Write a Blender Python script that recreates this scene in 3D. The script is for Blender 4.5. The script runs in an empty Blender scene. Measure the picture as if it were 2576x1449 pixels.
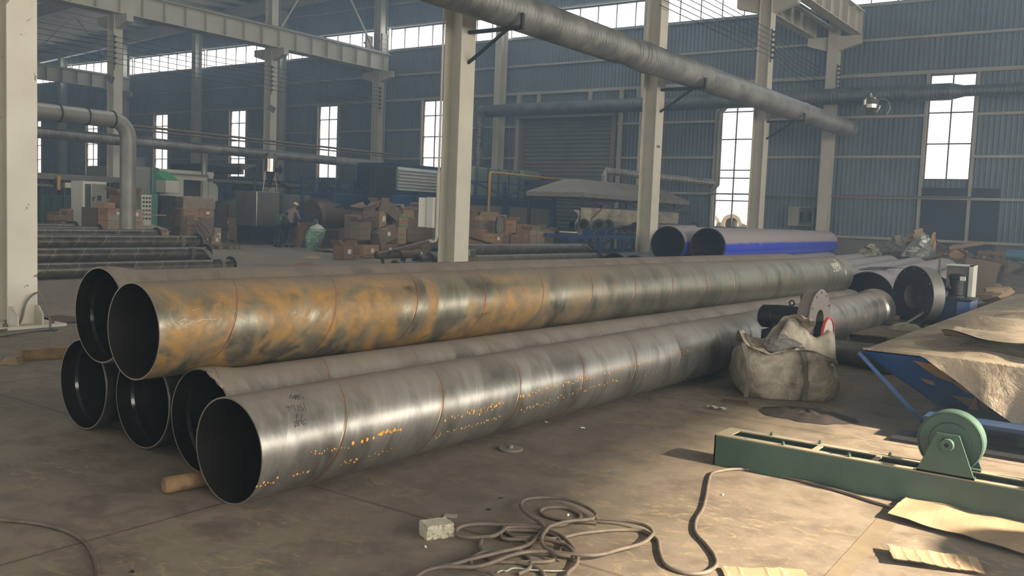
import bpy, math, random
from mathutils import Vector, Matrix, noise
R = math.radians
sc = bpy.context.scene
C = sc.collection
random.seed(7)
# ---------------------------------------------------------------- camera
FPX, YAW, PITCH, ROLL, CH = 2311.3, 0.61438, -0.079489, 0.039539, 1.6
def _axes():
    cy, sy, cp, sp = math.cos(YAW), math.sin(YAW), math.cos(PITCH), math.sin(PITCH)
    w = Vector((-sy*cp, cy*cp, sp)); r = Vector((cy, sy, 0)); u = r.cross(w)
    return r*math.cos(ROLL)+u*math.sin(ROLL), u*math.cos(ROLL)-r*math.sin(ROLL), w
AR, AU, AW = _axes()
CAM = Vector((0, 0, CH))
cd = bpy.data.cameras.new('camera'); cam = bpy.data.objects.new('camera', cd); C.objects.link(cam)
cd.sensor_width = 36; cd.lens = FPX/2576*36; cd.clip_end = 400; cd.clip_start = .05
M = Matrix((AR, AU, -AW)).transposed().to_4x4(); M.translation = CAM
cam.matrix_world = M
sc.camera = cam
# ---------------------------------------------------------------- exposure, world, sun
sc.view_settings.view_transform = 'Standard'; sc.view_settings.look = 'None'
sc.view_settings.exposure = 0.08; sc.view_settings.gamma = 1; sc.view_settings.use_curve_mapping = False
sc.cycles.max_bounces = 4; sc.cycles.diffuse_bounces = 3; sc.cycles.glossy_bounces = 3; sc.cycles.use_light_tree = False; sc.cycles.adaptive_threshold = .04
sc.cycles.volume_bounces = 0; sc.cycles.transparent_max_bounces = 8
sc.cycles.caustics_reflective = False; sc.cycles.caustics_refractive = False
sc.cycles.sample_clamp_indirect = 4
wd = bpy.data.worlds.new('world'); sc.world = wd; wd.use_nodes = True
bg = wd.node_tree.nodes['Background']; bg.inputs[0].default_value = (0.93, 0.97, 1.0, 1); bg.inputs[1].default_value = 2.2
sd = bpy.data.lights.new('sun', 'SUN'); so = bpy.data.objects.new('sun', sd); C.objects.link(so)
sd.energy = 26; sd.angle = R(2.2); sd.color = (1.0, .86, .68)
so.rotation_euler = Vector((math.cos(R(29.5)), .05, math.sin(R(29.5)))).to_track_quat('Z', 'Y').to_euler()
def area(name, loc, direction, sx, sy, radiance, col):
    l = bpy.data.lights.new(name, 'AREA'); l.shape = 'RECTANGLE'; l.size = sx; l.size_y = sy
    l.energy = radiance*sx*sy*math.pi; l.color = col
    o = bpy.data.objects.new(name, l); C.objects.link(o); o.location = loc
    o.rotation_euler = Vector(direction).to_track_quat('-Z', 'Y').to_euler() if abs(direction[2]) < .9 else (0, 0, 0)
    return o
XE, XW, YN, YS = 14.6, -82.0, 39.0, -18.0      # inside faces of the four walls
DAY = (.80, .90, 1.0)
# daylight pressing in through the wall openings, then two added roof fill lamps
area('daylight_clerestory_north', (-32, YN+.35, 11.2), (0, -1, 0), 100, 1.15, 6.5, DAY)
area('daylight_windows_east', (XE+.3, 8, 5.2), (-1, 0, 0), 44, 4.6, 9.6, (1, .96, .90))
area('daylight_door_south', (-18, YS-.2, 3.2), (0, 1, 0), 50, 5.5, 1.2, (1, .95, .86))
area('daylight_rooflight', (1, 8, 14.2), (0, 0, -1), 4, 44, 1.0, (1, .96, .88))  # unseen fill lamp added below the closed roof
area('daylight_ridge', (-24, 10, 15.2), (0, 0, -1), 5, 50, 3.0, (.92, .97, 1))  # second added fill lamp, brightens the far part of the hall
# ---------------------------------------------------------------- helpers
def ray(px, py): return AR*((px-1288)/FPX) - AU*((py-724.5)/FPX) + AW
def fl(px, py, z=0.0): d = ray(px, py); return CAM + d*((z-CH)/d.z)
def ony(px, py, y): d = ray(px, py); return CAM + d*(y/d.y)
def onx(px, py, x): d = ray(px, py); return CAM + d*(x/d.x)
def at(px, py, base):
    """height of pixel above the floor point `base`, on its vertical"""
    d = ray(px, py); s = (base.x*d.x+base.y*d.y)/(d.x*d.x+d.y*d.y); return CH+d.z*s
class MB:
    def __init__(s): s.v = []; s.f = []; s.m = []; s.sm = []
    def add(s, vs, fs, mi=0, smooth=False, mat=None):
        b = len(s.v)
        s.v += [tuple(mat @ Vector(q)) if mat else tuple(q) for q in vs]
        for f in fs: s.f.append(tuple(i+b for i in f)); s.m.append(mi); s.sm.append(smooth)
        return s
    def box(s, c, d, mi=0, rot=None, mat=None, taper=1.0):
        x, y, z = d[0]/2, d[1]/2, d[2]/2; t = taper
        vs = [(-x,-y,-z),(x,-y,-z),(x,y,-z),(-x,y,-z),(-x*t,-y*t,z),(x*t,-y*t,z),(x*t,y*t,z),(-x*t,y*t,z)]
        m = Matrix.Translation(Vector(c))
        if rot: m = m @ (Matrix.Rotation(rot[2],4,'Z') @ Matrix.Rotation(rot[1],4,'Y') @ Matrix.Rotation(rot[0],4,'X'))
        if mat: m = mat @ m
        return s.add(vs, [(0,3,2,1),(4,5,6,7),(0,1,5,4),(1,2,6,5),(2,3,7,6),(3,0,4,7)], mi, False, m)
    def bb(s, x0, x1, y0, y1, z0, z1, mi=0):
        return s.box(((x0+x1)/2,(y0+y1)/2,(z0+z1)/2), (abs(x1-x0),abs(y1-y0),abs(z1-z0)), mi)
    def bar(s, a, b, w, h, mi=0):
        a, b = Vector(a), Vector(b); d = b-a; L = d.length
        if L < 1e-6: return s
        q = d.to_track_quat('X', 'Z').to_matrix().to_4x4(); q.translation = (a+b)/2
        return s.box((0,0,0), (L, w, h), mi, mat=q)
    def tube(s, pts, r, n=10, mi=0, caps=True, closed=False, rs=None):
        pts = [Vector(p) for p in pts]; rings = []; up = None; N = len(pts)
        for i, p in enumerate(pts):
            if closed: t = pts[(i+1) % N]-pts[i-1]
            else: t = (pts[min(i+1, N-1)]-pts[max(i-1, 0)])
            t.normalize()
            if up is None: up = t.orthogonal().normalized()
            up = (up - t*up.dot(t)); up = up.normalized() if up.length > 1e-6 else t.orthogonal().normalized()
            sd_ = t.cross(up); rr = rs[i] if rs else r
            rings.append([p+(up*math.cos(k*2*math.pi/n)+sd_*math.sin(k*2*math.pi/n))*rr for k in range(n)])
        vs = [q for g in rings for q in g]; fs = []
        for i in range(N if closed else N-1):
            j = (i+1) % N
            for k in range(n): fs.append((i*n+k, i*n+(k+1)%n, j*n+(k+1)%n, j*n+k))
        s.add(vs, fs, mi, True)
        if caps and not closed: s.add(rings[0], [tuple(range(n))[::-1]], mi); s.add(rings[-1], [tuple(range(n))], mi)
        return s
    def lathe(s, prof, a, b, n=48, mi=0, mis=None):
        """prof: (distance along a->b in metres, radius); surface of revolution about a->b"""
        a, b = Vector(a), Vector(b); q = (b-a).to_track_quat('X', 'Z').to_matrix().to_4x4(); q.translation = a
        vs = [(x, r*math.cos(k*2*math.pi/n), r*math.sin(k*2*math.pi/n)) for x, r in prof for k in range(n)]
        for i in range(len(prof)-1):
            m_ = mis[i] if mis else mi
            s.add(vs[i*n:(i+2)*n], [(k, n+k, n+(k+1)%n, (k+1)%n) for k in range(n)], m_, True, q)
        return s
    def cyl(s, a, b, r, n=20, mi=0):
        L = (Vector(b)-Vector(a)).length
        s.lathe([(0, r), (L, r)], a, b, n, mi)
        a, b = Vector(a), Vector(b); q = (b-a).to_track_quat('X', 'Z').to_matrix().to_4x4(); q.translation = a
        for x, rv in ((0, 1), (L, 0)):
            ring = [(x, r*math.cos(k*2*math.pi/n), r*math.sin(k*2*math.pi/n)) for k in range(n)]
            s.add(ring, [tuple(range(n))[::-1] if rv else tuple(range(n))], mi, False, q)
        return s
    def prism(s, poly, ext, mi=0):
        """closed polygon (3D points) extruded by the vector ext"""
        n = len(poly); e = Vector(ext); p = [Vector(q) for q in poly]
        s.add(p+[q+e for q in p], [tuple(range(n))[::-1], tuple(range(n, 2*n))]+[(i, (i+1)%n, n+(i+1)%n, n+i) for i in range(n)], mi)
        return s
    def grid(s, fn, nu, nv, mi=0, smooth=True, thick=0.0):
        vs = [Vector(fn(i/nu, j/nv)) for j in range(nv+1) for i in range(nu+1)]
        fs = [(j*(nu+1)+i, j*(nu+1)+i+1, (j+1)*(nu+1)+i+1, (j+1)*(nu+1)+i) for j in range(nv) for i in range(nu)]
        s.add(vs, fs, mi, smooth)
        if thick:
            s.add([q-Vector((0,0,thick)) for q in vs], [f[::-1] for f in fs], mi, smooth)
        return s
    def build(s, name, mats, parent=None, bevel=0, sub=0, **props):
        me = bpy.data.meshes.new(name); me.from_pydata(s.v, [], s.f)
        if not isinstance(mats, (list, tuple)): mats = [mats]
        for m in mats: me.materials.append(m)
        me.polygons.foreach_set('material_index', s.m); me.polygons.foreach_set('use_smooth', s.sm)
        me.update()
        o = bpy.data.objects.new(name, me); C.objects.link(o)
        if parent is not None: o.parent = parent; o.matrix_parent_inverse = parent.matrix_basis.inverted()
        if bevel:
            b = o.modifiers.new('bevel', 'BEVEL'); b.width = bevel; b.segments = 2; b.limit_method = 'ANGLE'
        if sub:
            b = o.modifiers.new('sub', 'SUBSURF'); b.levels = sub; b.render_levels = sub
        for k, v in props.items(): o[k] = v
        return o
def thing(name, label, cat, loc=(0,0,0), rz=0, group=None):
    o = bpy.data.objects.new(name, None); C.objects.link(o); o.location = loc; o.rotation_euler = (0,0,rz)
    o.empty_display_size = .1
    o['label'] = label; o['category'] = cat
    if group: o['group'] = group
    o.matrix_basis  # parts are given in world coordinates and parented keeping them
    return o
def loc_part(mb, name, mats, parent, **k):
    """part whose mesh is in its parent's own coordinates"""
    o = mb.build(name, mats, None, **k); o.parent = parent; return o
def tag(o, label, cat, group=None):
    o['label'] = label; o['category'] = cat
    if group: o['group'] = group
    return o
def st(o): o['kind'] = 'structure'; return o
# ---------------------------------------------------------------- materials
def s2l(c):
    return tuple(((v/255)/12.92 if v/255 <= .04045 else ((v/255+.055)/1.055)**2.4) for v in c)+(1,)
class NT:
    def __init__(s, name):
        s.m = bpy.data.materials.new(name); s.m.use_nodes = True; s.t = s.m.node_tree
        s.b = s.t.nodes['Principled BSDF']
    def n(s, ty, **k):
        o = s.t.nodes.new(ty)
        for a, v in k.items():
            if a.startswith('i_'): o.inputs[a[2:].replace('_', ' ')].default_value = v
            else: setattr(o, a, v)
        return o
    def l(s, a, b): s.t.links.new(a, b)
    def coord(s, scale=(1,1,1), obj=True):
        tc = s.n('ShaderNodeTexCoord'); mp = s.n('ShaderNodeMapping'); mp.inputs['Scale'].default_value = scale
        s.l(tc.outputs['Object' if obj else 'Generated'], mp.inputs[0]); return mp.outputs[0]
    def noise(s, co, scale, detail=5, rough=.6, dist=0):
        o = s.n('ShaderNodeTexNoise'); o.inputs['Scale'].default_value = scale; o.inputs['Detail'].default_value = detail
        o.inputs['Roughness'].default_value = rough; o.inputs['Distortion'].default_value = dist; s.l(co, o.inputs['Vector']); return o.outputs['Fac']
    def ramp(s, fac, stops):
        o = s.n('ShaderNodeValToRGB'); e = o.color_ramp.elements
        while len(e) < len(stops): e.new(.5)
        for i, (p, c) in enumerate(stops): e[i].position = p; e[i].color = c if len(c) == 4 else (*c, 1)
        s.l(fac, o.inputs[0]); return o.outputs[0]
    def mix(s, fac, a, b, mode='MIX'):
        o = s.n('ShaderNodeMix', data_type='RGBA', blend_type=mode)
        for sock, v in ((o.inputs[0], fac), (o.inputs[6], a), (o.inputs[7], b)):
            if isinstance(v, (int, float)): sock.default_value = v
            elif isinstance(v, tuple): sock.default_value = v
            else: s.l(v, sock)
        return o.outputs[2]
    def math(s, op, a, b=0.0, c=None):
        o = s.n('ShaderNodeMath', operation=op)
        for i, v in enumerate((a, b) if c is None else (a, b, c)):
            if isinstance(v, (int, float)): o.inputs[i].default_value = v
            else: s.l(v, o.inputs[i])
        return o.outputs[0]
    def bump(s, h, strength=.3, dist=.01):
        o = s.n('ShaderNodeBump'); o.inputs['Strength'].default_value = strength; o.inputs['Distance'].default_value = dist
        s.l(h, o.inputs['Height']); s.l(o.outputs[0], s.b.inputs['Normal'])
    def set(s, col=None, rough=None, metal=None, spec=None):
        for v, k in ((col,'Base Color'),(rough,'Roughness'),(metal,'Metallic'),(spec,'Specular IOR Level')):
            if v is None: continue
            if isinstance(v, (int, float, tuple)): s.b.inputs[k].default_value = v
            else: s.l(v, s.b.inputs[k])
        return s.m
B4 = (0,0,0,1); W4 = (1,1,1,1)
def paint(name, rgb, rough=.55, metal=0.0, var=.25, scale=3.0, dirt=None, bump=0.0):
    """painted or plain surface with blotchy wear"""
    t = NT(name); co = t.coord(); a = s2l(rgb)
    b = dirt and s2l(dirt) or tuple(v*(1-var) for v in a[:3])+(1,)
    n1 = t.noise(co, scale, 6, .65); f = t.ramp(n1, [(.35, B4), (.7, W4)])
    c = t.mix(f, a, b); t.set(c, rough, metal)
    if bump: t.bump(t.noise(co, scale*6, 4, .6), bump, .01)
    return t.m
MT = {}
MT['cream'] = paint('column_paint', (194,190,172), .6, 0, .16, 1.6)
MT['girder'] = paint('girder_paint', (180,177,160), .6, 0, .2, 1.2)
MT['greyst'] = paint('grey_steel', (120,118,108), .5, .3, .3, 2)
MT['sheet'] = paint('wall_sheet', (108,122,130), .5, .2, .3, .35)
MT['roof'] = paint('roof_sheet', (164,158,142), .5, .2, .3, .5)
MT['plinth'] = paint('plinth', (112,110,100), .9, 0, .3, 1.5)
MT['girt'] = paint('girt_paint', (158,158,146), .6, .1, .25, 1)
MT['wframe'] = paint('window_frame', (96,84,84), .5, 0, .2, 4)
MT['duct'] = paint('galvanised_duct', (150,148,136), .42, .75, .3, 2.5)
MT['shut'] = paint('shutter', (128,132,124), .45, .5, .3, .8)
# ================================================================ THE SETTING
# floor: dusty brown concrete with darker tracks, pale scrapings and a few saw joints
t = NT('floor_concrete'); co = t.coord()
n1 = t.noise(co, .35, 7, .62, .4); n2 = t.noise(co, 3.4, 6, .7, .25); n3 = t.noise(co, 9, 6, .7, .5)
c = t.ramp(n1, [(.3, s2l((102,94,82))), (.5, s2l((124,113,98))), (.72, s2l((142,129,111)))])
c = t.mix(t.math('MULTIPLY', t.ramp(n2, [(.36, W4), (.56, B4)]), .75), c, s2l((90,81,70)))
mp = t.coord((1.6, 2.8, 1)); n4 = t.noise(mp, 2.2, 8, .8, 3.0); n5 = t.noise(co, .8, 3, .5)
sc_ = t.math('MULTIPLY', t.ramp(n4, [(.545, B4), (.60, W4)]), t.ramp(n5, [(.42, B4), (.6, W4)]))
c = t.mix(t.math('MULTIPLY', t.ramp(n3, [(.5, B4), (.68, W4)]), .3), c, s2l((146,132,112)))
c = t.mix(t.math('MULTIPLY', sc_, .55), c, s2l((172,152,108)))
br = t.n('ShaderNodeTexBrick'); br.offset = 0; br.inputs['Scale'].default_value = 1; br.inputs['Mortar Size'].default_value = .012
br.inputs['Brick Width'].default_value = 4.0; br.inputs['Row Height'].default_value = 3.6; br.inputs['Mortar Smooth'].default_value = .1
mj = t.coord(); t.l(mj, br.inputs['Vector']); br.inputs['Color1'].default_value = W4; br.inputs['Color2'].default_value = W4; br.inputs['Mortar'].default_value = (.45,.42,.4,1)
c = t.mix(.7, c, br.outputs[0], 'MULTIPLY')
t.set(c, t.ramp(n2, [(.3, (.62,.62,.62)), (.7, (.85,.85,.85))]), 0, .3)
t.bump(t.math('ADD', n3, t.math('MULTIPLY', n2, 1.5)), .25, .012)
MB().bb(XW-1, XE+1, YS-1, YN+30, -.3, 0).build('floor', t.m, kind='structure')
# gable wall: corrugated sheet with openings
WX = [-75.2, -67.0, -58.2, -49.8, -41.4, -33.1, -15.75, -7.1, 1.3]
Z1, ZW, ZT = 1.2, 2.95, 7.68     # plinth, sill, head of the tall windows
CL0, CL1 = 10.6, 11.78           # clerestory band
GX = [-11.5-8.38*k for k in range(-2, 9)]
SH = (-27.1, -21.8, 6.55)        # roller shutter opening
openings = [(x-.83, x+.83, (3.35 if i not in (6,) else 1.4), ZT) for i, x in enumerate(WX)]
openings[7] = (WX[7]-.83, WX[7]+.83, 3.6, ZT)
openings.append((SH[0], SH[1], 0, SH[2]))
DKX = (-7.9, -5.2)               # dark open doorway under window 6
mb = MB(); pitch = .19; xs = XW
prof = ((0, 0), (.3, 0), (.42, 1), (.88, 1))
cols = []
while xs < XE+.2:
    for u, d in prof: cols.append((xs+u*pitch, YN-.05*d))
    xs += pitch
for (xa, ya), (xb, yb) in zip(cols, cols[1:]):
    xm = (xa+xb)/2; cuts = [(CL0, CL1)]
    for o_ in openings:
        if o_[0] < xm < o_[1]: cuts.append((o_[2], o_[3]))
    cuts.sort(); z = Z1
    for c0, c1 in cuts+[(17, 17)]:
        if c0 > z: mb.add([(xa,ya,z),(xb,yb,z),(xb,yb,c0),(xa,ya,c0)], [(0,1,2,3)])
        z = max(z, c1)
mb.build('wall_north', MT['sheet'], kind='structure')
mb = MB()
for x0, x1 in ((XW, SH[0]), (SH[1], XE)): mb.bb(x0, x1, YN-.05, YN+.2, 0, Z1)
mb.build('baseboard_north', MT['plinth'], kind='structure')
mb = MB()                        # girts and door framing on the gable
for z in (Z1+.04, 2.89, 4.5, 6.1, 7.76, 9.15, CL0-.06, CL1+.08, 13.1):
    seg = [(XW, XE)]
    for x0, x1, z0, z1 in openings:
        if z0 < z < z1: seg = [q for a, b in seg for q in (((a, x0-.08), (x1+.08, b)) if a < x0 < b else ((a, b),))]
    h = .10 if z not in (7.76,) else .14
    for a, b in seg: mb.bb(a, b, YN-.2, YN-.05, z-h/2, z+h/2)
for x0, x1, z0, z1 in openings[:-1]:
    for x in (x0-.06, x1+.06): mb.bb(x-.06, x+.06, YN-.17, YN-.04, Z1, 7.76)
for x in (SH[0]-.3, SH[1]+.35): mb.bb(x-.12, x+.12, YN-.25, YN-.05, 0, 7.7)
for x in (-26.2, -23.2, -20.6): mb.bb(x-.1, x+.1, YN-.2, YN-.05, 6.7, 7.7)
mb.build('trim_1', MT['girt'], kind='structure')
mb = MB()                        # gable wind columns
for i, x in enumerate(GX):
    m_ = MB()
    y0 = 38.05
    m_.bb(x-.2, x+.2, y0, y0+.02, 0, 15.6).bb(x-.2, x+.2, y0+.5, y0+.52, 0, 15.6).bb(x-.01, x+.01, y0, y0+.5, 0, 15.6)
    o = m_.build('trim_%d' % (i+2), MT['girder'], kind='structure')
t = NT('window_glass'); t.t.nodes.remove(t.b); out = t.t.nodes['Material Output']
tr = t.n('ShaderNodeBsdfTransparent'); tr.inputs[0].default_value = (.96,.97,.98,1); gl = t.n('ShaderNodeBsdfGlossy'); gl.inputs['Roughness'].default_value = .05
ms = t.n('ShaderNodeMixShader'); ms.inputs[0].default_value = .04; t.l(tr.outputs[0], ms.inputs[1]); t.l(gl.outputs[0], ms.inputs[2]); t.l(ms.outputs[0], out.inputs[0])
MT['glass'] = t.m
for i, (x0, x1, z0, z1) in enumerate(openings[:-1]):
    m_ = MB(); w = .05
    m_.bb(x0, x1, YN-.05, YN+.05, z1-w, z1).bb(x0, x1, YN-.05, YN+.05, z0, z0+w).bb(x0, x0+w, YN-.05, YN+.05, z0, z1).bb(x1-w, x1, YN-.05, YN+.05, z0, z1)
    m_.bb((x0+x1)/2-.025, (x0+x1)/2+.025, YN-.03, YN+.03, z0, z1)
    zz = [4.55, 5.7, 6.85] if i != 6 else [2.6, 3.6, 3.95, 5.3, 6.5]
    if i == 7: zz = [5.0, 6.2, 7.2]
    for z in zz: m_.bb(x0, x1, YN-.03, YN+.03, z-.025, z+.025)
    o = m_.build('window_%d' % (i+1), MT['wframe'], kind='structure')
    MB().bb(x0, x1, YN, YN+.008, z0, z1).build('pane', MT['glass'], o)
# clerestory, one window per bay
gx = sorted(GX)
for i in range(len(gx)-1):
    x0, x1 = gx[i]+.12, gx[i+1]-.12; m_ = MB()
    for z in (CL0+.02, CL1-.02): m_.bb(x0, x1, YN-.04, YN+.04, z-.03, z+.03)
    n = 8
    for k in range(n+1): x = x0+(x1-x0)*k/n; m_.bb(x-.022, x+.022, YN-.03, YN+.03, CL0, CL1)
    o = m_.build('window_%d' % (10+i), MT['wframe'], kind='structure')
    MB().bb(x0, x1, YN, YN+.008, CL0, CL1).build('pane', MT['glass'], o)
# roller shutter
m_ = MB(); z = 0
pts = []
while z < SH[2]:
    pts += [(YN-.02, z), (YN-.10, z+.045), (YN-.10, z+.115), (YN-.02, z+.16)]; z += .2
for (ya, za), (yb, zb) in zip(pts, pts[1:]): m_.add([(SH[0],ya,za),(SH[1],ya,za),(SH[1],yb,zb),(SH[0],yb,zb)], [(0,1,2,3)])
dr = m_.build('door_1', MT['shut'], kind='structure')
m_ = MB().bb(SH[0]-.15, SH[0]+.1, YN-.3, YN-.02, 0, SH[2]).bb(SH[1]-.1, SH[1]+.15, YN-.3, YN-.02, 0, SH[2]).bb(SH[0]-.2, SH[1]+.2, YN-.55, YN-.02, SH[2]-.1, SH[2]+.55)
m_.build('door_guide', MT['greyst'], dr)
# dark doorway below window 7 (flat panel, the opening's shade put into its colour)
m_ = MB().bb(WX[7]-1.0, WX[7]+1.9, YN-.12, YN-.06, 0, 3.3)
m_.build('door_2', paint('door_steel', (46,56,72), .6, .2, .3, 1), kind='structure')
# other walls
def slab_wall(name, fn): fn(MB()).build(name, MT['sheet'], kind='structure')
mb = MB(); mb.bb(XW-.2, XW, YS, YN, 0, 16); mb.build('wall_west', MT['sheet'], kind='structure')
mb = MB()
mb.bb(XW, XE, YS-.1, YS, 6.2, 17).bb(XW, -43, YS-.1, YS, 0, 6.2).bb(7, XE, YS-.1, YS, 0, 6.2).bb(-43, 7, YS-.1, YS, 0, .45)
for k in range(9): x = -43+k*6.25; mb.bb(x-.3, x+.3, YS-.1, YS, .4, 6.2)
mb.build('wall_south', MT['sheet'], kind='structure')
# unseen east wall: window band low, high openings shaped to form the sun patch
EA = [(2.9, 7.5)]; EH = (7.6, 9.5)
mb = MB()
mb.bb(XE, XE+.1, YS, YN, 0, 2.9).bb(XE, XE+.1, YS, YN, 7.5, EH[0]).bb(XE, XE+.1, YS, -1, EH[1], 17).bb(XE, XE+.1, 14, YN, EH[1], 17).prism([(XE,-1,8.5),(XE,3.7,9.25),(XE,6.6,9.65),(XE,6.6,17),(XE,-1,17)], (.1,0,0)).prism([(XE,6.6,9.65),(XE,8.0,9.6),(XE,14,9.6),(XE,14,17),(XE,6.6,17)], (.1,0,0))
mb.bb(XE, XE+.1, YS, -14, 2.9, 7.5).bb(XE, XE+.1, 30, YN, 2.9, 7.5)
mb.bb(XE, XE+.1, YS, -1, EH[0], EH[1]).bb(XE, XE+.1, 14, 14.01, EH[0], 10.8).bb(XE, XE+.1, 14, 18, EH[0], EH[1])
mb.build('wall_east', MT['sheet'], kind='structure')
# roof
XR = -23.0
def zr(x): return 15.6 - .05*abs(x-XR)
mb = MB()
for x0, x1 in ((XW, XR), (XR, XE)):
    x = x0
    while x < x1:
        xb = min(x+1.5, x1)
        mb.add([(x,YS,zr(x)),(xb,YS,zr(xb)),(xb,YN,zr(xb)),(x,YN,zr(x))], [(0,3,2,1)]); x = xb
mb.build('ceiling', MT['roof'], kind='structure')
mb = MB(); x = XW+.5
while x < XE:
    mb.bb(x-.04, x+.04, YS, YN-.3, zr(x)-.24, zr(x)-.03); x += 1.5
mb.build('trim_20', MT['girder'], kind='structure')
for k_, (x_, y_, w_, l_) in enumerate(((1, 8, 4, 44), (-24, 10, 5, 50))):   # glass panels added under the closed roof to go with the fill lamps
    z_ = zr(x_)-.32; o = MB().bb(x_-w_/2-.06, x_-w_/2, y_-l_/2, y_+l_/2, z_, z_+.2).bb(x_+w_/2, x_+w_/2+.06, y_-l_/2, y_+l_/2, z_, z_+.2).build('window_%d' % (31+k_), MT['wframe'], kind='structure')
    MB().bb(x_-w_/2, x_+w_/2, y_-l_/2, y_+l_/2, z_+.1, z_+.12).build('pane', MT['glass'], o)
COLY = [5.62, 14.25, 22.6, 30.67, 38.3]
i = 21
for y in [-2.5]+COLY:
    mb = MB()
    for xa, xb in ((XW, XR), (XR, XE)):
        for dz, hh, ww in ((-.26, .03, .3), (-1.0, .03, .3), (-.63, .74, .02)):
            mb.bar((xa,y,zr(xa)+dz), (xb,y,zr(xb)+dz), ww, hh)
    mb.build('trim_%d' % i, MT['girder'], kind='structure'); i += 1
# ground outside the gable
# haze: dusty air filling the hall
t = NT('hall_haze'); t.t.nodes.remove(t.b); out = t.t.nodes['Material Output']
vs_ = t.n('ShaderNodeVolumeScatter'); vs_.inputs['Color'].default_value = (.60,.80,1,1); vs_.inputs['Density'].default_value = .0075; vs_.inputs['Anisotropy'].default_value = .35
t.l(vs_.outputs[0], out.inputs['Volume'])
hz = MB().bb(XW+.1, XE-.1, YS+.2, YN-.6, .01, 13.0).build('haze', t.m); hz['kind'] = 'stuff'; hz['label'] = 'dusty blue-grey air filling the whole hall'; hz['category'] = 'haze'
# ================================================================ FOREGROUND PIPES
def steel_mat(name, base, rust, seam_pitch=1.05, rust_amt=.3, rough=.38, rusty_len=None, spots=None, seam=(132,98,66), metal=.75, ang0=0.0):
    """mill-scale steel, helical weld seam every seam_pitch metres, blotchy rust; object X runs along the pipe"""
    t = NT(name); tc = t.n('ShaderNodeTexCoord'); sx = t.n('ShaderNodeSeparateXYZ'); t.l(tc.outputs['Object'], sx.inputs[0])
    X, Y, Z = sx.outputs
    ang = t.math('ARCTAN2', Z, t.math('MULTIPLY', Y, -1.0))   # the cut lies on the far side
    h = t.math('ADD', t.math('DIVIDE', X, seam_pitch), t.math('MULTIPLY', ang, -1/(2*math.pi)))
    h = t.math('ADD', h, ang0+.5)
    fr = t.math('FRACT', h); d = t.math('ABSOLUTE', t.math('SUBTRACT', fr, .5))    # 0 at seam
    seamf = t.ramp(d, [(.0, W4), (.005, W4), (.011, B4)])
    near = t.ramp(d, [(.0, W4), (.05, B4)])
    cb = t.n('ShaderNodeCombineXYZ'); t.l(t.math('MULTIPLY', X, 2.2), cb.inputs[0]); t.l(t.math('MULTIPLY', ang, .28), cb.inputs[1]); t.l(t.math('FLOOR', h), cb.inputs[2])
    bands = t.noise(cb.outputs[0], 1.6, 6, .62)          # blotches that follow the coil strip
    co = t.coord((1, 1, 1)); n1 = t.noise(co, 1.9, 9, .7, .9); n2 = t.noise(co, 7, 6, .7, .4); n3 = t.noise(co, 40, 3, .6)
    a = s2l(base); dk = tuple(v*.42 for v in a[:3])+(1,)
    c = t.mix(t.ramp(bands, [(.34, W4), (.52, B4)]), a, dk)
    cr = t.n('ShaderNodeCombineXYZ'); t.l(t.math('MULTIPLY', h, 17.0), cr.inputs[0]); t.l(t.math('MULTIPLY', ang, .5), cr.inputs[1])
    rings = t.noise(cr.outputs[0], 1.0, 5, .7)
    c = t.mix(t.math('MULTIPLY', t.ramp(rings, [(.36, W4), (.58, B4)]), .42), c, tuple(v*.5 for v in a[:3])+(1,))
    c = t.mix(t.math('MULTIPLY', t.ramp(n2, [(.45, B4), (.7, W4)]), .3), c, s2l((146,130,112)))
    rf = t.ramp(n1, [(.62-rust_amt*.25, B4), (.74-rust_amt*.25, W4)])
    if rusty_len:
        rf = t.math('MULTIPLY', rf, t.ramp(t.math('DIVIDE', X, rusty_len), [(.55, W4), (1.0, B4)]))
    else: rf = t.math('MULTIPLY', rf, .25)
    r1 = t.mix(t.ramp(n2, [(.4, B4), (.65, W4)]), s2l(rust), s2l((104,88,62)))
    c = t.mix(rf, c, r1)
    sw = t.math('MULTIPLY', near, t.ramp(n2, [(.45, B4), (.6, W4)]))
    c = t.mix(t.math('MULTIPLY', sw, .6), c, s2l((124,92,64)))
    c = t.mix(t.math('MULTIPLY', seamf, .75), c, s2l(seam))
    if spots:                                           # drips of orange rust in rows along the lower flank
        for (a0, aw, th) in spots:
            v = t.n('ShaderNodeTexVoronoi'); v.inputs['Scale'].default_value = 19; t.l(t.coord((1, 1, 1)), v.inputs['Vector'])
            dots = t.ramp(v.outputs['Distance'], [(.20, W4), (.30, B4)])
            band = t.ramp(t.math('ABSOLUTE', t.math('SUBTRACT', ang, a0)), [(aw*.5, W4), (aw, B4)])
            pick = t.ramp(t.noise(co, 2.3, 3, .6), [(th, B4), (th+.04, W4)])
            c = t.mix(t.math('MULTIPLY', t.math('MULTIPLY', dots, band), pick), c, s2l((206,140,48)))
    rgh = t.ramp(t.math('ADD', t.math('MULTIPLY', rf, .5), t.math('MULTIPLY', rings, .5)), [(0, (rough-.08,)*3), (.9, (rough+.3,)*3)])
    du = t.ramp(t.math('ADD', t.math('DIVIDE', Z, .3), t.math('MULTIPLY', t.math('SUBTRACT', n2, .5), .35)), [(.58, B4), (.98, W4)])
    c = t.mix(t.math('MULTIPLY', du, .8), c, s2l((120,109,96)))
    mt_ = t.math('MULTIPLY', t.math('SUBTRACT', metal, t.math('MULTIPLY', rf, .55)), t.math('SUBTRACT', 1.0, t.math('MULTIPLY', du, .85)))
    rgh = t.math('ADD', rgh, t.math('MULTIPLY', du, .3))
    t.set(c, rgh, mt_)
    t.bump(t.math('ADD', t.math('MULTIPLY', seamf, 1.2), t.math('MULTIPLY', n3, .12)), .5, .004)
    return t.m
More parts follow.
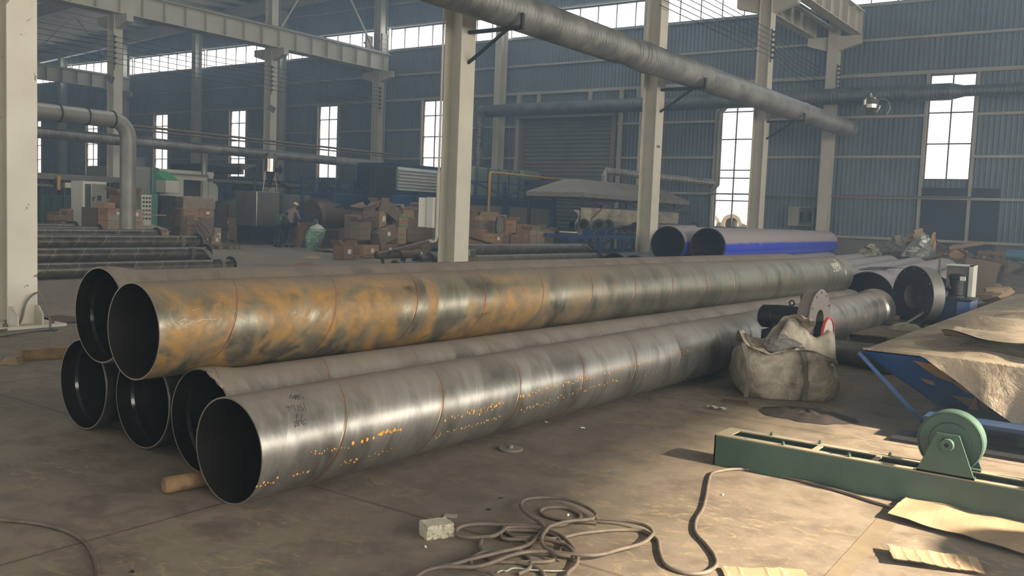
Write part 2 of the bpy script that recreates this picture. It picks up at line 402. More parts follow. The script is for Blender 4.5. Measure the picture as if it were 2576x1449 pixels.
def inner_mat(name, rgb, rough=.3):
    t = NT(name); co = t.coord((.4, 1, 1)); n = t.noise(co, 3, 5, .6)
    a = s2l(rgb); t.set(t.mix(n, tuple(v*.5 for v in a[:3])+(1,), a), rough, .2); return t.m
def big_pipe(name, near, far, r, outer, inner, label, bell=0.0, bell_far=0.0, wall=.009, n=72, group='steel pipes stacked in the foreground', rim=None):
    near, far = Vector(near), Vector(far); L = (far-near).length
    root = thing(name, label, 'pipe', near, 0, group)
    root.rotation_euler = (far-near).to_track_quat('X', 'Z').to_euler()
    bpy.context.view_layer.update()
    o = [(0, r), (L, r)] if not bell else [(0, r+bell-.006), (.006, r+bell), (.05, r+bell), (.10, r+bell*.95), (.17, r+bell*.55), (.24, r+bell*.15), (.30, r), (L, r)]
    if bell_far: o = o[:-1]+[(L-.34, r), (L-.3, r+bell_far*.7), (L-.12, r+bell_far), (L, r+bell_far)]
    ri = r-wall
    i_ = [(L, ri), (0, ri)] if not bell else [(L, ri), (.30, ri), (.24, ri+bell*.15), (.17, ri+bell*.55), (.12, ri+bell*.62), (.10, ri+bell*.95), (.05, ri+bell), (0, ri+bell-.004)]
    # keep interior in step with the far socket
    if bell_far: i_ = [(L, ri+bell_far), (L-.3, ri+bell_far*.7), (L-.34, ri)]+i_[1:]
    mb = MB(); ax = ((0,0,0), (1,0,0))
    nseg = 24
    prof = []
    for (xa, ra), (xb, rb) in zip(o, o[1:]):
        prof.append((xa, ra))
    prof.append(o[-1])
    mb.lathe(prof, *ax, n=n, mi=0)
    mb.lathe(i_, *ax, n=n, mi=1)
    loc_part(mb, 'pipe_wall', [outer, inner], root)
    rim = rim or MT['rim']
    loc_part(MB().lathe([(0, i_[-1][1]), (0, o[0][1])], *ax, n=n), 'cut_edge', rim, root)
    loc_part(MB().lathe([(L, o[-1][1]), (L, i_[0][1])], *ax, n=n), 'cut_edge', rim, root)
    return root
MT['rim'] = paint('pipe_rim', (170,160,140), .35, .8, .4, 8)
MT['inblack'] = inner_mat('pipe_inside_dark', (44,43,38), .17)
MT['inplain'] = inner_mat('pipe_inside_plain', (46,44,38), .42)
S1 = steel_mat('steel_near', (158,155,146), (170,110,50), 0.83, .1, .34, ang0=.352)
S2 = steel_mat('steel_second', (158,153,143), (150,100,50), .83, .05, .38, ang0=.151)
S5 = steel_mat('steel_rusty', (132,130,114), (150,114,60), .79, .74, .36, rusty_len=5.4, ang0=.404, seam=(122,74,50))
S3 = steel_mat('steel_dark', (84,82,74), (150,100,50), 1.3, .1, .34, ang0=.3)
S6 = steel_mat('steel_back', (134,128,118), (150,100,50), .83, .1, .5, ang0=.2)
r0 = .288
big_pipe('steel_pipe', (-3.97, 3.07, .29), (-3.63, 15.0, .34), r0, S1, MT['inplain'], 'grey steel pipe nearest the camera on the floor, dotted with orange rust drips', bell_far=.045)
big_pipe('steel_pipe', (-4.56, 3.33, .31), (-4.1, 15.25, .33), r0, S2, MT['inblack'], 'grey steel pipe with flared mouth lying right behind the rust-dotted one', bell=.03)
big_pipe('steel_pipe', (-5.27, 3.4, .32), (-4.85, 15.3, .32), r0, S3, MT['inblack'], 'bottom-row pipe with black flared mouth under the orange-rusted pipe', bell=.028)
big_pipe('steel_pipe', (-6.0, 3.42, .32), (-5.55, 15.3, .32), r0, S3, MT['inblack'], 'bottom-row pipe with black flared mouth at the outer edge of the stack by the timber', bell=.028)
big_pipe('steel_pipe', (-4.87, 3.08, .835), (-4.27, 15.0, .845), r0, S5, MT['inplain'], 'upper steel pipe streaked with orange rust at its open end', bell_far=.012)
big_pipe('steel_pipe', (-5.56, 3.28, .85), (-5.15, 15.2, .845), r0, S6, MT['inblack'], 'upper pipe with shiny black flared mouth behind the orange-rusted pipe', bell=.026)
# marks written and sprayed on the pipes: strokes laid on the steel surface
def on_cyl(px, py, a, b, r):
    a, b = Vector(a), Vector(b); ax = (b-a).normalized(); d = ray(px, py); o = CAM-a
    dp = d-ax*d.dot(ax); op = o-ax*o.dot(ax); A_, B_, C_ = dp.dot(dp), 2*dp.dot(op), op.dot(op)-r*r
    D_ = B_*B_-4*A_*C_
    return None if D_ < 0 else CAM+d*((-B_-math.sqrt(D_))/(2*A_))
def marks(name, strokes, f, a, b, r, w, mat, parent):
    a, b = Vector(a), Vector(b); ax = (b-a).normalized(); mb = MB()
    for s_ in strokes:
        P_ = [on_cyl(*f(*q), a, b, r+.0015) for q in s_]
        for p, q in zip(P_, P_[1:]):
            if p is None or q is None or (q-p).length < 1e-4: continue
            n_ = (p-a)-ax*(p-a).dot(ax); n_.normalize(); s2 = (q-p).normalized().cross(n_)*w/2; e = (q-p).normalized()*w*.4
            mb.add([p-s2-e, q-s2+e, q+s2+e, p+s2-e], [(0,1,2,3)])
    o = mb.build(name, mat, None); o.parent = parent; o.matrix_parent_inverse = parent.matrix_world.inverted(); return o
bpy.context.view_layer.update()
PIPES = [o for o in C.objects if o.name.startswith('steel_pipe')]
ink = paint('marker_ink', (40,38,34), .8, 0, .1, 20)
marks('handwriting', [[(200,225),(200,180),(215,155),(235,190),(255,225)],[(255,225),(285,165),(295,240),(310,160),(325,190),(330,235),(345,170)],[(345,235),(375,230),(360,180),(365,150),(410,145)],[(365,190),(430,190),(440,230)],
 [(185,440),(195,370),(175,345),(140,355),(130,375),(160,385),(190,365)],[(235,410),(225,350),(255,335),(275,345),(270,380),(300,420)],[(335,330),(350,440)],[(370,420),(430,430),(435,400),(395,375),(370,360),(390,335)],[(435,300),(480,435)],
 [(410,500),(385,590),(400,630),(450,590),(460,580)],[(390,620),(440,670),(475,640)],[(320,490),(318,660)],[(270,620),(360,600)],[(280,630),(295,720)],[(350,600),(355,690)],[(300,650),(350,640)],[(300,690),(345,680)]],
 lambda u, v: (700+u*.1466, 970+v*.1466), (-3.97,3.07,.29), (-3.63,15.0,.34), r0, .0028, ink, PIPES[0])
spray = paint('stencil_paint', (196,194,176), .7, 0, .1, 20)
marks('stencilled_text', [[(640,465),(690,460)],[(655,465),(670,580)],[(640,580),(695,570)],[(705,460),(765,445)],[(720,460),(735,570)],[(725,515),(775,500)],[(735,570),(790,560)],[(805,470),(870,455)],[(840,460),(820,560)],[(870,460),(875,520)],
 [(545,330),(800,295)],[(590,415),(855,395)],[(570,330),(600,415)],[(640,320),(660,410)],[(700,310),(720,405)],[(760,300),(780,400)],[(800,295),(855,395)],[(580,370),(830,345)],[(630,180),(720,270)],[(690,180),(770,260)],[(640,185),(700,180)],[(720,270),(770,260)]],
 lambda u, v: (2050+u*.0733, 640+v*.0733), (-4.87,3.08,.835), (-4.27,15.0,.845), r0+.002, .012, spray, PIPES[4])
# pale scratches on the rusty pipe (left by the grinder)
marks('scratch_marks', [[(170,340),(180,380),(230,410)],[(230,380),(260,360),(300,345)],[(290,350),(300,375)],[(360,275),(420,258)],[(500,320),(520,370)],[(600,340),(620,385)],[(380,380),(440,355)],[(440,355),(560,350)],[(700,275),(745,295),(740,330)],[(770,305),(850,360)],[(810,305),(825,350)],[(815,370),(850,388)],[(1175,270),(1172,300)],[(1210,305),(1250,290)],[(1233,268),(1238,300)],[(500,595),(545,560)],[(500,490),(520,470)],[(545,220),(548,280)],[(730,420),(700,460),(690,520)],[(720,390),(745,330)]],
 lambda u, v: (380+u*.293, 700+v*.293), (-4.87,3.08,.835), (-4.27,15.0,.845), r0, .0016, paint('bright_scratch', (190,182,160), .5, .4, .1, 20), PIPES[4])
# rough weld scar on the flared mouth of the second pipe
tag_ = MB().tube([on_cyl(x, y, (-4.56,3.33,.31), (-4.1,15.25,.33), r0+.03) for x, y in ((522,937),(532,944),(543,953),(552,964),(560,976))], .012, 7, rs=[.006,.014,.010,.015,.006]).build('weld_scar', paint('weld_scar', (168,156,140), .8, .2, .4, 30, bump=1))
tag_.parent = PIPES[1]; tag_.matrix_parent_inverse = PIPES[1].matrix_world.inverted()

# orange rust specks in broken rows along the lower flank of the front pipe
rr_ = random.Random(21); sp = MB(); A1, B1 = Vector((-3.97,3.07,.29)), Vector((-3.63,15.0,.34)); ax1 = (B1-A1).normalized()
for (xa, ya), (xb, yb), n_, big_ in (((645,1222),(700,1206),8,1),((735,1200),(785,1180),6,1),((858,1168),(905,1156),8,.8),((925,1150),(1020,1118),9,.7),((1090,1100),(1190,1068),16,.7),((1195,1070),(1260,1050),10,.7),((1310,1035),(1420,995),18,.8),((1430,990),(1560,955),18,.7),
  ((780,1142),(880,1122),14,.6),((885,1118),(960,1095),5,1.2),((955,1092),(1010,1080),12,1.2),((1120,1058),(1200,1032),8,1.1),((1205,1030),(1270,1012),14,.9),((1300,1003),(1400,970),18,1.0),((1410,968),(1500,945),20,.9),((1520,942),(1640,905),22,.8),((1660,900),(1840,862),24,.7),((1560,960),(1700,918),14,.6),((1180,1045),(1240,1030),8,.9)):
    for k in range(n_):
        u = (k+rr_.random()*.8)/n_; p = on_cyl(xa+(xb-xa)*u, ya+(yb-ya)*u+rr_.uniform(-5,5), A1, B1, r0+.0012)
        if p is None: continue
        nn = (p-A1)-ax1*(p-A1).dot(ax1); nn.normalize(); tt = nn.cross(ax1); s_ = rr_.uniform(.003,.0085)*big_*(1+.3*(p.y-3)/6)
        sp.add([p+(ax1*math.cos(a)*(.9+.3*rr_.random())+tt*math.sin(a)*rr_.uniform(.9,1.5))*s_ for a in [q*math.pi/4 for q in range(8)]], [tuple(range(8))])
o = sp.build('rust_specks', paint('rust_orange', (238,168,66), .8, 0, .25, 30)); o.parent = PIPES[0]; o.matrix_parent_inverse = PIPES[0].matrix_world.inverted(); o['kind'] = 'stuff'
# ================================================================ STEEL FRAME, GIRDERS, DUCTS
COLLAB = ['white painted steel column nearest the camera with bolted base behind the pipe stack',
 'cream steel column carrying a grey conduit beside the carton heap',
 'cream steel column standing in front of the tarpaulin station',
 'cream steel column just right of the tall window with the outside pipes',
 'cream steel column at the gable with wide crane corbels, beside the small wall hatch']
CX = -11.52
def hcol(root, x, y, h, dx=.42, fy=.44, mat='cream', base=True):
    """H section: flanges face +x and -x"""
    mb = MB()
    mb.bb(x+dx/2-.018, x+dx/2, y-fy/2, y+fy/2, 0, h).bb(x-dx/2, x-dx/2+.018, y-fy/2, y+fy/2, 0, h).bb(x-dx/2+.018, x+dx/2-.018, y-.006, y+.006, 0, h)
    mb.build('shaft', MT[mat], root)
    if base:
        b = MB().bb(x-.45, x+.45, y-.42, y+.42, 0, .035); b.build('base_plate', MT[mat], root)
        for sx, sy in ((1,-1),(1,1),(-1,-1),(-1,1)):
            g = MB().prism([(x+sx*dx/2, y+sy*.15-.01, .035), (x+sx*(dx/2+.19), y+sy*.15-.01, .035), (x+sx*(dx/2+.19), y+sy*.15-.01, .16), (x+sx*(dx/2+.09), y+sy*.15-.01, .26), (x+sx*dx/2, y+sy*.15-.01, .26)], (0,.02,0))
            g.build('gusset', MT[mat], root)
            nb = MB().cyl((x+sx*.36, y+sy*.28, .035), (x+sx*.36, y+sy*.28, .07), .032, 6).cyl((x+sx*.36, y+sy*.28, .07), (x+sx*.36, y+sy*.28, .12), .014, 10)
            nb.build('anchor_bolt', MT['bolt'], root)
MT['bolt'] = paint('rusty_bolt', (120,96,80), .6, .5, .4, 20)
# chipped paint for the near column
t = NT('chipped_paint'); co = t.coord(); n = t.noise(co, 5, 6, .6, .8); m_ = t.noise(co, 1.4, 3)
chip = t.math('MULTIPLY', t.ramp(n, [(.66, B4), (.675, W4)]), 1.0)
c = t.mix(t.ramp(m_, [(.3, B4), (.8, W4)]), s2l((204,200,184)), s2l((186,180,160)))
c = t.mix(chip, c, s2l((112,108,100))); t.set(c, .6, 0); t.bump(chip, -.6, .004); MT['chipped'] = t.m
for i, y in enumerate(COLY):
    r_ = thing('steel_column', COLLAB[i], 'column', (CX, y, 0))
    hcol(r_, CX, y+(.06 if i == 0 else 0), zr(CX)-1.0, fy=.36 if i == 0 else .44, mat='chipped' if i == 0 else 'cream')
    if i in (3, 4):
        cb = MB()
        for s_ in (-1, 1):
            cb.prism([(CX+s_*.2, y-.14, 8.7), (CX+s_*1.05, y-.14, 8.95), (CX+s_*1.05, y-.14, 9.27), (CX+s_*.2, y-.14, 9.27)], (0,.28,0))
        cb.build('corbel', MT['girder'], r_)
    if i == 0:
        for zz in (1.62,):   # small dark fixing holes left in the flange
            MB().cyl((CX+.21, y-.06, 4.7), (CX+.222, y-.06, 4.7), .018, 8).build('bolt_hole', MT['greyst'], r_)
    if i == 2:
        MB().bb(CX+.21, CX+.216, y-.1, y+.1, 3.55, 3.62).build('tape_mark', paint('tape_mark', (120,104,84), .7), r_)
R2 = [(-36.7, 22.3, 'grey steel column with porcelain insulators standing next to the bent duct'), (-36.7, 30.6, 'grey steel column with insulators and small lamp above the stainless hopper'), (-36.7, 38.2, 'steel column at the end of the long ribbed crane girder by the gable')]
for x, y, lab in R2:
    r_ = thing('steel_column', lab, 'column', (x, y, 0)); hcol(r_, x, y, zr(x)-1.0, .5, .4, 'cream', False)
    cb = MB()
    for s_ in (-1, 1): cb.prism([(x+s_*.22, y-.15, 8.7), (x+s_*1.1, y-.15, 8.95), (x+s_*1.1, y-.15, 9.27), (x+s_*.22, y-.15, 9.27)], (0,.3,0))
    cb.build('corbel', MT['girder'], r_)
r_ = thing('steel_column', 'far steel column at the end of the short crane girder near the left edge', 'column', (-61.9, 38.2, 0)); hcol(r_, -61.9, 38.2, 12.6, .5, .4, 'cream', False)
cb = MB()
for s_ in (-1, 1): cb.prism([(-61.9+s_*.22, 38.05, 8.7), (-61.9+s_*1.1, 38.05, 8.95), (-61.9+s_*1.1, 38.05, 9.27), (-61.9+s_*.22, 38.05, 9.27)], (0,.3,0))
cb.build('corbel', MT['girder'], r_)
# crane girders: plate girders with web stiffeners
def girder(label, x, y0, y1, z0=9.27, z1=10.2, rail_col='greyst', side=1):
    r_ = thing('crane_girder', label, 'girder', (x, y0, z0))
    MB().bb(x-.2, x+.2, y0, y1, z0, z0+.03).bb(x-.24, x+.24, y0, y1, z1-.03, z1).bb(x-.012, x+.012, y0, y1, z0+.03, z1-.03).build('web_plate', MT['girder'], r_)
    y = y0+.4
    n = 0
    while y < y1-.1:
        m_ = MB().bb(x+.012, x+.2, y, y+.014, z0+.03, z1-.03).bb(x-.2, x-.012, y, y+.014, z0+.03, z1-.03); m_.build('stiffener', MT['girder'], r_, kind='stuff') if 0 else loc_stiff.append((m_, r_)); y += 1.05; n += 1
    MB().bb(x-.05, x+.05, y0, y1, z1, z1+.11).build('crane_rail', MT[rail_col], r_)
    return r_
loc_stiff = []
MT['redrail'] = paint('red_primer', (112,70,62), .6, .2, .3, 3)
girder('long ribbed crane girder on the insulator columns with dark rail on top', -36.1, 8, 38.35)
girder('ribbed crane girder at top right on the outer corbel with red rail', -10.62, 22, 38.3, rail_col='redrail')
girder('ribbed crane girder at top right on the inner corbel beyond the column', -12.42, 22, 38.3)
girder('short distant crane girder seen past the white column at far left', -61.2, 14, 38.3)
for m_, r_ in loc_stiff: m_.build('stiffener', MT['girder'], r_)
# surge pipes under the girders, conductor tubes
for lab, x, z, y0, y1, rr in (('round bracing tube hung below the long ribbed crane girder', -37.2, 9.45, 8, 38.2, .07), ('round bracing tube between the two crane girders at top right', -11.5, 9.5, 22, 38.1, .085)):
    tag(MB().tube([(x, y0, z), (x, y1, z)], rr, 12).build('bracing_tube', MT['girder']), lab, 'tube')
# end stops on the girders
for x in (-36.1, -37.3):
    e = thing('crane_end_stop', 'ribbed crane end stop on the girder end, %s of the pair' % ('nearer' if x > -37 else 'farther'), 'crane stop', (x, 38.1, 10.2))
    MB().bb(x-.06, x+.06, 38.2, 38.24, 10.31, 11.3).bb(x-.06, x+.06, 37.75, 37.79, 10.31, 11.3).bb(x-.012, x+.012, 37.79, 38.2, 10.31, 11.3).build('stop_plate', MT['girder'], e)
    for z in (10.5, 10.75, 11.0): MB().bb(x-.06, x+.06, 37.79, 38.2, z, z+.014).build('rib', MT['girder'], e)
    MB().cyl((x, 37.6, 10.85), (x, 37.75, 10.85), .05, 12).build('buffer', MT['greyst'], e)
# diagonal bracing rods
for lab, a, b, rr in (('diagonal brace rising from the long girder beside the insulator column', onx(702,78,-36.5), onx(752,-5,-36.5), .045),
        ('diagonal brace running down to the end of the long girder', onx(880,-5,-36.5), onx(944,134,-36.5), .06),
        ('crossing roof brace leaning right under the far roof', ony(170,54,34), ony(94,127,34), .05),
        ('crossing roof brace leaning left under the far roof', ony(192,45,34), ony(270,152,34), .05)):
    tag(MB().tube([a, b], rr, 8).build('brace_rod', MT['girder']), lab, 'brace')
# conductor wires on insulators
def insul(root, x, y, zs):
    for z in zs:
        m_ = MB().lathe([(0,.02),(0,.045),(.03,.05),(.05,.025),(.07,.025),(.09,.05),(.12,.045),(.12,.0)], (x,y,z), (x+.2,y,z), 12); m_.build('insulator', MT['porc'], root)
MT['porc'] = paint('porcelain', (60,56,52), .3, 0, .1, 10)
MT['wire'] = paint('wire_dark', (70,70,68), .5, .6, .1, 10)
MT['lampal'] = paint('lamp_housing', (120,118,110), .4, .6, .1, 10)
for k, (x, y, zt) in enumerate(((-36.44, 22.1, 8.35), (-36.44, 30.4, 8.35), (-36.44, 38.05, 8.35))):
    r_ = thing('insulator_bracket', ['porcelain insulator row bolted to the column beside the bent duct','porcelain insulator row on the column above the stainless hopper','insulator row with hanging cable on the gable column'][k], 'insulator', (x, y, zt-1))
    MB().bb(x, x+.03, y-.03, y+.03, zt-1.35, zt+.1).build('bracket', MT['greyst'], r_)
    insul(r_, x+.03, y, [zt-.22*j for j in range(6)])
for z in range(6):
    zz = 8.35-.22*z
    pts = [(-36.3, 6, zz), (-36.3, 14, zz-.04), (-36.3, 22.1, zz), (-36.3, 26.2, zz-.05), (-36.3, 30.4, zz), (-36.3, 34.2, zz-.05), (-36.3, 38.05, zz)]
    tag(MB().tube(pts, .012, 5).build('conductor_wire', MT['wire']), '%s of the six thin wires strung between the insulator columns at left' % ('topmost','second','third','fourth','fifth','lowest')[z], 'wire', 'conductor wires on the left insulators')
for z in range(6):
    zz = 8.05-.17*z
    pts = [(-11.2, 22, zz), (-11.2, 30.45, zz), (-11.75, 34.4, zz-.05), (-12.0, 38.1, zz)]
    tag(MB().tube(pts, .011, 5).build('conductor_wire', MT['wire']), '%s of the six thin wires running to the corbelled gable column' % ('topmost','second','third','fourth','fifth','lowest')[z], 'wire', 'conductor wires at top right')
for k, (x, y, zt) in enumerate(((-11.28, 30.5, 8.05), (-11.28, 38.05, 8.05))):
    r_ = thing('insulator_bracket', ['small insulator clamps on the column right of the tall window','grey disc insulators on the corbelled gable column'][k], 'insulator', (x, y, zt-1))
    MB().bb(x, x+.03, y-.03, y+.03, zt-1.0, zt+.1).build('bracket', MT['greyst'], r_)
    insul(r_, x+.03, y, [zt-.17*j for j in range(6)])
for k, (x, y, z) in enumerate(((-36.2, 21.75, 6.55), (-36.2, 30.2, 6.3))):
    r_ = thing('floodlight', ['square floodlight on the insulator column beside the bent duct','small floodlight low on the column above the stainless hopper'][k], 'lamp', (x, y, z))
    MB().box((x+.2, y-.1, z), (.34, .1, .28), rot=(0, .5, .4)).build('lamp_body', MT['lampal'], r_)
    MB().bar((x-.27, y, z+.05), (x+.2, y, z+.05), .03, .03).build('lamp_arm', MT['greyst'], r_)
# ---------------- ducts
def duct_mat(name, rgb, pitch, axis='Y', rough=.4):
    t = NT(name); tc = t.n('ShaderNodeTexCoord'); sx = t.n('ShaderNodeSeparateXYZ'); t.l(tc.outputs['Object'], sx.inputs[0])
    ax_ = sx.outputs[axis]; o1, o2 = [sx.outputs[k] for k in 'XYZ' if k != axis]
    fr = t.math('FRACT', t.math('DIVIDE', ax_, pitch)); d = t.math('ABSOLUTE', t.math('SUBTRACT', fr, .5))
    rib = t.ramp(d, [(.0, W4), (.12, B4)])
    co = t.coord(); n = t.noise(co, 1.8, 6, .65); n2 = t.noise(co, 9, 4)
    a = s2l(rgb); c = t.mix(t.ramp(n, [(.35, W4), (.65, B4)]), a, s2l(tuple(v*.72 for v in rgb)))
    c = t.mix(t.math('MULTIPLY', rib, .35), c, s2l(tuple(v*.5 for v in rgb)))
    t.set(c, t.ramp(n, [(.3, (rough,)*3), (.7, (rough+.25,)*3)]), .65); t.bump(t.math('ADD', rib, t.math('MULTIPLY', n2, .35)), .9, .012); return t.m
MT['ductY'] = duct_mat('spiral_duct_along', (160,159,152), .125, 'Y')
MT['ductX'] = duct_mat('spiral_duct_across', (112,118,118), .14, 'X')
MT['ductZ'] = duct_mat('flexible_duct', (150,150,140), .09, 'Z', .3)
XD, ZD, RD = -10.45, 5.47, .345
r_ = thing('ventilation_duct', 'large spiral ventilation duct bracketed to the cream columns, crossing the picture from the top centre', 'duct', (XD, 5, ZD))
prof = []
y = 1.0
random.seed(3)
while y < 37.3:
    dent = 0
    if 18.4 < y < 20.3: dent = -.028*math.sin((y-18.4)*3.2)-.012*random.random()
    prof += [(y, RD+dent), (y+.11, RD+dent+.004), (y+.125, RD+dent-.004)]; y += .125
mb = MB().lathe([(a-1.0, b) for a, b in prof], (XD, 1.0, ZD), (XD, 37.3, ZD), 40); mb.build('duct_shell', MT['ductY'], r_)
MB().lathe([(0, RD+.004), (.05, RD+.02), (.08, RD+.004)], (XD, 31.6, ZD), (XD, 33, ZD), 40).build('joint_band', MT['duct'], r_)
MB().lathe([(0, RD), (.3, RD-.02), (.5, RD-.09), (.62, RD-.2), (.64, .01)], (XD, 37.3, ZD), (XD, 38.2, ZD), 32).build('end_cap', MT['duct'], r_)
MT['dark'] = paint('dark_steel', (44,44,42), .5, .4, .2, 4)
for k, y in enumerate(COLY[1:4]):
    b_ = thing('duct_bracket', ['black duct bracket on the conduit column','black duct bracket on the column before the tarpaulin station','black duct bracket on the column right of the tall window'][k], 'bracket', (CX+.21, y, ZD-.45))
    x0 = CX+.21
    MB().bb(x0, XD+.4, y-.04, y+.04, ZD-RD-.07, ZD-RD-.005).bb(XD+.37, XD+.42, y-.04, y+.04, ZD-RD-.07, ZD-RD+.22).build('angle_arm', MT['dark'], b_)
    MB().bar((x0, y, ZD-RD-.62), (XD+.05, y, ZD-RD-.05), .05, .05).build('diagonal_strut', MT['dark'], b_)
# duct along the gable
YD = 36.9
r_ = thing('ventilation_duct', 'dark duct running level along the gable wall past the roller shutter', 'duct', (-28.4, YD, 6.6))
MB().lathe([(0,.30),(1,.31),(21.2,.31),(21.7,.2),(34,.2)], (-28.0, YD, 6.68), (12, YD, 6.74), 32).build('duct_shell', MT['ductX'], r_)
MB().tube([(-28.0, YD, 6.68), (-28.2, YD, 6.66), (-28.36, YD, 6.58), (-28.43, YD, 6.42), (-28.43, YD, 6.25)], .28, 20, rs=[.31,.31,.30,.27,.24], caps=False).build('elbow', MT['duct'], r_)
for x in (-14.2, -13.6, -12.0, -11.0): MB().lathe([(0,.31),(.0,.33),(.03,.33),(.03,.31)], (x, YD, 6.7), (x+1, YD, 6.7), 32).build('joint_band', MT['duct'], r_)
r_ = thing('flexible_duct', 'bright ribbed flexible duct hanging from the gable duct end', 'duct', (-28.43, YD, 4.0))
pr = []; z = 0
while z < 2.5: pr += [(z, .20), (z+.045, .225)]; z += .09
MB().lathe(pr, (-28.43, YD, 6.3), (-28.43, YD, 3.8), 20).build('hose_wall', MT['ductZ'], r_)
r_ = thing('duct_valve', 'shiny bell-shaped outlet with curved handle hanging from the gable duct', 'valve', (-9.45, YD-.3, 6.3))
MB().lathe([(0,.03),(.1,.12),(.25,.28),(.34,.34),(.55,.36),(.68,.32),(.8,.2),(.84,.01)], (-9.5, YD-.35, 6.72), (-9.38, YD-.6, 5.6), 28).build('bell', paint('polished_steel', (190,184,168), .22, 1, .2, 3), r_)
MB().tube([(-9.25,YD-.45,6.45),(-9.0,YD-.45,6.5),(-8.8,YD-.45,6.35),(-8.75,YD-.45,6.1),(-8.85,YD-.45,5.9)], .03, 8).build('handle', MT['duct'], r_)
# bent duct at left
XB = -25.0
e0 = onx(95,276,XB); e1 = onx(285,303,XB); e2 = onx(316,345,XB)
zc = (e0.z+e1.z)/2
r_ = thing('bent_duct', 'fat grey duct bending down to the floor beyond the white column', 'duct', (XB, e2.y, 0))
pts = [(XB, e0.y-8, zc), (XB, e1.y-.05, zc)]
RB = .225; cyb = e1.y-.05
for k in range(1, 9): a = k*math.pi/16; pts.append((XB, cyb+.52*math.sin(a), zc-.52*(1-math.cos(a))))
MB().tube(pts+[(XB, cyb+.52, 0.02)], RB, 28).build('duct_shell', paint('grey_duct', (142,140,130), .5, .4, .3, 2), r_)
for y in (e0.y+.55, e0.y+1.35, cyb): MB().lathe([(0,RB),(0,RB+.03),(.035,RB+.03),(.035,RB)], (XB, y, zc), (XB, y+1, zc), 28).build('joint_band', MT['dark'], r_)
MB().lathe([(0,RB),(0,RB+.02),(.03,RB+.02),(.03,RB)], (XB, cyb+.52, 2.1), (XB, cyb+.52, 1), 28).build('joint_band', MT['duct'], r_)
# long low ducts at left, running towards the gable
XL = -31.5
a, b = onx(95,345,XL), onx(940,414,XL)
r_ = thing('ventilation_duct', 'long bright-ribbed duct above the worker, running behind the machines', 'duct', (XL, a.y, a.z))
zl = b.z
MB().lathe([(0,.2),(b.y-a.y+8,.2)], (XL, a.y-8, zl), (XL, b.y, zl), 24).build('duct_shell', MT['ductY'], r_)
tag(MB().tube([(XL+.35, a.y-8, zl+.55), (XL+.35, b.y+1.6, zl+.55)], .045, 8).tube([(XL+.35, a.y-8, zl+.42), (XL+.35, b.y+1.6, zl+.42)], .03, 8).build('supply_pipe', paint('brown_pipe', (118,100,84), .5, .3, .3, 3)), 'thin twin supply pipe strung just above the ribbed duct', 'pipe')
r_ = thing('ventilation_duct', 'short dark branch duct dropping into the white booth roof', 'duct', (-35.5, 24, 3.9))
p0, p1, p2 = onx(415,367,-35.5), onx(505,367,-35.5), onx(514,405,-35.5)
MB().tube([p0, p1-Vector((0,.2,0)), p1+Vector((0,.12,-.05)), (p1.x, p2.y, p1.z-.3), (p2.x, p2.y, p2.z-.62)], .13, 14).build('duct_shell', MT['duct'], r_)
# drain pipe by the tall window
r_ = thing('drain_pipe', 'grey pipe running down the gable past the tall window into the low duct', 'pipe', (-17.1, 38, 1))
q = ony(1803, 465, 37.9); q2 = ony(1812, 285, 37.9)
MB().tube([ony(1830, 262, 37.9), q2, q, q+Vector((-.25,0,-.25))], .13, 12).build('pipe_wall', MT['duct'], r_)
XS = -17.5
s0, s1 = onx(1522,430,-19.5), ony(1795,460,37.9)
r_ = thing('ventilation_duct', 'silver duct from the tarpaulin canopy to the gable window pipe', 'duct', (s0.x, s0.y, s0.z))
MB().tube([s0+Vector((0,-.05,-.75)), s0+Vector((0,-.05,-.25)), s0+Vector((0,.05,0)), s1], .15, 16).build('duct_shell', MT['ductY'], r_)
tag(MB().tube([ony(1780,487,38.5), ony(2445,497,38.5)], .035, 6).build('conduit', MT['greyst']), 'thin conduit fixed level along the gable behind the blue pipes', 'conduit')
# conduit and switch box on the second column
c2 = COLY[1]
r_ = thing('conduit', 'grey conduit running down the column edge above the switch box', 'conduit', (CX-.24, c2-.2, .9))
MB().tube([(CX-.23, c2-.25, 7), (CX-.23, c2-.25, 1.55)], .022, 8).tube([(CX-.23, c2-.25, 2.4), (CX-.23, c2-.25, 1.1)], .036, 8, caps=True).tube([(CX-.23,c2-.25,1.1),(CX-.25,c2-.25,1.03),(CX-.33,c2-.25,1.0),(CX-.4,c2-.25,1.02)], .03, 8).build('tube', MT['cream'], r_)
r_ = thing('switch_box', 'white switch cabinet with open lid hung on the conduit column', 'cabinet', (CX-.4, c2-.3, 1.2))
MT['whitebox'] = paint('white_box', (200,200,186), .4, 0, .1, 3)
MB().bb(CX-.44, CX-.27, c2-.34, c2-.24, 1.28, 1.88).build('body', MT['whitebox'], r_, bevel=.006)
MB().box((CX-.53, c2-.33, 1.58), (.19, .015, .58), rot=(0,0,.5)).build('door', MT['whitebox'], r_)
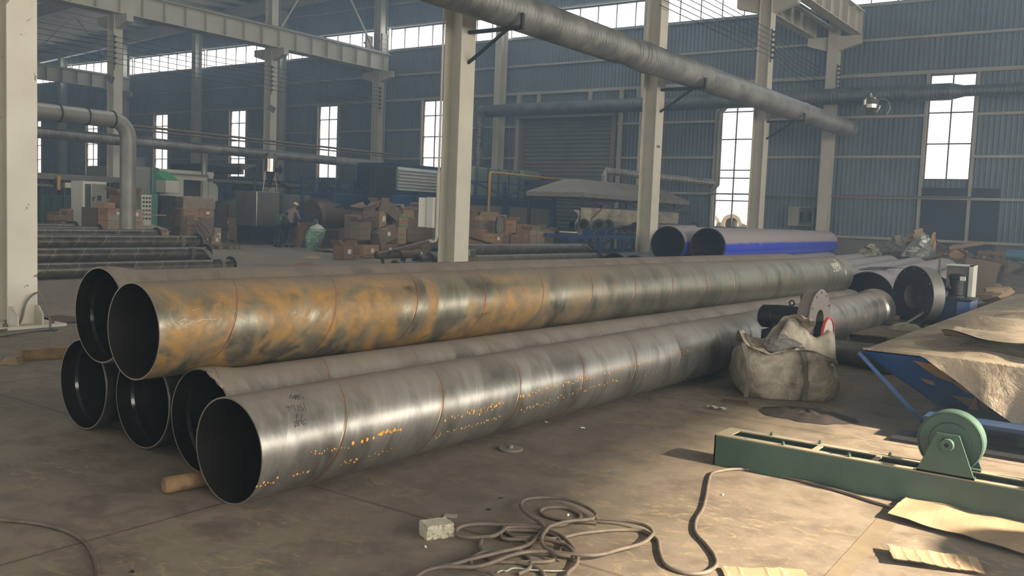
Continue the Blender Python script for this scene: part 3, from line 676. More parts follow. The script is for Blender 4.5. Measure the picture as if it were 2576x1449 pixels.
# ================================================================ MACHINES IN THE MIDDLE DISTANCE
def blk(X, pxl, pxr, pyt, depth, pyb=None, pxt=None):
    """block whose +x face lies in the plane x=X, spanning pixels pxl..pxr, top at pyt (read at pxl); returns x0,x1,y0,y1,z0,z1"""
    a = onx(pxl, pyt, X); b = onx(pxr, pyt, X)
    z0 = 0 if pyb is None else onx(pxl, pyb, X).z
    return (X-depth, X, a.y, b.y, z0, a.z)
MT['blue'] = paint('machine_blue', (34,72,122), .45, .1, .3, 2)
MT['dblue'] = paint('machine_dark_blue', (34,56,86), .5, .1, .35, 1.2)
MT['mgreen'] = paint('machine_green', (84,132,108), .5, .1, .45, .9, bump=.05)
MT['mgdark'] = paint('machine_dark_green', (58,84,74), .55, .1, .5, 1.1)
MT['booth'] = paint('booth_white', (206,204,186), .55, 0, .15, 1.3)
MT['brightgreen'] = paint('hood_green', (70,170,110), .5, 0, .15, 2)
MT['stainless'] = paint('stainless', (176,174,160), .3, .85, .3, 1.5)
MT['panelg'] = paint('oven_panel', (136,136,124), .6, .1, .2, .8)
MT['black'] = paint('black_part', (26,26,26), .5, .1, .2, 4)
MT['yellowp'] = paint('yellow_pipe', (190,150,60), .5, .1, .25, 3)
MT['tarp'] = paint('dusty_tarp', (128,122,108), .75, 0, .3, 1.5, bump=.4)
MT['paleTarp'] = paint('pale_sheeting', (176,170,142), .7, 0, .35, 1.8, dirt=(104,98,80), bump=.6)
MT['whitel'] = paint('paper_label', (216,216,206), .7, 0, .05, 5)
# --- large dark green press at far left
X = -34.0
x0,x1,y0,y1,z0,z1 = blk(X, 60, 206, 425, 3.0)
r_ = thing('press_machine', 'tall dark green machine behind the white column at far left', 'machine', ((x0+x1)/2, (y0+y1)/2, 0))
mb = MB().bb(x0,x1,y0,y1,0,z1-.9)
for k in range(5): yy = y0+(y1-y0)*(k+.5)/5; mb.bb(x1, x1+.12, yy-.1, yy+.1, 0, z1-.9)
mb.build('body', MT['mgdark'], r_, bevel=.03)
m2 = MB().bb(x0,x1,y0-.1,y1+2.2,z1-.32,z1-.1).bb(x1-.1,x1+.05,y0-.1,y1+2.2,z1-.6,z1-.5); m2.build('top_beam', MT['greyst'], r_)
for k in range(4):
    yy = y0+.5+k*(y1+1.5-y0)/4; MB().bb(x1-.3,x1-.15,yy,yy+.14,z1-.95,z1-.3).build('post', MT['dark'], r_)
for k in range(3):
    yy = y0+1.2+k*1.2; MB().cyl((x1-.1,yy,z1-.45),(x1+.12,yy,z1-.45),.17,14).build('pulley', MT['dark'], r_)
a = onx(148,442,X+.15); b = onx(148,478,X+.15)
MB().tube([a, b], .07, 10).build('yellow_tube', MT['yellowp'], r_)
x0,x1,y0,y1,z0,z1 = blk(X+.02, 160, 188, 459, .3, 472); MB().bb(x0,x1+.12,y0,y1,z0,z1).build('pale_plate', MT['booth'], r_)
# --- control cabinet
X = -31.0
x0,x1,y0,y1,z0,z1 = blk(X, 210, 270, 455, .8)
r_ = thing('control_cabinet', 'pale grey control cabinet with dark open slot and handle beside the green machine', 'cabinet', ((x0+x1)/2,(y0+y1)/2,0))
MB().bb(x0,x1-.05,y0,y1,.25,z1).bb(x0+.05,x1-.1,y0+.05,y1-.05,0,.25).build('body', MT['booth'], r_)
d = (y1-y0)
MB().bb(x1-.05,x1,y0+.32*d,y1-.02*d,.55,z1-.08).build('door', MT['stainless'], r_, bevel=.01)
MB().bb(x1-.05,x1-.03,y0+.1*d,y0+.31*d,.3,z1-.1).build('slot', MT['mgdark'], r_)
zc_ = z1-.55; MB().bb(x1,x1+.03,y0+.38*d,y0+.41*d,zc_-.15,zc_).bb(x1,x1+.03,y0+.38*d,y0+.48*d,zc_-.03,zc_).build('handle', MT['black'], r_)
MB().bb(x1,x1+.015,y0+.58*d,y0+.75*d,zc_-.12,zc_+.06).build('display', MT['dark'], r_)
# --- green tank machine behind bent duct
X = -36.0
x0,x1,y0,y1,z0,z1 = blk(X, 330, 401, 417, 3.5)
r_ = thing('tank_machine', 'pale tank with green corner behind the topmost open carton', 'machine', ((x0+x1)/2,(y0+y1)/2,0))
d = y1-y0
MB().bb(x0,x1,y0,y0+.72*d,0,z1).build('body', MT['panelg'], r_, bevel=.1)
MB().bb(x0,x1,y0+.73*d,y1,0,z1).build('corner', MT['mgreen'], r_, bevel=.06)
MB().bb(x0+.5,x1-.3,y0+.4,y1-.5,z1,z1+.42).build('top_unit', MT['greyst'], r_)
# --- green electrical panel with rows of knobs
X = -30.3
x0,x1,y0,y1,z0,z1 = blk(X, 352, 397, 486, .5)
r_ = thing('switch_cabinet', 'green framed switch panel with rows of round knobs', 'panel', ((x0+x1)/2,(y0+y1)/2,0))
d = y1-y0; MB().bb(x0,x1,y0,y1,.1,z1).build('body', MT['mgreen'], r_)
MB().bb(x1,x1+.02,y0+.08*d,y0+.62*d,.7,z1-.05).build('face_plate', MT['booth'], r_)
for i in range(3):
    for j in range(6):
        yy = y0+(.18+.17*i)*d; zz = z1-.16-.15*j; MB().cyl((x1+.02,yy,zz),(x1+.06,yy,zz),.035,10).build('knob', MT['dark'], r_)
# --- white booth with open door and green hood
X = -36.2
x0,x1,y0,y1,z0,z1 = blk(X, 402, 538, 424, 4)
d = y1-y0; r_ = thing('spray_booth', 'cream booth with square opening and open door behind the wrapped cartons', 'booth', ((x0+x1)/2,(y0+y1)/2,0))
oy0, oy1, oz0, oz1 = onx(462,452,X).y, onx(508,452,X).y, onx(462,510,X).z, onx(462,452,X).z
MB().bb(x1-.1,x1,y0,oy0,0,z1).bb(x1-.1,x1,oy1,y1,0,z1).bb(x1-.1,x1,oy0,oy1,oz1,z1).bb(x1-.1,x1,oy0,oy1,0,oz0).bb(x0,x1-.1,y0,y0+.1,0,z1).bb(x0,x1-.1,y1-.1,y1,0,z1).bb(x0,x1-.1,y0,y1,z1-.1,z1).bb(x0,x0+.1,y0,y1,0,z1).build('shell', MT['booth'], r_)
MB().bb(x1+.02,x1+.08,oy1,onx(546,456,X).y,0,onx(508,456,X).z).build('door', MT['booth'], r_)
MB().tube([(x1+.06,y0+.3,z1-.18),(x1+.06,y1-.35,z1-.18),(x1+.06,y1-.35,z1-1.2)], .035, 8).build('cable_pipe', MT['panelg'], r_)
MB().bb(x0+1,x1-1.6,oy0,oy1-.3,.6,1.9).build('inner_cabinet', MT['stainless'], r_)
# hood box
X2 = X+.9
hy0, hy1, hz0, hz1 = onx(417,453,X2).y, onx(450,453,X2).y, onx(417,484,X2).z, onx(417,453,X2).z
h_ = thing('intake_hood', 'small cream hood with bright green sloping lid on the booth front', 'hood', (X2-.4, (hy0+hy1)/2, hz0))
MB().bb(X+.01,X2,hy0,hy1,hz0,hz1).build('box', MT['booth'], h_)
MB().prism([(X+.01,hy0-.02,hz1+.01),(X2+.02,hy0-.02,hz1+.01),(X+.01,hy0-.02,hz1+.42)], (0,hy1-hy0+.04,0)).build('lid', MT['brightgreen'], h_)
# dark canopy on the booth
cy0, cy1 = onx(462,420,-37.5).y, onx(583,440,-37.5).y
r_ = thing('extraction_canopy', 'dark dusty sloping canopy on top of the cream booth', 'canopy', (-38, (cy0+cy1)/2, z1))
zb = z1+.02; zt = onx(515,406,-37.5).z
MB().prism([(-36.6,cy0+2.6,zb),(-36.6,cy1,zb),(-36.6,cy1,zb+.22),(-36.6,cy0+3.6,zt),(-36.6,cy0+2.6,zt)], (-2.4,0,0)).build('canopy', MT['tarp'], r_)
MB().bb(-39,-36.7,cy0+.3,cy0+2.55,zb,zt-.15).build('fan_box', MT['black'], r_, bevel=.05)
# rails and posts of the conveyor behind (542..660, 440..590)
X = -33.5
r_ = thing('overhead_conveyor', 'dark overhead conveyor rail with blue posts behind the carton stacks', 'conveyor', (X, 28, 0))
a, b = onx(540,446,X), onx(775,462,X)
for dz in (0, -.22): MB().bb(X-.1,X,a.y,b.y,a.z+dz-.05,a.z+dz+.03).build('rail', MT['dark'], r_)
MB().bb(X-.5,X-.3,a.y,b.y,a.z-.2,a.z-.05).build('beam', MT['greyst'], r_)
for px in (575, 622, 656):
    p = onx(px,480,X); MB().bb(X-.15,X,p.y-.09,p.y+.09,0,a.z-.2).build('post', MT['dblue'], r_)
    MB().bar((X-.07,p.y,a.z-.95),(X-.07,p.y-.55,a.z-.25),.08,.08).build('knee_brace', MT['dblue'], r_)
for k in range(7):
    p = onx(590+k*9,470,X+.05); MB().cyl((X,p.y,a.z-.42),(X+.08,p.y,a.z-.42),.11,10).build('trolley_wheel', MT['dark'], r_)
x_ = X-.9
MB().bb(x_-.03,x_,a.y,b.y,.0,a.z-1.0).build('cladding_sheet', MT['shut'], r_)
# --- stainless mixing machine
X = -29.5
x0,x1,y0,y1,z0,z1 = blk(X, 646, 704, 481, 1.3)
d = y1-y0; cy_ = (y0+y1)/2; cx_ = (x0+x1)/2
r_ = thing('dosing_machine', 'stainless cabinet with shiny cylindrical hopper on top beside the worker', 'machine', (cx_,cy_,0))
MB().bb(x0,x1,y0,y1,.75,z1).build('cabinet', MT['stainless'], r_, bevel=.02)
MB().bb(x0+.1,x1-.05,y0+.05,y1-.05,.1,.75).build('plinth', MT['dark'], r_)
hb = onx(682,432,X-.6); ht = onx(682,400,X-.6)
MB().lathe([(0,.02),(0,.24),(ht.z-hb.z,.24),(ht.z-hb.z,.02)], (cx_,hb.y,hb.z), (cx_,hb.y,9), 24).build('hopper', paint('polished', (200,190,160), .15, 1, .3, 3), r_)
MB().lathe([(0,.26),(.1,.26),(.1,.2),(.22,.2),(.22,.02)], (cx_,hb.y,ht.z), (cx_,hb.y,9), 20).build('lid', MT['greyst'], r_)
MB().lathe([(0,.03),(hb.z-z1-.15,.2)], (cx_,hb.y,z1+.15), (cx_,hb.y,9), 16).build('cone', MT['dark'], r_)
for sy in (-.25,.25): MB().tube([(cx_,hb.y+sy*1.5,z1),(cx_,hb.y+sy,hb.z)], .025, 6).build('stand_leg', MT['stainless'], r_)
MB().tube([(cx_,hb.y-.1,ht.z+.2),(cx_,hb.y-.5,ht.z+.1),(cx_,hb.y-.75,ht.z-.5),(cx_,hb.y-.8,1.2)], .05, 8).build('hose', MT['black'], r_)
MB().tube([(cx_,hb.y+.45,z1+.4),(cx_,hb.y+.9,z1+.3),(cx_,hb.y+1.6,z1-.5),(cx_,hb.y+2.0,z1-1.1)], .06, 8).build('hose', MT['black'], r_)
MB().cyl((cx_,hb.y+.3,hb.z+.1),(cx_+.25,hb.y+.42,hb.z+.1),.09,12).cyl((cx_+.1,hb.y+.42,hb.z+.28),(cx_+.1,hb.y+.42,hb.z-.1),.04,8).build('valve', MT['dark'], r_)
# dark motor unit behind the worker
p = onx(722,520,-29.5)
r_ = thing('pump_unit', 'small black pump unit between the stainless cabinet and the grey control desk', 'pump', (-29.8,p.y,0))
MB().bb(-30.1,-29.5,p.y-.35,p.y+.35,0,1.0).build('base', MT['dark'], r_); MB().cyl((-29.9,p.y-.5,1.25),(-29.9,p.y+.45,1.25),.27,18).build('motor', MT['black'], r_)
MB().bb(-30.15,-29.6,p.y+.1,p.y+.5,1.4,1.8).build('terminal_box', MT['dark'], r_)
# --- grey control desk with lamps
X = -29.0
x0,x1,y0,y1,z0,z1 = blk(X, 734, 822, 489, 1.1)
r_ = thing('control_desk', 'grey control cabinet with small indicator lamps behind the worker', 'cabinet', ((x0+x1)/2,(y0+y1)/2,0))
d = y1-y0; MB().bb(x0,x1,y0,y0+.62*d,0,z1).bb(x0,x1-.15,y0+.62*d,y1,0,z1-.05).build('body', paint('desk_grey', (112,112,102), .5, .2, .2, 1), r_, bevel=.02)
lm = NT('indicator_lamp'); lm.b.inputs['Emission Color'].default_value = (.9,1,.6,1); lm.b.inputs['Emission Strength'].default_value = 3; lm.set((.8,.9,.6,1), .4)
for px, py in ((800,503),(805,503),(800,521)):
    q = onx(px,py,X-.14); MB().cyl((x1-.15,q.y,q.z),(x1-.11,q.y,q.z),.035,8).build('lamp', lm.m, r_)
# --- dark blue mixer with round drum
X = -27.6
x0,x1,y0,y1,z0,z1 = blk(X, 842, 962, 486, 2.2)
r_ = thing('blue_mixer', 'big dark blue machine with brown drum behind the carton heap', 'machine', ((x0+x1)/2,(y0+y1)/2,0))
MB().bb(x0,x1,y0,y1,.1,z1).build('body', MT['dblue'], r_, bevel=.04)
q = onx(826,540,X-.4)
MB().lathe([(0,.02),(0,.72),(.12,.8),(1.2,.8),(1.25,.7)], (X-.5,q.y-.9,1.15), (X-.5,q.y+1,1.15), 32).build('drum', paint('drum_brown', (92,72,58), .45, .5, .4, 2), r_)
MB().bar((X+.1,q.y-2.2,1.0),(X+.1,q.y+.2,1.7),.12,.06).build('chute', MT['dblue'], r_)
# louvre box and dark cabinet above
X = -27.0
x0,x1,y0,y1,z0,z1 = blk(X, 937, 998, 413, .5, 487)
r_ = thing('fan_cabinet', 'square black cabinet standing high beside the white louvres', 'cabinet', ((x0+x1)/2,(y0+y1)/2,z0))
MB().bb(x0,x1-.05,y0,y1,z0,z1).build('body', MT['black'], r_, bevel=.02)
MB().bb(x1-.05,x1,y0+.12,y1-.15,z0+.1,z1-.14).build('door', MT['dark'], r_, bevel=.01)
MB().bb(x0+.1,x1-.1,y0+.1,y1-.1,1.75,z0).build('support_frame', MT['dblue'], r_)
x0,x1,y0,y1,z0,z1 = blk(X, 1002, 1112, 419, 2.2)
r_ = thing('blue_dryer', 'blue machine housing with white slatted louvre panel', 'machine', ((x0+x1)/2,(y0+y1)/2,0))
MB().bb(x0,x1,y0-.35,y1+1.2,0,onx(1004,492,X).z).build('lower_body', MT['blue'], r_, bevel=.02)
MB().bb(x0,x1-.1,y0-.25,y1+1.2,onx(1004,492,X).z,z1+.15).build('upper_body', MT['dblue'], r_)
lz0 = onx(1004,478,X).z; n = 7
lv = MB()
for k in range(n):
    za = lz0+(z1-lz0)*k/n; zb2 = za+(z1-lz0)/n*.94
    lv.prism([(x1-.1,y0,za),(x1+.06,y0,za),(x1-.02,y0,zb2),(x1-.1,y0,zb2)], (0,y1-y0,0))
lv.build('louvre_panel', paint('louvre_white', (178,182,172), .5, .3, .15, 1), r_)
x0,x1,y0,y1,z0,z1 = blk(-24.5, 990, 1056, 490, .5)
r_ = thing('blue_guard', 'bright blue guard sheet rising behind the top of the carton heap', 'guard', ((x0+x1)/2,(y0+y1)/2,0))
MB().bb(x1-.06,x1,y0,y1,.05,z1).build('sheet', MT['blue'], r_, bevel=.01); MB().bb(x1-.4,x1-.06,y0,y0+.06,0,z1).build('frame_post', MT['dblue'], r_); MB().bb(x1-.4,x1-.06,y1-.06,y1,0,z1).build('frame_post', MT['dblue'], r_)
# --- blue truss gantries
def truss(label, X, pxa, pya, pxb, h, nbay, zbase_beam=.22, mat='blue'):
    a = onx(pxa,pya,X); b = onx(pxb,pya,X); z1 = a.z; z0 = z1-h; L = b.y-a.y
    r_ = thing('truss_gantry', label, 'gantry', (X,(a.y+b.y)/2,0))
    MB().bb(X-.08,X,a.y,b.y,z1-.08,z1).build('top_chord', MT[mat], r_)
    MB().bb(X-.08,X,a.y,b.y,z0,z0+.1).build('bottom_chord', MT[mat], r_)
    for k in range(nbay+1): y = a.y+L*k/nbay; MB().bb(X-.1,X+.01,y-.06,y+.06,0 if k%2==0 else z0,z1+.05 if k%2==0 else z1).build('post', MT[mat], r_)
    for k in range(nbay):
        y_, yy = a.y+L*k/nbay, a.y+L*(k+1)/nbay
        p, q = ((y_, z0+.1), (yy, z1-.08)) if k%2==0 else ((y_, z1-.08), (yy, z0+.1))
        MB().bar((X-.05,p[0],p[1]),(X-.05,q[0],q[1]),.06,.07).build('diagonal', MT[mat], r_)
    return r_, a, b, z0
truss('dark blue truss gantry over the mixer behind the worker', -28.2, 763, 447, 937, .62, 4, mat='dblue')
r_, ta, tb, tz = truss('blue truss gantry above the grey panelled oven', -24.0, 1120, 447, 1402, .72, 4)
p0, p1 = ta.y-1.5, tb.y
r_ = thing('curing_oven', 'long oven of grey panels under a blue beam behind the right-hand cartons', 'oven', (-25, (p0+p1)/2, 0))
MB().bb(-24.2,-24.02,p0,p1,tz-.32,tz-.02).build('blue_beam', MT['dblue'], r_)
n = 9
for k in range(n): ya = p0+(p1-p0)*k/n; MB().bb(-26.5,-24.1,ya,ya+(p1-p0)/n-.025,.12,tz-.33).build('panel', MT['panelg'], r_)
for k in range(3): ya = p0+(p1-p0)*(k+.62)/2.7; MB().bb(-24.1,-23.98,ya-.1,ya+.1,0,tz).build('post', MT['blue'], r_)
# plant on top: green ribbed tank
X = -25.6
x0,x1,y0,y1,z0,z1 = blk(X, 1190, 1322, 418, 1.8, 470)
r_ = thing('green_tank', 'ribbed grey-green tank standing above the oven', 'tank', ((x0+x1)/2,(y0+y1)/2,z0))
MB().bb(x0,x1,y0,y1,1.6,z1).build('body', paint('tank_green', (124,146,132), .5, .2, .3, 1), r_, bevel=.05)
for k in range(5): y = y0+(y1-y0)*(k+.3)/5; MB().bb(x1,x1+.06,y,y+.05,1.6,z1).build('rib', MT['mgdark'], r_)
yy = onx(1310,420,X).y; MB().bb(x0+.2,x1+.1,yy,min(38.3, onx(1384,425,X).y),z1-.42,z1+.05).build('lid', paint('tank_lid', (124,150,136), .5, .1, .2, 1), r_, bevel=.12)
# yellow-brown gas pipe with elbow
X = -23.7
a = onx(1228,560,X); b = onx(1233,433,X); c_ = onx(1500,458,X)
r_ = thing('gas_pipe', 'yellow-brown pipe rising beside the cartons and turning along the oven top', 'pipe', (X,a.y,0))
MB().tube([(X,a.y,0),(X,a.y,b.z-.12),(X,a.y+.03,b.z-.04),(X,a.y+.12,b.z),(X,c_.y,b.z)], .055, 10).build('pipe_wall', MT['yellowp'], r_)
# pale slatted crates standing behind the gantry, seen through it
X = -28.5
x0,x1,y0,y1,z0,z1 = blk(X, 1385, 1505, 445, .6)
r_ = thing('louvre_screen', 'white slatted screen seen through the blue frame beside the dusty canopy', 'screen', ((x0+x1)/2,(y0+y1)/2,0))
for k in range(8): zz = z1-.1-k*.28; MB().bb(x1-.05,x1,y0,y1,zz-.2,zz).build('slat', MT['booth'], r_)
for y in (y0,y1): MB().bb(x1-.15,x1-.06,y-.05,y+.05,0,z1).build('post', MT['blue'], r_)
x0,x1,y0,y1,z0,z1 = blk(-26.0, 1340, 1392, 436, .8)
tag(MB().bb(x0,x1,y0,y1,tz+.02,z1-.1).build('brown_cabinet', paint('brown_cab', (104,92,76), .6, 0, .3, 1), bevel=.02), 'brown cabinet standing on the oven just left of the white slats', 'cabinet')
# --- dusty tarpaulin canopy station
X = -17.5
def P(px, py, x=X): return onx(px, py, x)
la, ra = P(1470,487), P(1735,504)
r_ = thing('canopy_station', 'dusty grey tarpaulin canopy on a dark frame above the spiral pipes', 'canopy', (X-1,(la.y+ra.y)/2,0))
ze = (la.z+ra.z)/2; yA, yB = la.y, ra.y; zt = P(1500,456,X-1.2).z
E_ = [(X,yA,ze),(X,yB,ze),(X-2.6,yB,ze),(X-2.6,yA,ze)]; T_ = [(X-.95,yA+1.2,zt),(X-.95,yB-1.6,zt),(X-1.65,yB-1.6,zt),(X-1.65,yA+1.2,zt)]
mb = MB(); mb.add(E_+T_, [(0,1,5,4),(1,2,6,5),(2,3,7,6),(3,0,4,7),(4,5,6,7)])
mb.add([(x,y,z-.17) for x,y,z in E_]+E_, [(0,1,5,4),(1,2,6,5),(2,3,7,6),(3,0,4,7)]); mb.build('tarpaulin', MT['tarp'], r_)
for x in (X-.1, X-2.5):
    for y in (yA+.1, yB-1.3): MB().bb(x-.05,x+.05,y-.05,y+.05,0,ze).build('post', MT['dark'], r_)
MB().bb(X-.12,X-.02,yA,yB,ze-.62,ze-.5).build('beam', MT['dark'], r_)
for k in range(6):
    y_ = yA+(yB-yA)*k/6; yy = yA+(yB-yA)*(k+1)/6; z_a, z_b = (ze-.5, ze-.12) if k%2 else (ze-.12, ze-.5)
    MB().bar((X-.07,y_,z_a),(X-.07,yy,z_b),.06,.05).build('lattice', MT['dark'], r_)
MB().bar((X+.02,yA-.2,ze-1.35),(X+.02,yA+1.6,ze-.4),.07,.06).build('stay', MT['greyst'], r_)
q1 = ze-.55; q0 = P(1470,566).z
def curt(u, v):
    return (X+.03+.05*math.sin(u*31)*v+.04*noise.noise(Vector((u*14, v*5, 1))), yA-.25+(yB-yA-1.1+.25)*u, q1-(q1-q0)*v*(1+.03*math.sin(u*23)))
r2 = thing('sheeting_curtain', 'pale crumpled sheeting hung like a curtain above the flanged pipes', 'curtain', (X,(yA+yB)/2,q0))
MB().grid(curt, 90, 14, smooth=True).build('cloth', MT['paleTarp'], r2)
def sk(u, v): return (X-.1+.12*math.sin(v*6+u*5)+.3*v, yA-.55+.6*u+.08*math.sin(v*9), q1-.1-(q1-q0+.35)*v)
MB().grid(sk, 8, 16).build('side_flap', MT['paleTarp'], r2)
MB().cyl((X+.2,yA-.5,q0-.12),(X+.2,yA+.25,q0-.12),.09,14).build('roller', MT['stainless'], r2)
# blue roller table under it
tb0, tb1 = P(1420,600).y, P(1660,600).y
r_ = thing('blue_roller_table', 'bright blue steel roller table beneath the spiral pipes', 'table', (X,(tb0+tb1)/2,0))
zt_ = q0-.35
for x in (X+.3, X-1.2): MB().bb(x-.06,x+.06,tb0,tb1,zt_-.14,zt_).build('long_beam', MT['blue'], r_)
MB().bb(X-1.2,X+.3,tb0,tb1,.28,.36).build('shelf', MT['dblue'], r_)
for k in range(5):
    y = tb0+.1+(tb1-tb0-.2)*k/4
    for x in (X+.3, X-1.2): MB().bb(x-.06,x+.06,y-.06,y+.06,0,zt_-.14).build('leg', MT['blue'], r_)
    MB().bb(X-1.2,X+.3,y-.05,y+.05,zt_-.12,zt_).build('cross_beam', MT['blue'], r_)
    MB().bar((X+.3,y,.4),(X+.3,y+.8,zt_-.2),.05,.05).build('brace', MT['dblue'], r_)
for k in range(7):
    y = tb0+.3+k*(tb1-tb0-.5)/6; MB().cyl((X-.4,y,zt_+.05),(X+.35,y,zt_+.05),.05,10).build('roller', MT['stainless'], r_)
# small wall hatch, right (1990-2050)
a, b = ony(1989,520,38.6), ony(2051,570,38.6)
r_ = thing('wall_cabinet', 'grey wall cabinet with open dark compartment beside the corbelled column', 'cabinet', ((a.x+b.x)/2, 38.5, b.z))
xm = a.x+(b.x-a.x)*.42
MB().bb(a.x,xm,38.3,38.8,b.z,a.z).build('door', MT['panelg'], r_)
MB().bb(xm,b.x,38.75,38.8,b.z,a.z).bb(b.x-.06,b.x,38.3,38.75,b.z,a.z).bb(xm,b.x,38.3,38.75,a.z-.05,a.z).bb(xm,b.x,38.3,38.75,b.z,b.z+.05).build('frame', MT['greyst'], r_)
MB().cyl((b.x-.45,38.55,b.z+.2),(b.x-.45,38.55,a.z-.2),.2,14).build('reel', MT['black'], r_)
# outside the tall window: heap of pale concrete pipes
MT['outp'] = paint('outdoor_pipe', (190,182,164), .8, 0, .25, 1.5)
random.seed(5)
for k in range(9):
    x = -21.5+(k%5)*1.7+(.8 if k > 4 else 0); z = .55+(1.0 if k > 4 else 0); y = 47+random.random()*2
    a_ = random.uniform(-.3,.3); L = 1.4; dx_, dy_ = math.sin(a_)*L, math.cos(a_)*L
    r_ = thing('concrete_pipe', 'pale concrete pipe in the sunlit heap outside the tall window', 'pipe', (x,y,0), 0, 'concrete pipes outside the window')
    MB().lathe([(0,.36),(0,.55),(3,.55),(3,.36)]+[(0,.36)], (x-dx_,y-dy_,z), (x+dx_,y+dy_,z), 22).build('pipe_wall', MT['outp'], r_)
# ================================================================ CARTONS
def kraft(name, rgb, tape=True):
    t = NT(name); co = t.coord(); n = t.noise(co, 4, 5, .6); n2 = t.noise(co, 30, 2)
    a = s2l(rgb); c = t.mix(n, a, tuple(v*.68 for v in a[:3])+(1,)); c = t.mix(t.math('MULTIPLY', n2, .15), c, tuple(v*.6 for v in a[:3])+(1,))
    t.set(c, .8, 0, .2); return t.m
K = [kraft('kraft_%s' % n, c) for n, c in (('tan', (166,134,100)), ('brown', (138,110,84)), ('pale', (168,146,116)), ('greyed', (128,112,96)), ('dusky', (104,84,70)))]
MT['print'] = paint('carton_print', (84,66,54), .8, 0, .2, 20)
MT['redprint'] = paint('red_print', (176,60,48), .8, 0, .2, 20)
MT['greenprint'] = paint('green_print', (70,150,100), .8, 0, .1, 20)
MT['tape'] = paint('packing_tape', (170,140,96), .35, 0, .15, 10)
def glyph_row(mb, x, y0, z0, n, s, seed=0, axis='x'):
    """a row of small blocky printed characters on a face at constant x (or y)"""
    rr = random.Random(seed)
    for k in range(n):
        y = y0+k*s*1.25
        strokes = [(0,1,.85,1),(0,1,.42,.56),(.42,.56,0,1),(0,.14,0,1),(.86,1,0,1),(0,1,0,.13)]
        rr.shuffle(strokes)
        for (a, b, c, d) in strokes[:4]:
            if axis == 'x': mb.bb(x, x+.002, y+a*s, y+b*s, z0+c*s, z0+d*s)
            else: mb.bb(y+a*s, y+b*s, x-.002, x, z0+c*s, z0+d*s)
def carton(c, d, kraft_i, label, rz=0.0, tilt=(0,0), open_=0, prints=True, lab=False, group='cardboard cartons', extra=None):
    """c: centre of the base; d: (along x, along y, height); the printed face looks to +x"""
    r_ = thing('carton', label, 'carton', c, 0, group); r_.rotation_euler = (tilt[0], tilt[1], rz)
    x, y, h = d[0]/2, d[1]/2, d[2]
    mb = MB(); th = .006
    if open_:
        mb.bb(-x,-x+th,-y,y,0,h).bb(x-th,x,-y,y,0,h).bb(-x,x,-y,-y+th,0,h).bb(-x,x,y-th,y,0,h).bb(-x,x,-y,y,0,th)
    else: mb.bb(-x,x,-y,y,0,h)
    loc_part(mb, 'body', K[kraft_i], r_)
    if open_:
        fl_ = .5*min(d[0], d[1])
        for k, (px_, py_, a) in enumerate(((x,0,1),(-x,0,-1))):
            f = MB(); ang = .35+.25*((k+open_)%3); sx = 1 if px_ > 0 else -1
            ex = (sx*math.sin(ang)*fl_, math.cos(ang)*fl_)
            f.prism([(px_,-y,h),(px_+ex[0],-y,h+ex[1]),(px_+ex[0]+.006,-y,h+ex[1]),(px_+.006,-y,h)], (0,2*y,0)); loc_part(f, 'flap', K[kraft_i], r_)
        for k, sy in enumerate((1,-1)):
            f = MB(); ang = 1.2-.5*k; ey = (sy*math.sin(ang)*fl_, math.cos(ang)*fl_)
            f.prism([(-x,sy*y,h),(-x,sy*y+ey[0],h+ey[1]),(-x,sy*y+ey[0],h+ey[1]+.006),(-x,sy*y,h+.006)], (2*x,0,0)); loc_part(f, 'flap', K[kraft_i], r_)
    else:
        loc_part(MB().bb(-x-.001,x+.001,-.03,.03,h-.06,h+.001), 'tape_strip', MT['tape'], r_)
    if prints:
        g = MB(); n = 4 if y > .2 else 3; s = min(.06, 2*y*.6/(n*1.25)); seed = int(abs(c[0]*37+c[1]*91+c[2]*13))
        glyph_row(g, x, -y*.62, h*.55, n, s, seed); g.bb(x, x+.002, -y*.6, y*.6, h*.24, h*.27); loc_part(g, 'printed_text', MT['print'], r_)
        g = MB(); glyph_row(g, -y, -x*.6, h*.5, 3, min(.05, x*.35), seed+1, 'y'); loc_part(g, 'printed_text', MT['print'], r_)
    if lab:
        loc_part(MB().bb(x, x+.004, -.02, .12, h*.42, h*.72), 'paper_label', MT['whitel'], r_)
    if extra == 'green':
        loc_part(MB().bb(x, x+.003, -y, y, h*.72, h*.8).bb(x, x+.003, -y, y, h*.12, h*.22), 'green_band', MT['greenprint'], r_)
        g = MB(); glyph_row(g, x, -y*.6, h*.45, 3, y*.36, 4); g.bb(x,x+.003,-y*.6,y*.5,h*.34,h*.38); loc_part(g, 'red_text', MT['redprint'], r_)
    return r_
def boxat(px, py, X, wpx, hpx, kraft_i, label, dx=.45, z=None, **k):
    """carton whose +x face is in plane X, left edge px, base row py, wpx wide and hpx tall in the photo"""
    a = onx(px, py, X); b = onx(px+wpx, py, X); t_ = onx(px, py-hpx, X)
    z0 = a.z if z is None else z
    return carton((X-dx/2, (a.y+b.y)/2, max(0, z0)), (dx, b.y-a.y, t_.z-a.z), kraft_i, label, **k)
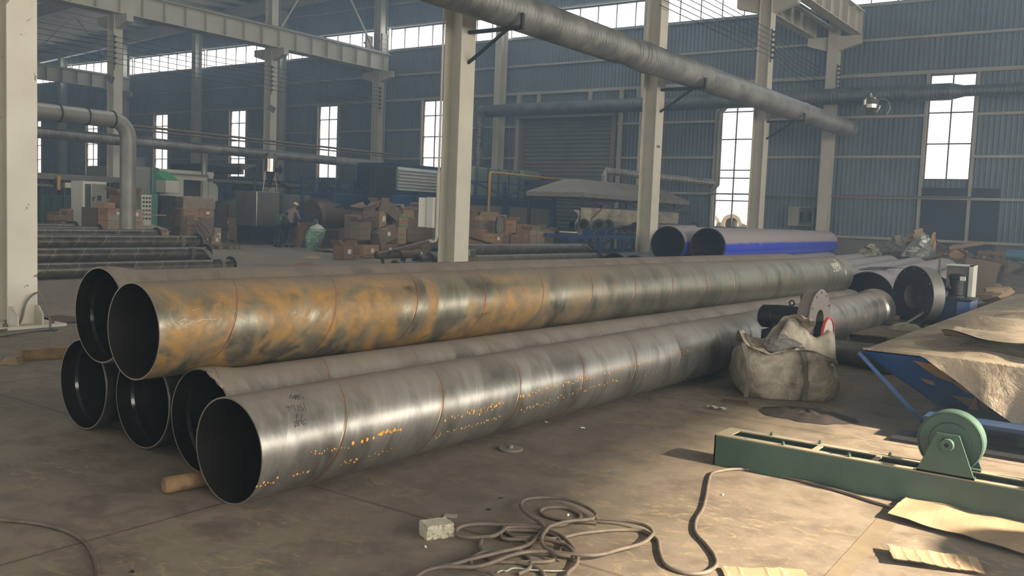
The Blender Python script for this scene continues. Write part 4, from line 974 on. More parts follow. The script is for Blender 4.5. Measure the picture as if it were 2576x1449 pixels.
# pallet helper
MT['wood'] = paint('raw_wood', (150,128,96), .8, 0, .35, 6)
MT['woodd'] = paint('old_wood', (112,94,70), .85, 0, .35, 6)
MT['woodp'] = paint('dusty_wood', (156,142,120), .85, 0, .3, 6)
def pallet(c, sx, sy, label, rz=0, mat='woodd', h=.13):
    r_ = thing('wooden_pallet', label, 'pallet', c, rz)
    n = max(5, int(sy/.14))
    for k in range(n): y = -sy/2+sy*(k+.5)/n; loc_part(MB().bb(-sx/2, sx/2, y-.045, y+.045, h-.02, h), 'deck_board', MT[mat], r_)
    for x in (-sx/2+.05, 0, sx/2-.05):
        for y in (-sy/2+.06, 0, sy/2-.06): loc_part(MB().bb(x-.05, x+.05, y-.06, y+.06, .02, h-.02), 'block', MT['wood'], r_)
        loc_part(MB().bb(x-.05, x+.05, -sy/2, sy/2, 0, .02), 'bottom_board', MT[mat], r_)
    return r_
# --- stack A: by the bent duct (245..385)
X = -27.2
ga = 'cartons stacked by the bent duct'
ya, yb, yc = onx(272,505,X).y, onx(318,505,X).y, onx(362,505,X).y
zt = onx(300,524,X).z; row = (zt-.14)/3
pallet((X-.8, (ya+yc)/2, 0), 1.7, yc-ya+.2, 'wooden pallet under the shrink-wrapped cartons by the bent duct')
nm = ['bottom','middle','top']
for j in range(3):
    for i, (p, q) in enumerate(((ya,yb),(yb,yc))):
        w = (q-p)-.02
        carton((X-.3, (p+q)/2, .135+j*row), (.58, w, row-.01), (0,1)[i] if j < 2 else (0,2)[i], '%s-row carton, %s one of the front pair in the wrapped stack by the bent duct' % (nm[j], ('left','right')[i]), group=ga, lab=(j == 2), prints=(j == 2))
    carton((X-1.1, (ya+yb)/2, .135+j*row), (.9, yb-ya-.02, row-.01), 4, '%s-row dark-sided carton at the back of the wrapped stack by the bent duct' % nm[j], group=ga, prints=False)
zt2 = .135+3*row
boxat(262, 524, X, 28, 14, 0, 'small plain carton lying on the wrapped stack left of the big open one', group=ga, z=zt2, prints=False)
a, b = onx(306,523,X), onx(350,523,X)
carton((X-.35, (a.y+b.y)/2, zt2), (.62, b.y-a.y, onx(306,490,X).z-onx(306,523,X).z), 1, 'large open carton on top of the stack beside the bent duct', open_=1, group=ga)
# shrink wrap on the front of stack A
t = NT('shrink_wrap'); co = t.coord((1, 1.2, 1)); n = t.noise(co, 6, 6, .7, 1.5)
t.set(s2l((176,160,140)), t.ramp(n, [(.3, (.12,)*3), (.7, (.4,)*3)]), .1, .8); t.b.inputs['Alpha'].default_value = .55
t.bump(n, 1.0, .03); MT['wrap'] = t.m
def wrapf(u, v):
    y = ya-.02+(yc-ya+.9)*u; top = zt2*(.93-.42*u); z = .1+(top-.1)*v
    x = X+.03+.03*noise.noise(Vector((u*9, v*7, 0)))+.35*max(0, u-.75)*4*(1-v)*.5
    return (x, y, z)
tag(MB().grid(wrapf, 30, 14).build('shrink_wrap', MT['wrap']), 'crinkled clear plastic wrap sagging round the cartons by the bent duct', 'plastic wrap')
# loose cartons right of stack A
boxat(372, 578, X+.6, 26, 30, 3, 'grey-brown carton leaning open beside the wrapped stack', open_=2, group=ga, prints=False, z=.05)
boxat(395, 600, X+1.2, 24, 45, 2, 'tall opened carton standing just left of the strap loops', open_=1, group=ga, z=.0)
boxat(352, 578, X-.3, 48, 28, 3, 'low carton behind the wrapped stack with folded top', group=ga, prints=False, z=0)
tag(MB().bb(X-.4, X-.25, onx(352,540,X).y, onx(430,540,X).y, onx(352,542,X).z, onx(352,539,X).z).build('timber_batten', MT['wood']), 'thin timber batten lying across the low carton', 'batten')
# far left cartons (130..200)
for k, (px, py, w, h, ki, lab) in enumerate(((125,574,55,22,0,'flat carton with white label at the far left beyond the dark pipes'),(136,545,32,16,1,'dark carton second from the top at the far left'),(136,604,48,58,4,'dark carton under the others at the far left'),(136,532,30,8,4,'thin dark carton topmost at the far left'),(168,604,17,89,1,'upright pinkish-brown carton at the far left'))):
    boxat(px, py, -30-.5*(k>0), w, h, ki, lab, group='cartons at the far left', prints=k == 0, lab=k == 0, z=(0, .80, 0, 1.0, 0)[k])
# --- stack B: dark wrapped pallet (400..545)
X = -29.6
gb = 'cartons on the wrapped pallet behind the strap loops'
pb_, pc_, pd_ = onx(462,500,X).y, onx(502,500,X).y, onx(540,500,X).y
pa_ = onx(405,500,X-.9).y
rows = [onx(462,y,X).z for y in (592,570,546,524,494)]
pallet((X-.9,(pb_+pd_)/2,0), 1.8, pd_-pb_+.3, 'wooden pallet below the tall wrapped carton stack')
names4 = ['bottom','second','third','top']
for j in range(4):
    z0, z1 = max(.135, rows[j]), rows[j+1]-.01
    if j == 0: z0 = .135
    else: z0 = max(z0, rows[j])
    for i, (p, q) in enumerate(((pb_,pc_),(pc_,pd_))):
        carton((X-.3,(p+q)/2,z0), (.58,q-p-.03,z1-z0-.005), (1,0,0,3)[j] if i == 0 else (1,3,0,3)[j], '%s-row %s front carton of the tall wrapped pallet' % (names4[j], ('left','right')[i]), group=gb, lab=(j in (2,) and i == 1), prints=j > 0)
    carton((X-1.15,(pb_+pc_)/2-.25,z0), (1.0,pc_-pb_,z1-z0-.005), 4, '%s-row dark side carton of the tall wrapped pallet' % names4[j], group=gb, prints=False)
def wrap2(u, v): return (X+.02+.02*noise.noise(Vector((u*8,v*9,3))), pb_-.03+(pd_-pb_+.05)*u, rows[3]+(rows[4]-rows[3]+.02)*v)
tag(MB().grid(wrap2, 24, 8).build('shrink_wrap', MT['wrap']), 'glossy plastic wrap over the top row of the tall pallet', 'plastic wrap')
def cloak(u, v):
    y = pb_-.75+(pc_-pb_+.6)*u*.55; return (X-1.8+1.75*u, pb_-.3-.5*(1-v)+.05*noise.noise(Vector((u*5,v*5,9))), rows[4]*v)
tag(MB().grid(cloak, 16, 10).build('dark_sheet', paint('dark_film', (50,48,44), .5, 0, .4, 3, bump=.5)), 'dark plastic film draped down the side of the tall pallet', 'plastic sheet')
for k, (px, py, w, h, ki, lab_, pr) in enumerate(((470,596,42,26,1,'brown printed carton in front of the tall pallet, below the strap loops',1),(488,566,20,24,0,'narrow tan carton beside the strap loops',0),(505,596,32,50,3,'olive-grey tall carton behind the strap loops',0),(540,590,16,46,2,'tall narrow carton with white label at the right end of the tall pallet',1),(510,618,14,28,0,'small labelled carton behind the pipe flange',1),(534,620,18,30,2,'pale carton standing right of the strap loops on the floor',1))):
    boxat(px, py, X+.75+.15*(k%3), w, h, ki, lab_, group=gb, prints=bool(pr), lab=(k >= 3), dx=.4, z=0 if py > 600 or k == 3 else None)
pallet((-27.2, onx(560,630,-27.2).y, 0), 1.0, 1.0, 'dark low pallet end on the floor right of the strap loops')
# --- stack C (580..670): two to three high on pallet
X = -31.2
gc = 'neatly stacked cartons left of the worker'
cols_ = [onx(px,560,X).y for px in (596,622,648,674)]
zr_ = [onx(600,py,X).z for py in (604,577,547,515)]
pallet((X-.6,(cols_[0]+cols_[3])/2,0), 1.2, cols_[3]-cols_[0]+.1, 'wooden pallet carrying the neat carton stack left of the worker', mat='wood')
for i in range(3):
    for j in range(3):
        z0 = .135 if j == 0 else max(zr_[j], .135+j*.05)
        h = zr_[j+1]-z0-.012
        if i == 2 and j == 2: h *= .8
        carton((X-.3,(cols_[i]+cols_[i+1])/2,z0), (.55,cols_[i+1]-cols_[i]-.04,h), (0,0,3)[j], '%s carton, %s column of the neat stack left of the worker' % (('bottom','middle','top')[j], ('first','second','third')[i]), group=gc, lab=(j == 0 or (i == 2 and j == 2)), open_=0)
        carton((X-1.0,(cols_[0]+cols_[1])/2+.0,z0), (.6,cols_[1]-cols_[0]-.04,h), 4, '%s dark carton at the back of the neat stack left of the worker' % ('bottom','middle','top')[j], group=gc, prints=False) if i == 0 else None
for k, px in enumerate((566,580)):
    for j in range(2): boxat(px, 600-27*j, X-.6, 14, 26, 4, '%s dusky carton, %s of two beside the neat stack' % (('lower','upper')[j], ('outer','inner')[k]), group=gc, z=0.0 if j == 0 else onx(px,573,X-.6).z, lab=True, prints=False, dx=.4)
# --- heap D: (880..1100) jumble
X = -21.6
gd = 'opened cartons in the big heap'
D = [ # px, py(base), w, h, kraft, X offset, label, opts
 (1022-160,637,28,36,1,.9,'carton with white label standing at the near corner of the big heap',dict(lab=True,open_=1,prints=False)),
 (897,634,20,28,1,.3,'bottom carton with small label at the left of the big heap',dict(lab=True,prints=False)),
 (914,634,40,34,0,.5,'bottom printed carton with label under the leaning pinkish one',dict(lab=True)),
 (958,640,42,34,1,.3,'bottom brown carton behind the rusty pipe in the heap',dict(lab=True)),
 (904,603,28,46,3,.4,'pinkish-grey opened carton leaning on the left of the heap',dict(tilt=(.03,.06),open_=2)),
 (888,600,26,60,3,-.5,'tall brown carton at the left back of the heap',dict(open_=1,prints=False)),
 (932,602,22,72,4,.0,'tall dark carton in the middle of the heap',dict(prints=True)),
 (954,574,17,42,2,.2,'narrow pale carton with hand hole and red print in the heap',dict(lab=True)),
 (958,608,44,34,3,.6,'grey carton tipped on its edge with white label in the heap',dict(tilt=(.35,0),lab=True,prints=False)),
 (1004,575,21,38,2,.3,'carton with green bands and red print near the heap top',dict(extra='green',prints=False)),
 (1000,613,21,40,2,.35,'pale printed carton below the green-banded one',dict()),
 (986,580,20,42,4,.0,'dark open carton left of the green-banded one',dict(open_=1,prints=False)),
 (1024,608,30,62,3,.1,'tall stacked grey carton right of the green-banded one',dict()),
 (914,545,32,20,3,.0,'flat crushed carton at the top left of the heap',dict(tilt=(.25,.1),open_=1,prints=False)),
 (955,522,18,14,0,-.2,'small carton topmost of the heap',dict(open_=1,prints=False)),
 (970,545,34,30,3,.3,'tilted greyish carton near the heap top',dict(tilt=(-.5,.1),open_=0,prints=False)),
 (1013,552,28,24,2,-.1,'wide open-topped carton at the upper right of the heap',dict(open_=2,prints=False)),
 (1055,600,34,40,1,.0,'brown carton behind the switch cabinet',dict(tilt=(.15,0))),
 (1060,565,26,40,3,-.4,'upper carton behind the switch cabinet',dict(open_=1,prints=False)),
 (1042,634,30,20,3,.7,'low white-labelled carton lying right of the heap',dict(lab=True,prints=False)),
 (1018,636,26,18,3,.8,'low grey carton beside the metal cable on the floor',dict(prints=False)),
 (938,545,14,30,4,-.6,'narrow dark carton at the back of the heap',dict(prints=False)),
 (1062,640,22,40,1,.5,'tall brown carton at the right foot of the heap',dict(prints=False)),
]
for px, py, w, h, ki, dx_, lab_, opt in D:
    onf = py > 625
    boxat(px, py, X+dx_, w, h, ki, lab_, group=gd, z=0.0 if onf else None, dx=.42, **opt)
pallet((X+.1, onx(925,640,X).y, 0), .8, 2.0, 'wooden pallet under the left side of the carton heap', mat='wood', h=.1)
# dark core boxes below the upper ones (cartons hidden behind)
for k, (px, py, w, h) in enumerate(((900,630,60,70),(950,630,60,80),(1010,632,60,62))):
    boxat(px, py, X-.35, w, h, 4, ['large dark carton filling the left of the heap','large dark carton filling the middle of the heap','large dark carton filling the right of the heap'][k], group=gd, z=0, prints=False, dx=.9)
# --- heap E behind the right pipes (1185..1390)
X = -19.0
ge = 'cartons beside the grey oven'
Eb = [(1184,583,22,46,1,-.2,'dark upright carton next to the second column',dict(open_=1)),
 (1200,615,28,38,1,.2,'brown carton below the dusty blue one',dict()),
 (1206,586,38,32,3,.1,'dusty blue-grey carton with hand hole beside the hanging mop',dict()),
 (1204,556,44,12,2,.0,'low open pale carton on top at the left',dict(open_=1,prints=False)),
 (1226,616,14,28,0,.5,'first narrow tan carton under the mop',dict()),
 (1240,616,22,28,0,.45,'second narrow tan carton under the mop',dict(lab=True)),
 (1262,616,22,32,1,.3,'brown carton right of the mop on the floor row',dict()),
 (1285,616,26,26,1,.4,'short brown carton in the floor row below the open printed one',dict()),
 (1272,586,27,32,0,.2,'open printed carton with raised flap in the middle of the row',dict(open_=2)),
 (1262,616,18,66,4,-.3,'tall dark carton behind the open printed one',dict(prints=False)),
 (1298,590,46,26,1,.2,'wide carton with white label lying on the row',dict(lab=True)),
 (1312,616,22,26,1,.4,'brown carton under the wide labelled one',dict(prints=False)),
 (1333,616,18,36,2,.5,'pale open carton left of the green-striped one',dict(open_=1)),
 (1350,616,20,34,2,.55,'carton with green stripe and red print at the end of the row',dict(extra='green',prints=False)),
 (1372,618,20,38,2,.4,'torn leaning carton at the far end of the row',dict(open_=2,tilt=(-.12,0)))]
for px, py, w, h, ki, dx_, lab_, opt in Eb:
    boxat(px, py, X+dx_, w, h, ki, lab_, group=ge, z=None, dx=.4, **opt)
zf = onx(1262,616,X+.3).z
e0, e1 = onx(1184,616,X).y, onx(1392,616,X).y
r_ = thing('carton_platform', 'low timber platform under the carton row by the oven', 'platform', (X,(e0+e1)/2,0))
MB().bb(X-.7,X+.6,e0,e1,0,max(.05,zf-.03)).build('deck', MT['woodd'], r_)
q = onx(1256,562,X+.55); zz = onx(1256,544,X+.55).z
r_ = thing('mop_head', 'grey string mop hanging over the cartons', 'mop', (q.x,q.y,zz-.5))
for k in range(22):
    dy = (k-10.5)*.011; L = .62+.1*math.cos(k*.6)-abs(k-10.5)*.012
    MB().tube([(q.x-.05,q.y+dy*.5,zz),(q.x+.03,q.y+dy,zz-.05),(q.x+.03,q.y+dy*1.6,zz-L*.6),(q.x+.03,q.y+dy,zz-L)], .012, 5).build('strand', MT['greyst'], r_)
# stack of flattened cartons and floor litter behind the green bag
X = -26.6
a, b = onx(806,600,X), onx(884,600,X)
ztop = onx(806,577,X).z
n = 26
for k in range(n):
    z = .15+(ztop-.15)*k/n; o = random.Random(k); dy = o.uniform(-.12,.12)
    tag(MB().box((X-.6+o.uniform(-.05,.05),(a.y+b.y)/2+dy,z+.012), (1.2,b.y-a.y-.3,.016), rot=(o.uniform(-.01,.01),0,o.uniform(-.05,.05))).build('flattened_carton', K[(3,4,1)[k%3]]), 'flattened cardboard sheet in the tall pile between the green bag and the heap', 'cardboard', 'flattened cartons in the pile')
tag(MB().bb(X-1.2,X,a.y,b.y,0,.14).build('pallet_base', MT['woodd']), 'low pallet beneath the flattened cardboard pile', 'pallet')
for k in range(4):
    q = fl(815+k*22, 632+2*k); o = random.Random(k+50)
    tag(MB().box((q.x,q.y,.03+.03*k), (.7,.8,.02), rot=(.08*o.uniform(-1,1),.05,o.uniform(0,1.5))).build('flattened_carton', K[(4,1,3,4)[k]]), ['brown torn cardboard on the floor just right of the green bag','second torn cardboard sheet below the flattened pile','third torn cardboard sheet below the flattened pile','torn cardboard sheet on the floor nearest the labelled corner carton'][k], 'cardboard')
# plastic sheet heap beside worker
q = fl(690,612)
def lump(cx, cy, a, b, h, seed):
    def f(u, v):
        an = u*2*math.pi; r_ = v; k = 1+.18*noise.noise(Vector((math.cos(an)*2, math.sin(an)*2, seed)))
        z = h*(1-r_**2)*(1+.5*noise.noise(Vector((math.cos(an)*r_*3+seed, math.sin(an)*r_*3, seed))))
        return (cx+a*k*r_*math.cos(an), cy+b*k*r_*math.sin(an), max(0,z)+.004)
    return f
MT['film'] = paint('white_film', (190,188,176), .3, 0, .2, 4, bump=.6)
tag(MB().grid(lump(q.x,q.y,.5,.95,.32,3), 40, 12).build('plastic_film', MT['film']), 'crumpled white plastic film on the floor beside the worker', 'plastic film')
# green translucent sack
q = fl(785,628); hh = at(795,572,q); 
t = NT('green_film'); co = t.coord((1,1,1.6)); n = t.noise(co, 5, 6, .7, 1.2)
t.set(t.mix(t.ramp(n,[(.42,B4),(.66,W4)]), s2l((92,158,116)), s2l((206,224,206))), .25, 0, .8); t.bump(n, 1, .05)
def sackf(u, v):
    an = u*2*math.pi; r_ = (.05+.29*math.sin(min(1,v*1.25+.12)*1.5708)**.6)*(1 if v < .86 else 1-.35*(v-.86)/.14) if v > .02 else .3
    r_ *= 1+.10*noise.noise(Vector((math.cos(an)*2, math.sin(an)*2, v*5)))+.05*noise.noise(Vector((math.cos(an)*6, math.sin(an)*6, v*12)))
    return (q.x+r_*math.cos(an)+.14*v, q.y+r_*math.sin(an)+.12*v, .0+hh*v)
r_ = thing('green_sack', 'bulging translucent green plastic sack beside the worker', 'sack', (q.x,q.y,0))
MB().grid(sackf, 40, 30).build('film', t.m, r_)
MB().grid(lump(q.x+.13,q.y+.1,.3,.3,.16,8), 24, 8).build('ruffled_top', MT['film'], r_).location.z += hh-.06
q = fl(755,675)
r_ = thing('floor_litter', 'small brown offcut with oval green sheet lying on the floor beyond the pipes', 'litter', (q.x,q.y,0))
MB().lathe([(0,.0),(0,.3),(.01,.3),(.01,0)], (q.x,q.y+.4,.01), (q.x+.06,q.y+.4,.2), 24).build('green_disc', paint('disc_green', (66,78,50), .6, 0, .2, 5), r_)
MB().prism([(q.x-.1,q.y-.4,.0),(q.x+.15,q.y-.35,.0),(q.x+.05,q.y-.1,.16)], (.1,.4,0)).build('card_offcut', K[1], r_)
q = fl(786,649); tag(MB().grid(lump(q.x,q.y,.25,.4,.05,5), 16, 5).build('paper_scrap', K[2]), 'pale paper scrap on the open floor in front of the green sack', 'litter')
# ================================================================ DARK SPIRAL PIPES
S_D = steel_mat('dark_spiral', (74,70,58), (90,80,50), .62, .1, .34, seam=(150,146,124), metal=.35)
S_D2 = steel_mat('olive_spiral', (92,86,60), (100,84,50), .75, .1, .38, seam=(150,140,110), metal=.3)
def flange(root, p, d, r, mat='dark', bolts=8):
    p = Vector(p); d = Vector(d).normalized()
    m_ = MB().lathe([(0,r*.98),(0,r*1.42),(.03,r*1.42),(.03,r*.98)], p, p+d, 28); m_.build('flange', MT[mat], root)
    u = d.orthogonal().normalized(); w = d.cross(u)
    b = MB()
    for k in range(bolts): a = k*2*math.pi/bolts; c_ = p+(u*math.cos(a)+w*math.sin(a))*r*1.22; b.cyl(c_-d*.012, c_+d*.042, .012, 6)
    b.build('bolt_ring', MT['greyst'], root)
def spiral(label, near, far, r, mat=None, group='dark spiral-welded pipes', ends=(0,1)):
    near, far = Vector(near), Vector(far); L = (far-near).length
    root = thing('spiral_pipe', label, 'pipe', near, 0, group); q_ = (far-near).to_track_quat('X','Z')
    root.rotation_euler = q_.to_euler(); bpy.context.view_layer.update()
    mb = MB().lathe([(0,r),(L,r)], (0,0,0), (1,0,0), 32).lathe([(L,r-.008),(0,r-.008)], (0,0,0), (1,0,0), 32, 1)
    loc_part(mb, 'pipe_wall', [mat or S_D, MT['inblack']], root)
    d = (far-near).normalized()
    if ends[1]: flange(root, far-d*.03, d, r)
    if ends[0]: flange(root, near, d, r)
    return root
def strap(label, c, r, w=.11, tail=None):
    """webbing sling round a pipe that runs along y"""
    root = thing('lifting_sling', label, 'sling', c)
    x, y, z = c; mb = MB()
    pts = [(x+(r+.008)*math.cos(a), z+(r+.008)*math.sin(a)) for a in [k*math.pi*2/28 for k in range(29)]]
    for (xa,za),(xb,zb) in zip(pts,pts[1:]): mb.add([(xa,y-w/2,za),(xa,y+w/2,za),(xb,y+w/2,zb),(xb,y-w/2,zb)], [(0,1,2,3)])
    mb.build('loop', MT['web'], root)
    if tail:
        m2 = MB(); T = [Vector(p) for p in tail]
        sm_ = []
        for i in range(len(T)-1):
            for k in range(6):
                t_ = k/6; p0_,p1_,p2_,p3_ = T[max(i-1,0)],T[i],T[i+1],T[min(i+2,len(T)-1)]
                sm_.append(.5*((2*p1_)+(p2_-p0_)*t_+(2*p0_-5*p1_+4*p2_-p3_)*t_*t_+(3*p1_-p0_-3*p2_+p3_)*t_**3))
        sm_.append(T[-1])
        for p,q_ in zip(sm_,sm_[1:]):
            e = Vector((0,w/2,0)) if abs((q_-p).y) < .7*(q_-p).length else Vector((w/2,0,0))
            m2.add([p-e,p+e,q_+e,q_-e], [(0,1,2,3)])
        m2.build('loose_end', MT['web'], root)
    return root
MT['web'] = paint('webbing', (106,98,82), .85, 0, .3, 8)
rp = .155
e3 = fl(588,687); yE = e3.y
P3x = e3.x-.1
spiral('dark spiral pipe on the floor nearest the flared foreground pipe', (P3x, yE-10, rp+.01), (P3x, yE, rp+.01), rp, ends=(0,1))
p2e = onx(520,637,-18.6); spiral('dark spiral pipe in the middle of the three beyond the stack', (-18.6, p2e.y-10, p2e.z), (-18.6, p2e.y, p2e.z), rp)
p1e = onx(497,608,-19.6); spiral('dark spiral pipe farthest of the three thick ones, with sling loops', (-19.6, p1e.y-10, p1e.z), (-19.6, p1e.y, p1e.z), rp)
for k, (px, py, X_, lab) in enumerate(((395,592,-21.2,'thin-looking spiral pipe with grey collar behind the three thick ones'),(250,584,-22.4,'spiral pipe with pale top ending below the wrapped cartons'),(190,576,-23.6,'farthest spiral pipe at the left below the flat carton'))):
    e = onx(px, py, X_); spiral(lab, (X_, e.y-8, e.z), (X_, e.y, e.z), rp*.95)
# timber rack under them
r_ = thing('pipe_rack', 'low dark steel trestle carrying the raised spiral pipes at left', 'rack', (-20, yE-1.5, 0))
zs = {-18.6: p2e.z-rp, -19.6: p1e.z-rp, -21.2: onx(395,592,-21.2).z-rp, -22.4: onx(250,584,-22.4).z-rp, -23.6: onx(190,576,-23.6).z-rp}
for yy in (yE-2.2, yE-7.5):
    for X_, z_ in zs.items():
        if z_ > .05: MB().bb(X_-.12, X_+.12, yy-.06, yy+.06, 0, z_).build('block', MT['woodd'], r_)
strap('brown sling round the farthest thick spiral pipe, near its flange', (-19.6, onx(453,608,-19.6).y, p1e.z), rp)
strap('brown sling looping off the middle spiral pipe over the nearest one', (-18.6, onx(478,640,-18.6).y, p2e.z), rp, tail=[(-18.5,onx(474,625,-18.6).y,p2e.z+rp),(-18.0,onx(500,640,-18.3).y,p2e.z+.1),(-17.6,onx(520,655,-17.8).y,p2e.z-.05),(P3x+.1,onx(548,663,P3x).y,rp*2+.02)])
strap('brown sling round the end of the nearest dark spiral pipe', (P3x, onx(553,670,P3x).y, rp+.01), rp+.004)
for k, (px_, py_) in enumerate(((308,594),(178,590))):
    pass
# hanging sling loops by the wrapped pallet
q = onx(500,560,-21.0)
r_ = thing('lifting_sling', 'two long brown sling loops hanging in front of the tall wrapped pallet', 'sling', (q.x,q.y,.3))
for dx_ in (0, 1):
    T = [onx(470+8*dx_,552,-21.0), onx(492+8*dx_,556,-21.0), onx(508+12*dx_,575,-21.0), onx(518+16*dx_,598,-21.0), onx(514+16*dx_,612,-21.0), onx(504+16*dx_,606,-21.0), onx(500+12*dx_,585,-21.0), onx(488+8*dx_,562,-21.0)]
    mb = MB().tube(T, .03, 6); mb.build('loop', MT['web'], r_)
# the small flanged rings seen past the nearest spiral pipe
for k, (px, py) in enumerate(((545,660),(562,660),(580,660))):
    q = onx(px, py, -18.2); r_ = thing('spiral_pipe', 'small flanged pipe end peeping over the nearest spiral pipe', 'pipe', (q.x,q.y,q.z), 0, 'flanged pipe ends behind the nearest spiral pipe')
    MB().lathe([(0,.08),(-.9,.08)], (q.x,q.y,q.z-.12), (q.x,q.y+1,q.z-.12), 18).build('pipe_wall', MT['dark'], r_); flange(r_, (q.x,q.y,q.z-.12), (0,1,0), .09)
# --- right-hand pair and flanged ends by the second column
X = -13.9
a = onx(1478,626,X); zc1 = a.z; yE1 = a.y
spiral('dark grey spiral pipe with torn sling at its flange, right of the conduit column', (X, yE1-6.6, zc1), (X, yE1, zc1), rp, group='spiral pipes right of the conduit column')
b = onx(1500,649,X+.45); spiral('olive spiral pipe lying below the grey one, right of the conduit column', (X+.45, b.y-6.6, b.z), (X+.45, b.y, b.z), rp, mat=S_D2, group='spiral pipes right of the conduit column')
r_ = thing('pipe_rack', 'dark blocks under the spiral pipes right of the conduit column', 'rack', (X, b.y-2, 0))
for yy in (b.y-1.4, b.y-5):
    MB().bb(X-.12,X+.12,yy-.06,yy+.06,0,zc1-rp).bb(X+.33,X+.57,yy-.06,yy+.06,0,b.z-rp).build('block', MT['woodd'], r_)
strap('brown torn sling twisted round the grey spiral pipe flange', (X, onx(1462,625,X).y, zc1), rp+.003, tail=[(X+.05,onx(1466,615,X).y,zc1+rp),(X+.25,onx(1472,635,X).y,zc1-.02),(X+.3,onx(1480,640,X).y,zc1-.12),(X+.5,onx(1500,650,X).y,b.z+.1),(X+.62,onx(1518,660,X).y,b.z-.1)])
q = onx(1186,653,X+.5)
r_ = thing('number_plate', 'upright metal end plate against the olive spiral pipe', 'plate', (q.x,q.y,0))
MB().bb(q.x-.02,q.x+.0,q.y-.06,q.y+.12,q.z-.18,q.z+.22).build('plate', MT['mgdark'], r_)
MB().bb(q.x-.03,q.x+.01,q.y-.08,q.y-.06,q.z-.2,q.z+.24).bb(q.x-.03,q.x+.01,q.y+.12,q.y+.14,q.z-.2,q.z+.24).bb(q.x-.03,q.x+.01,q.y-.06,q.y+.12,q.z+.22,q.z+.24).bb(q.x-.03,q.x+.01,q.y-.06,q.y+.12,q.z-.2,q.z-.18).build('frame', MT['stainless'], r_)
MB().bb(q.x-.03,q.x,q.y-.02,q.y+.06,0,q.z-.2).build('stand', MT['dark'], r_)
# flanged pipe ends pointing at the camera
for k, (px, py, rr, lab) in enumerate(((1048,655,.115,'flanged black pipe end facing the camera, left of the upper pair'),(1080,652,.115,'flanged black pipe end facing the camera, right of the upper pair'),(992,668,.10,'flanged pipe end low on the floor, left of the lower pair'),(1013,670,.085,'small flanged pipe end low on the floor, right of the lower pair'))):
    X_ = -15.6+.05*k; q = onx(px, py, X_); r_ = thing('spiral_pipe', lab, 'pipe', q)
    L = 4 if k < 2 else 1.5
    q.z = max(q.z, rr*1.42+.005)
    MB().lathe([(0,rr-.008),(0,rr),(L,rr)], q, q+Vector((0,1,0)), 28).lathe([(L,rr-.008),(0,rr-.008)], q, q+Vector((0,1,0)), 28, 1).build('pipe_wall', [S_D, MT['inblack']], r_); flange(r_, q, (0,1,0), rr, bolts=10)
    if q.z > rr*1.5: MB().bb(q.x-.1,q.x+.1,q.y+.8,q.y+1,0,q.z-rr).bb(q.x-.1,q.x+.1,q.y+3,q.y+3.2,0,q.z-rr).build('support_block', MT['woodd'], r_) if k < 2 else None
# rusty pipe on stand with cable
X_ = -16.4; a, b = onx(948,642,X_), onx(1052,643,X_)
r_ = thing('rusty_pipe_stand', 'short rusty pipe on a jointed welding stand in front of the carton heap', 'stand', (X_,(a.y+b.y)/2,0))
MB().lathe([(0,.09),(0,.10),(b.y-a.y,.10),(b.y-a.y,.09)]+[(0,.09)], (X_,a.y,a.z), (X_,b.y,a.z), 24).build('pipe', paint('brown_rust_pipe', (112,86,64), .6, .3, .35, 5), r_)
MB().tube([(X_,a.y+.2,a.z-.1),(X_+.02,a.y+.25,a.z-.3),(X_,a.y+.15,.03)], .04, 8).cyl((X_-.06,a.y+.2,a.z-.28),(X_+.08,a.y+.24,a.z-.28),.07,12).bb(X_-.15,X_+.15,a.y,a.y+.3,0,.03).build('leg', MT['dark'], r_)
MB().cyl((X_,b.y-.6,0),(X_,b.y-.6,a.z-.09),.07,14).build('leg', MT['dark'], r_)
# long angle-iron bar and chute
a, b = onx(947,639,-16.2), onx(1103,598,-16.2)
tag(MB().bar(a, b, .09, .015).bar(a+Vector((0,0,-.04)), b+Vector((0,0,-.04)), .015, .09).build('angle_iron', paint('brown_bar', (104,88,74), .5, .4, .3, 4)), 'long brown angle iron leaning up towards the conduit column', 'bar')
q = onx(1010,640,-16.0); pts = [onx(x,y,-16.1) for x,y in ((978,640),(990,629),(1005,632),(1018,655),(1022,668))]; pts[-1].z = .022; pts[0].z -= .02
tag(MB().tube(pts, .022, 6).build('cable', MT['black']), 'thick black cable arching over the rusty pipe', 'cable')
a, b = onx(1180,598,-16.5), onx(1250,618,-16.5)
tag(MB().bar(a, b, .08, .05).build('angle_iron', MT['dark']), 'dark steel bar sloping down right of the conduit column', 'bar')
# flanged spiral pipes on the blue table
X = -17.0
for k, (px, py, lab, L, ax) in enumerate(((1468,565,'first flanged spiral pipe end on the blue table',2.6,0),(1507,565,'second flanged spiral pipe end on the blue table',2.6,0),(1530,566,'third flanged spiral pipe end on the blue table, with long tube behind it',4.2,0))):
    q = onx(px,py,X+.05*k)
    r_ = thing('spiral_pipe', lab, 'pipe', q); d = Vector((-.35,1,0)).normalized()
    MB().lathe([(0,.14),(0,.15),(L,.15)], q, q+d, 26).lathe([(L,.14),(0,.14)], q, q+d, 26, 1).build('pipe_wall', [S_D, MT['inblack']], r_); flange(r_, q, d, .15, bolts=8)
    MB().bb(q.x-.2,q.x+.1,q.y+.3,q.y+.4,zt_,q.z-.14).build('cradle', MT['blue'], r_)
a, b = onx(1655,573,-16.8), onx(1990,577,-16.8)
r_ = spiral('pale grey pipe running behind the blue coated pipes to the tall window', (-16.8,a.y-2,a.z), (-16.8,min(b.y,37.5),a.z), .19, group='spiral pipes near the canopy station')
a, b = onx(1440,566,-17.8), onx(1600,570,-17.8)
spiral('dark tube lying along the blue table under the sheeting', (-17.8,a.y,a.z), (-17.8,b.y,a.z), .14, group='spiral pipes near the canopy station')
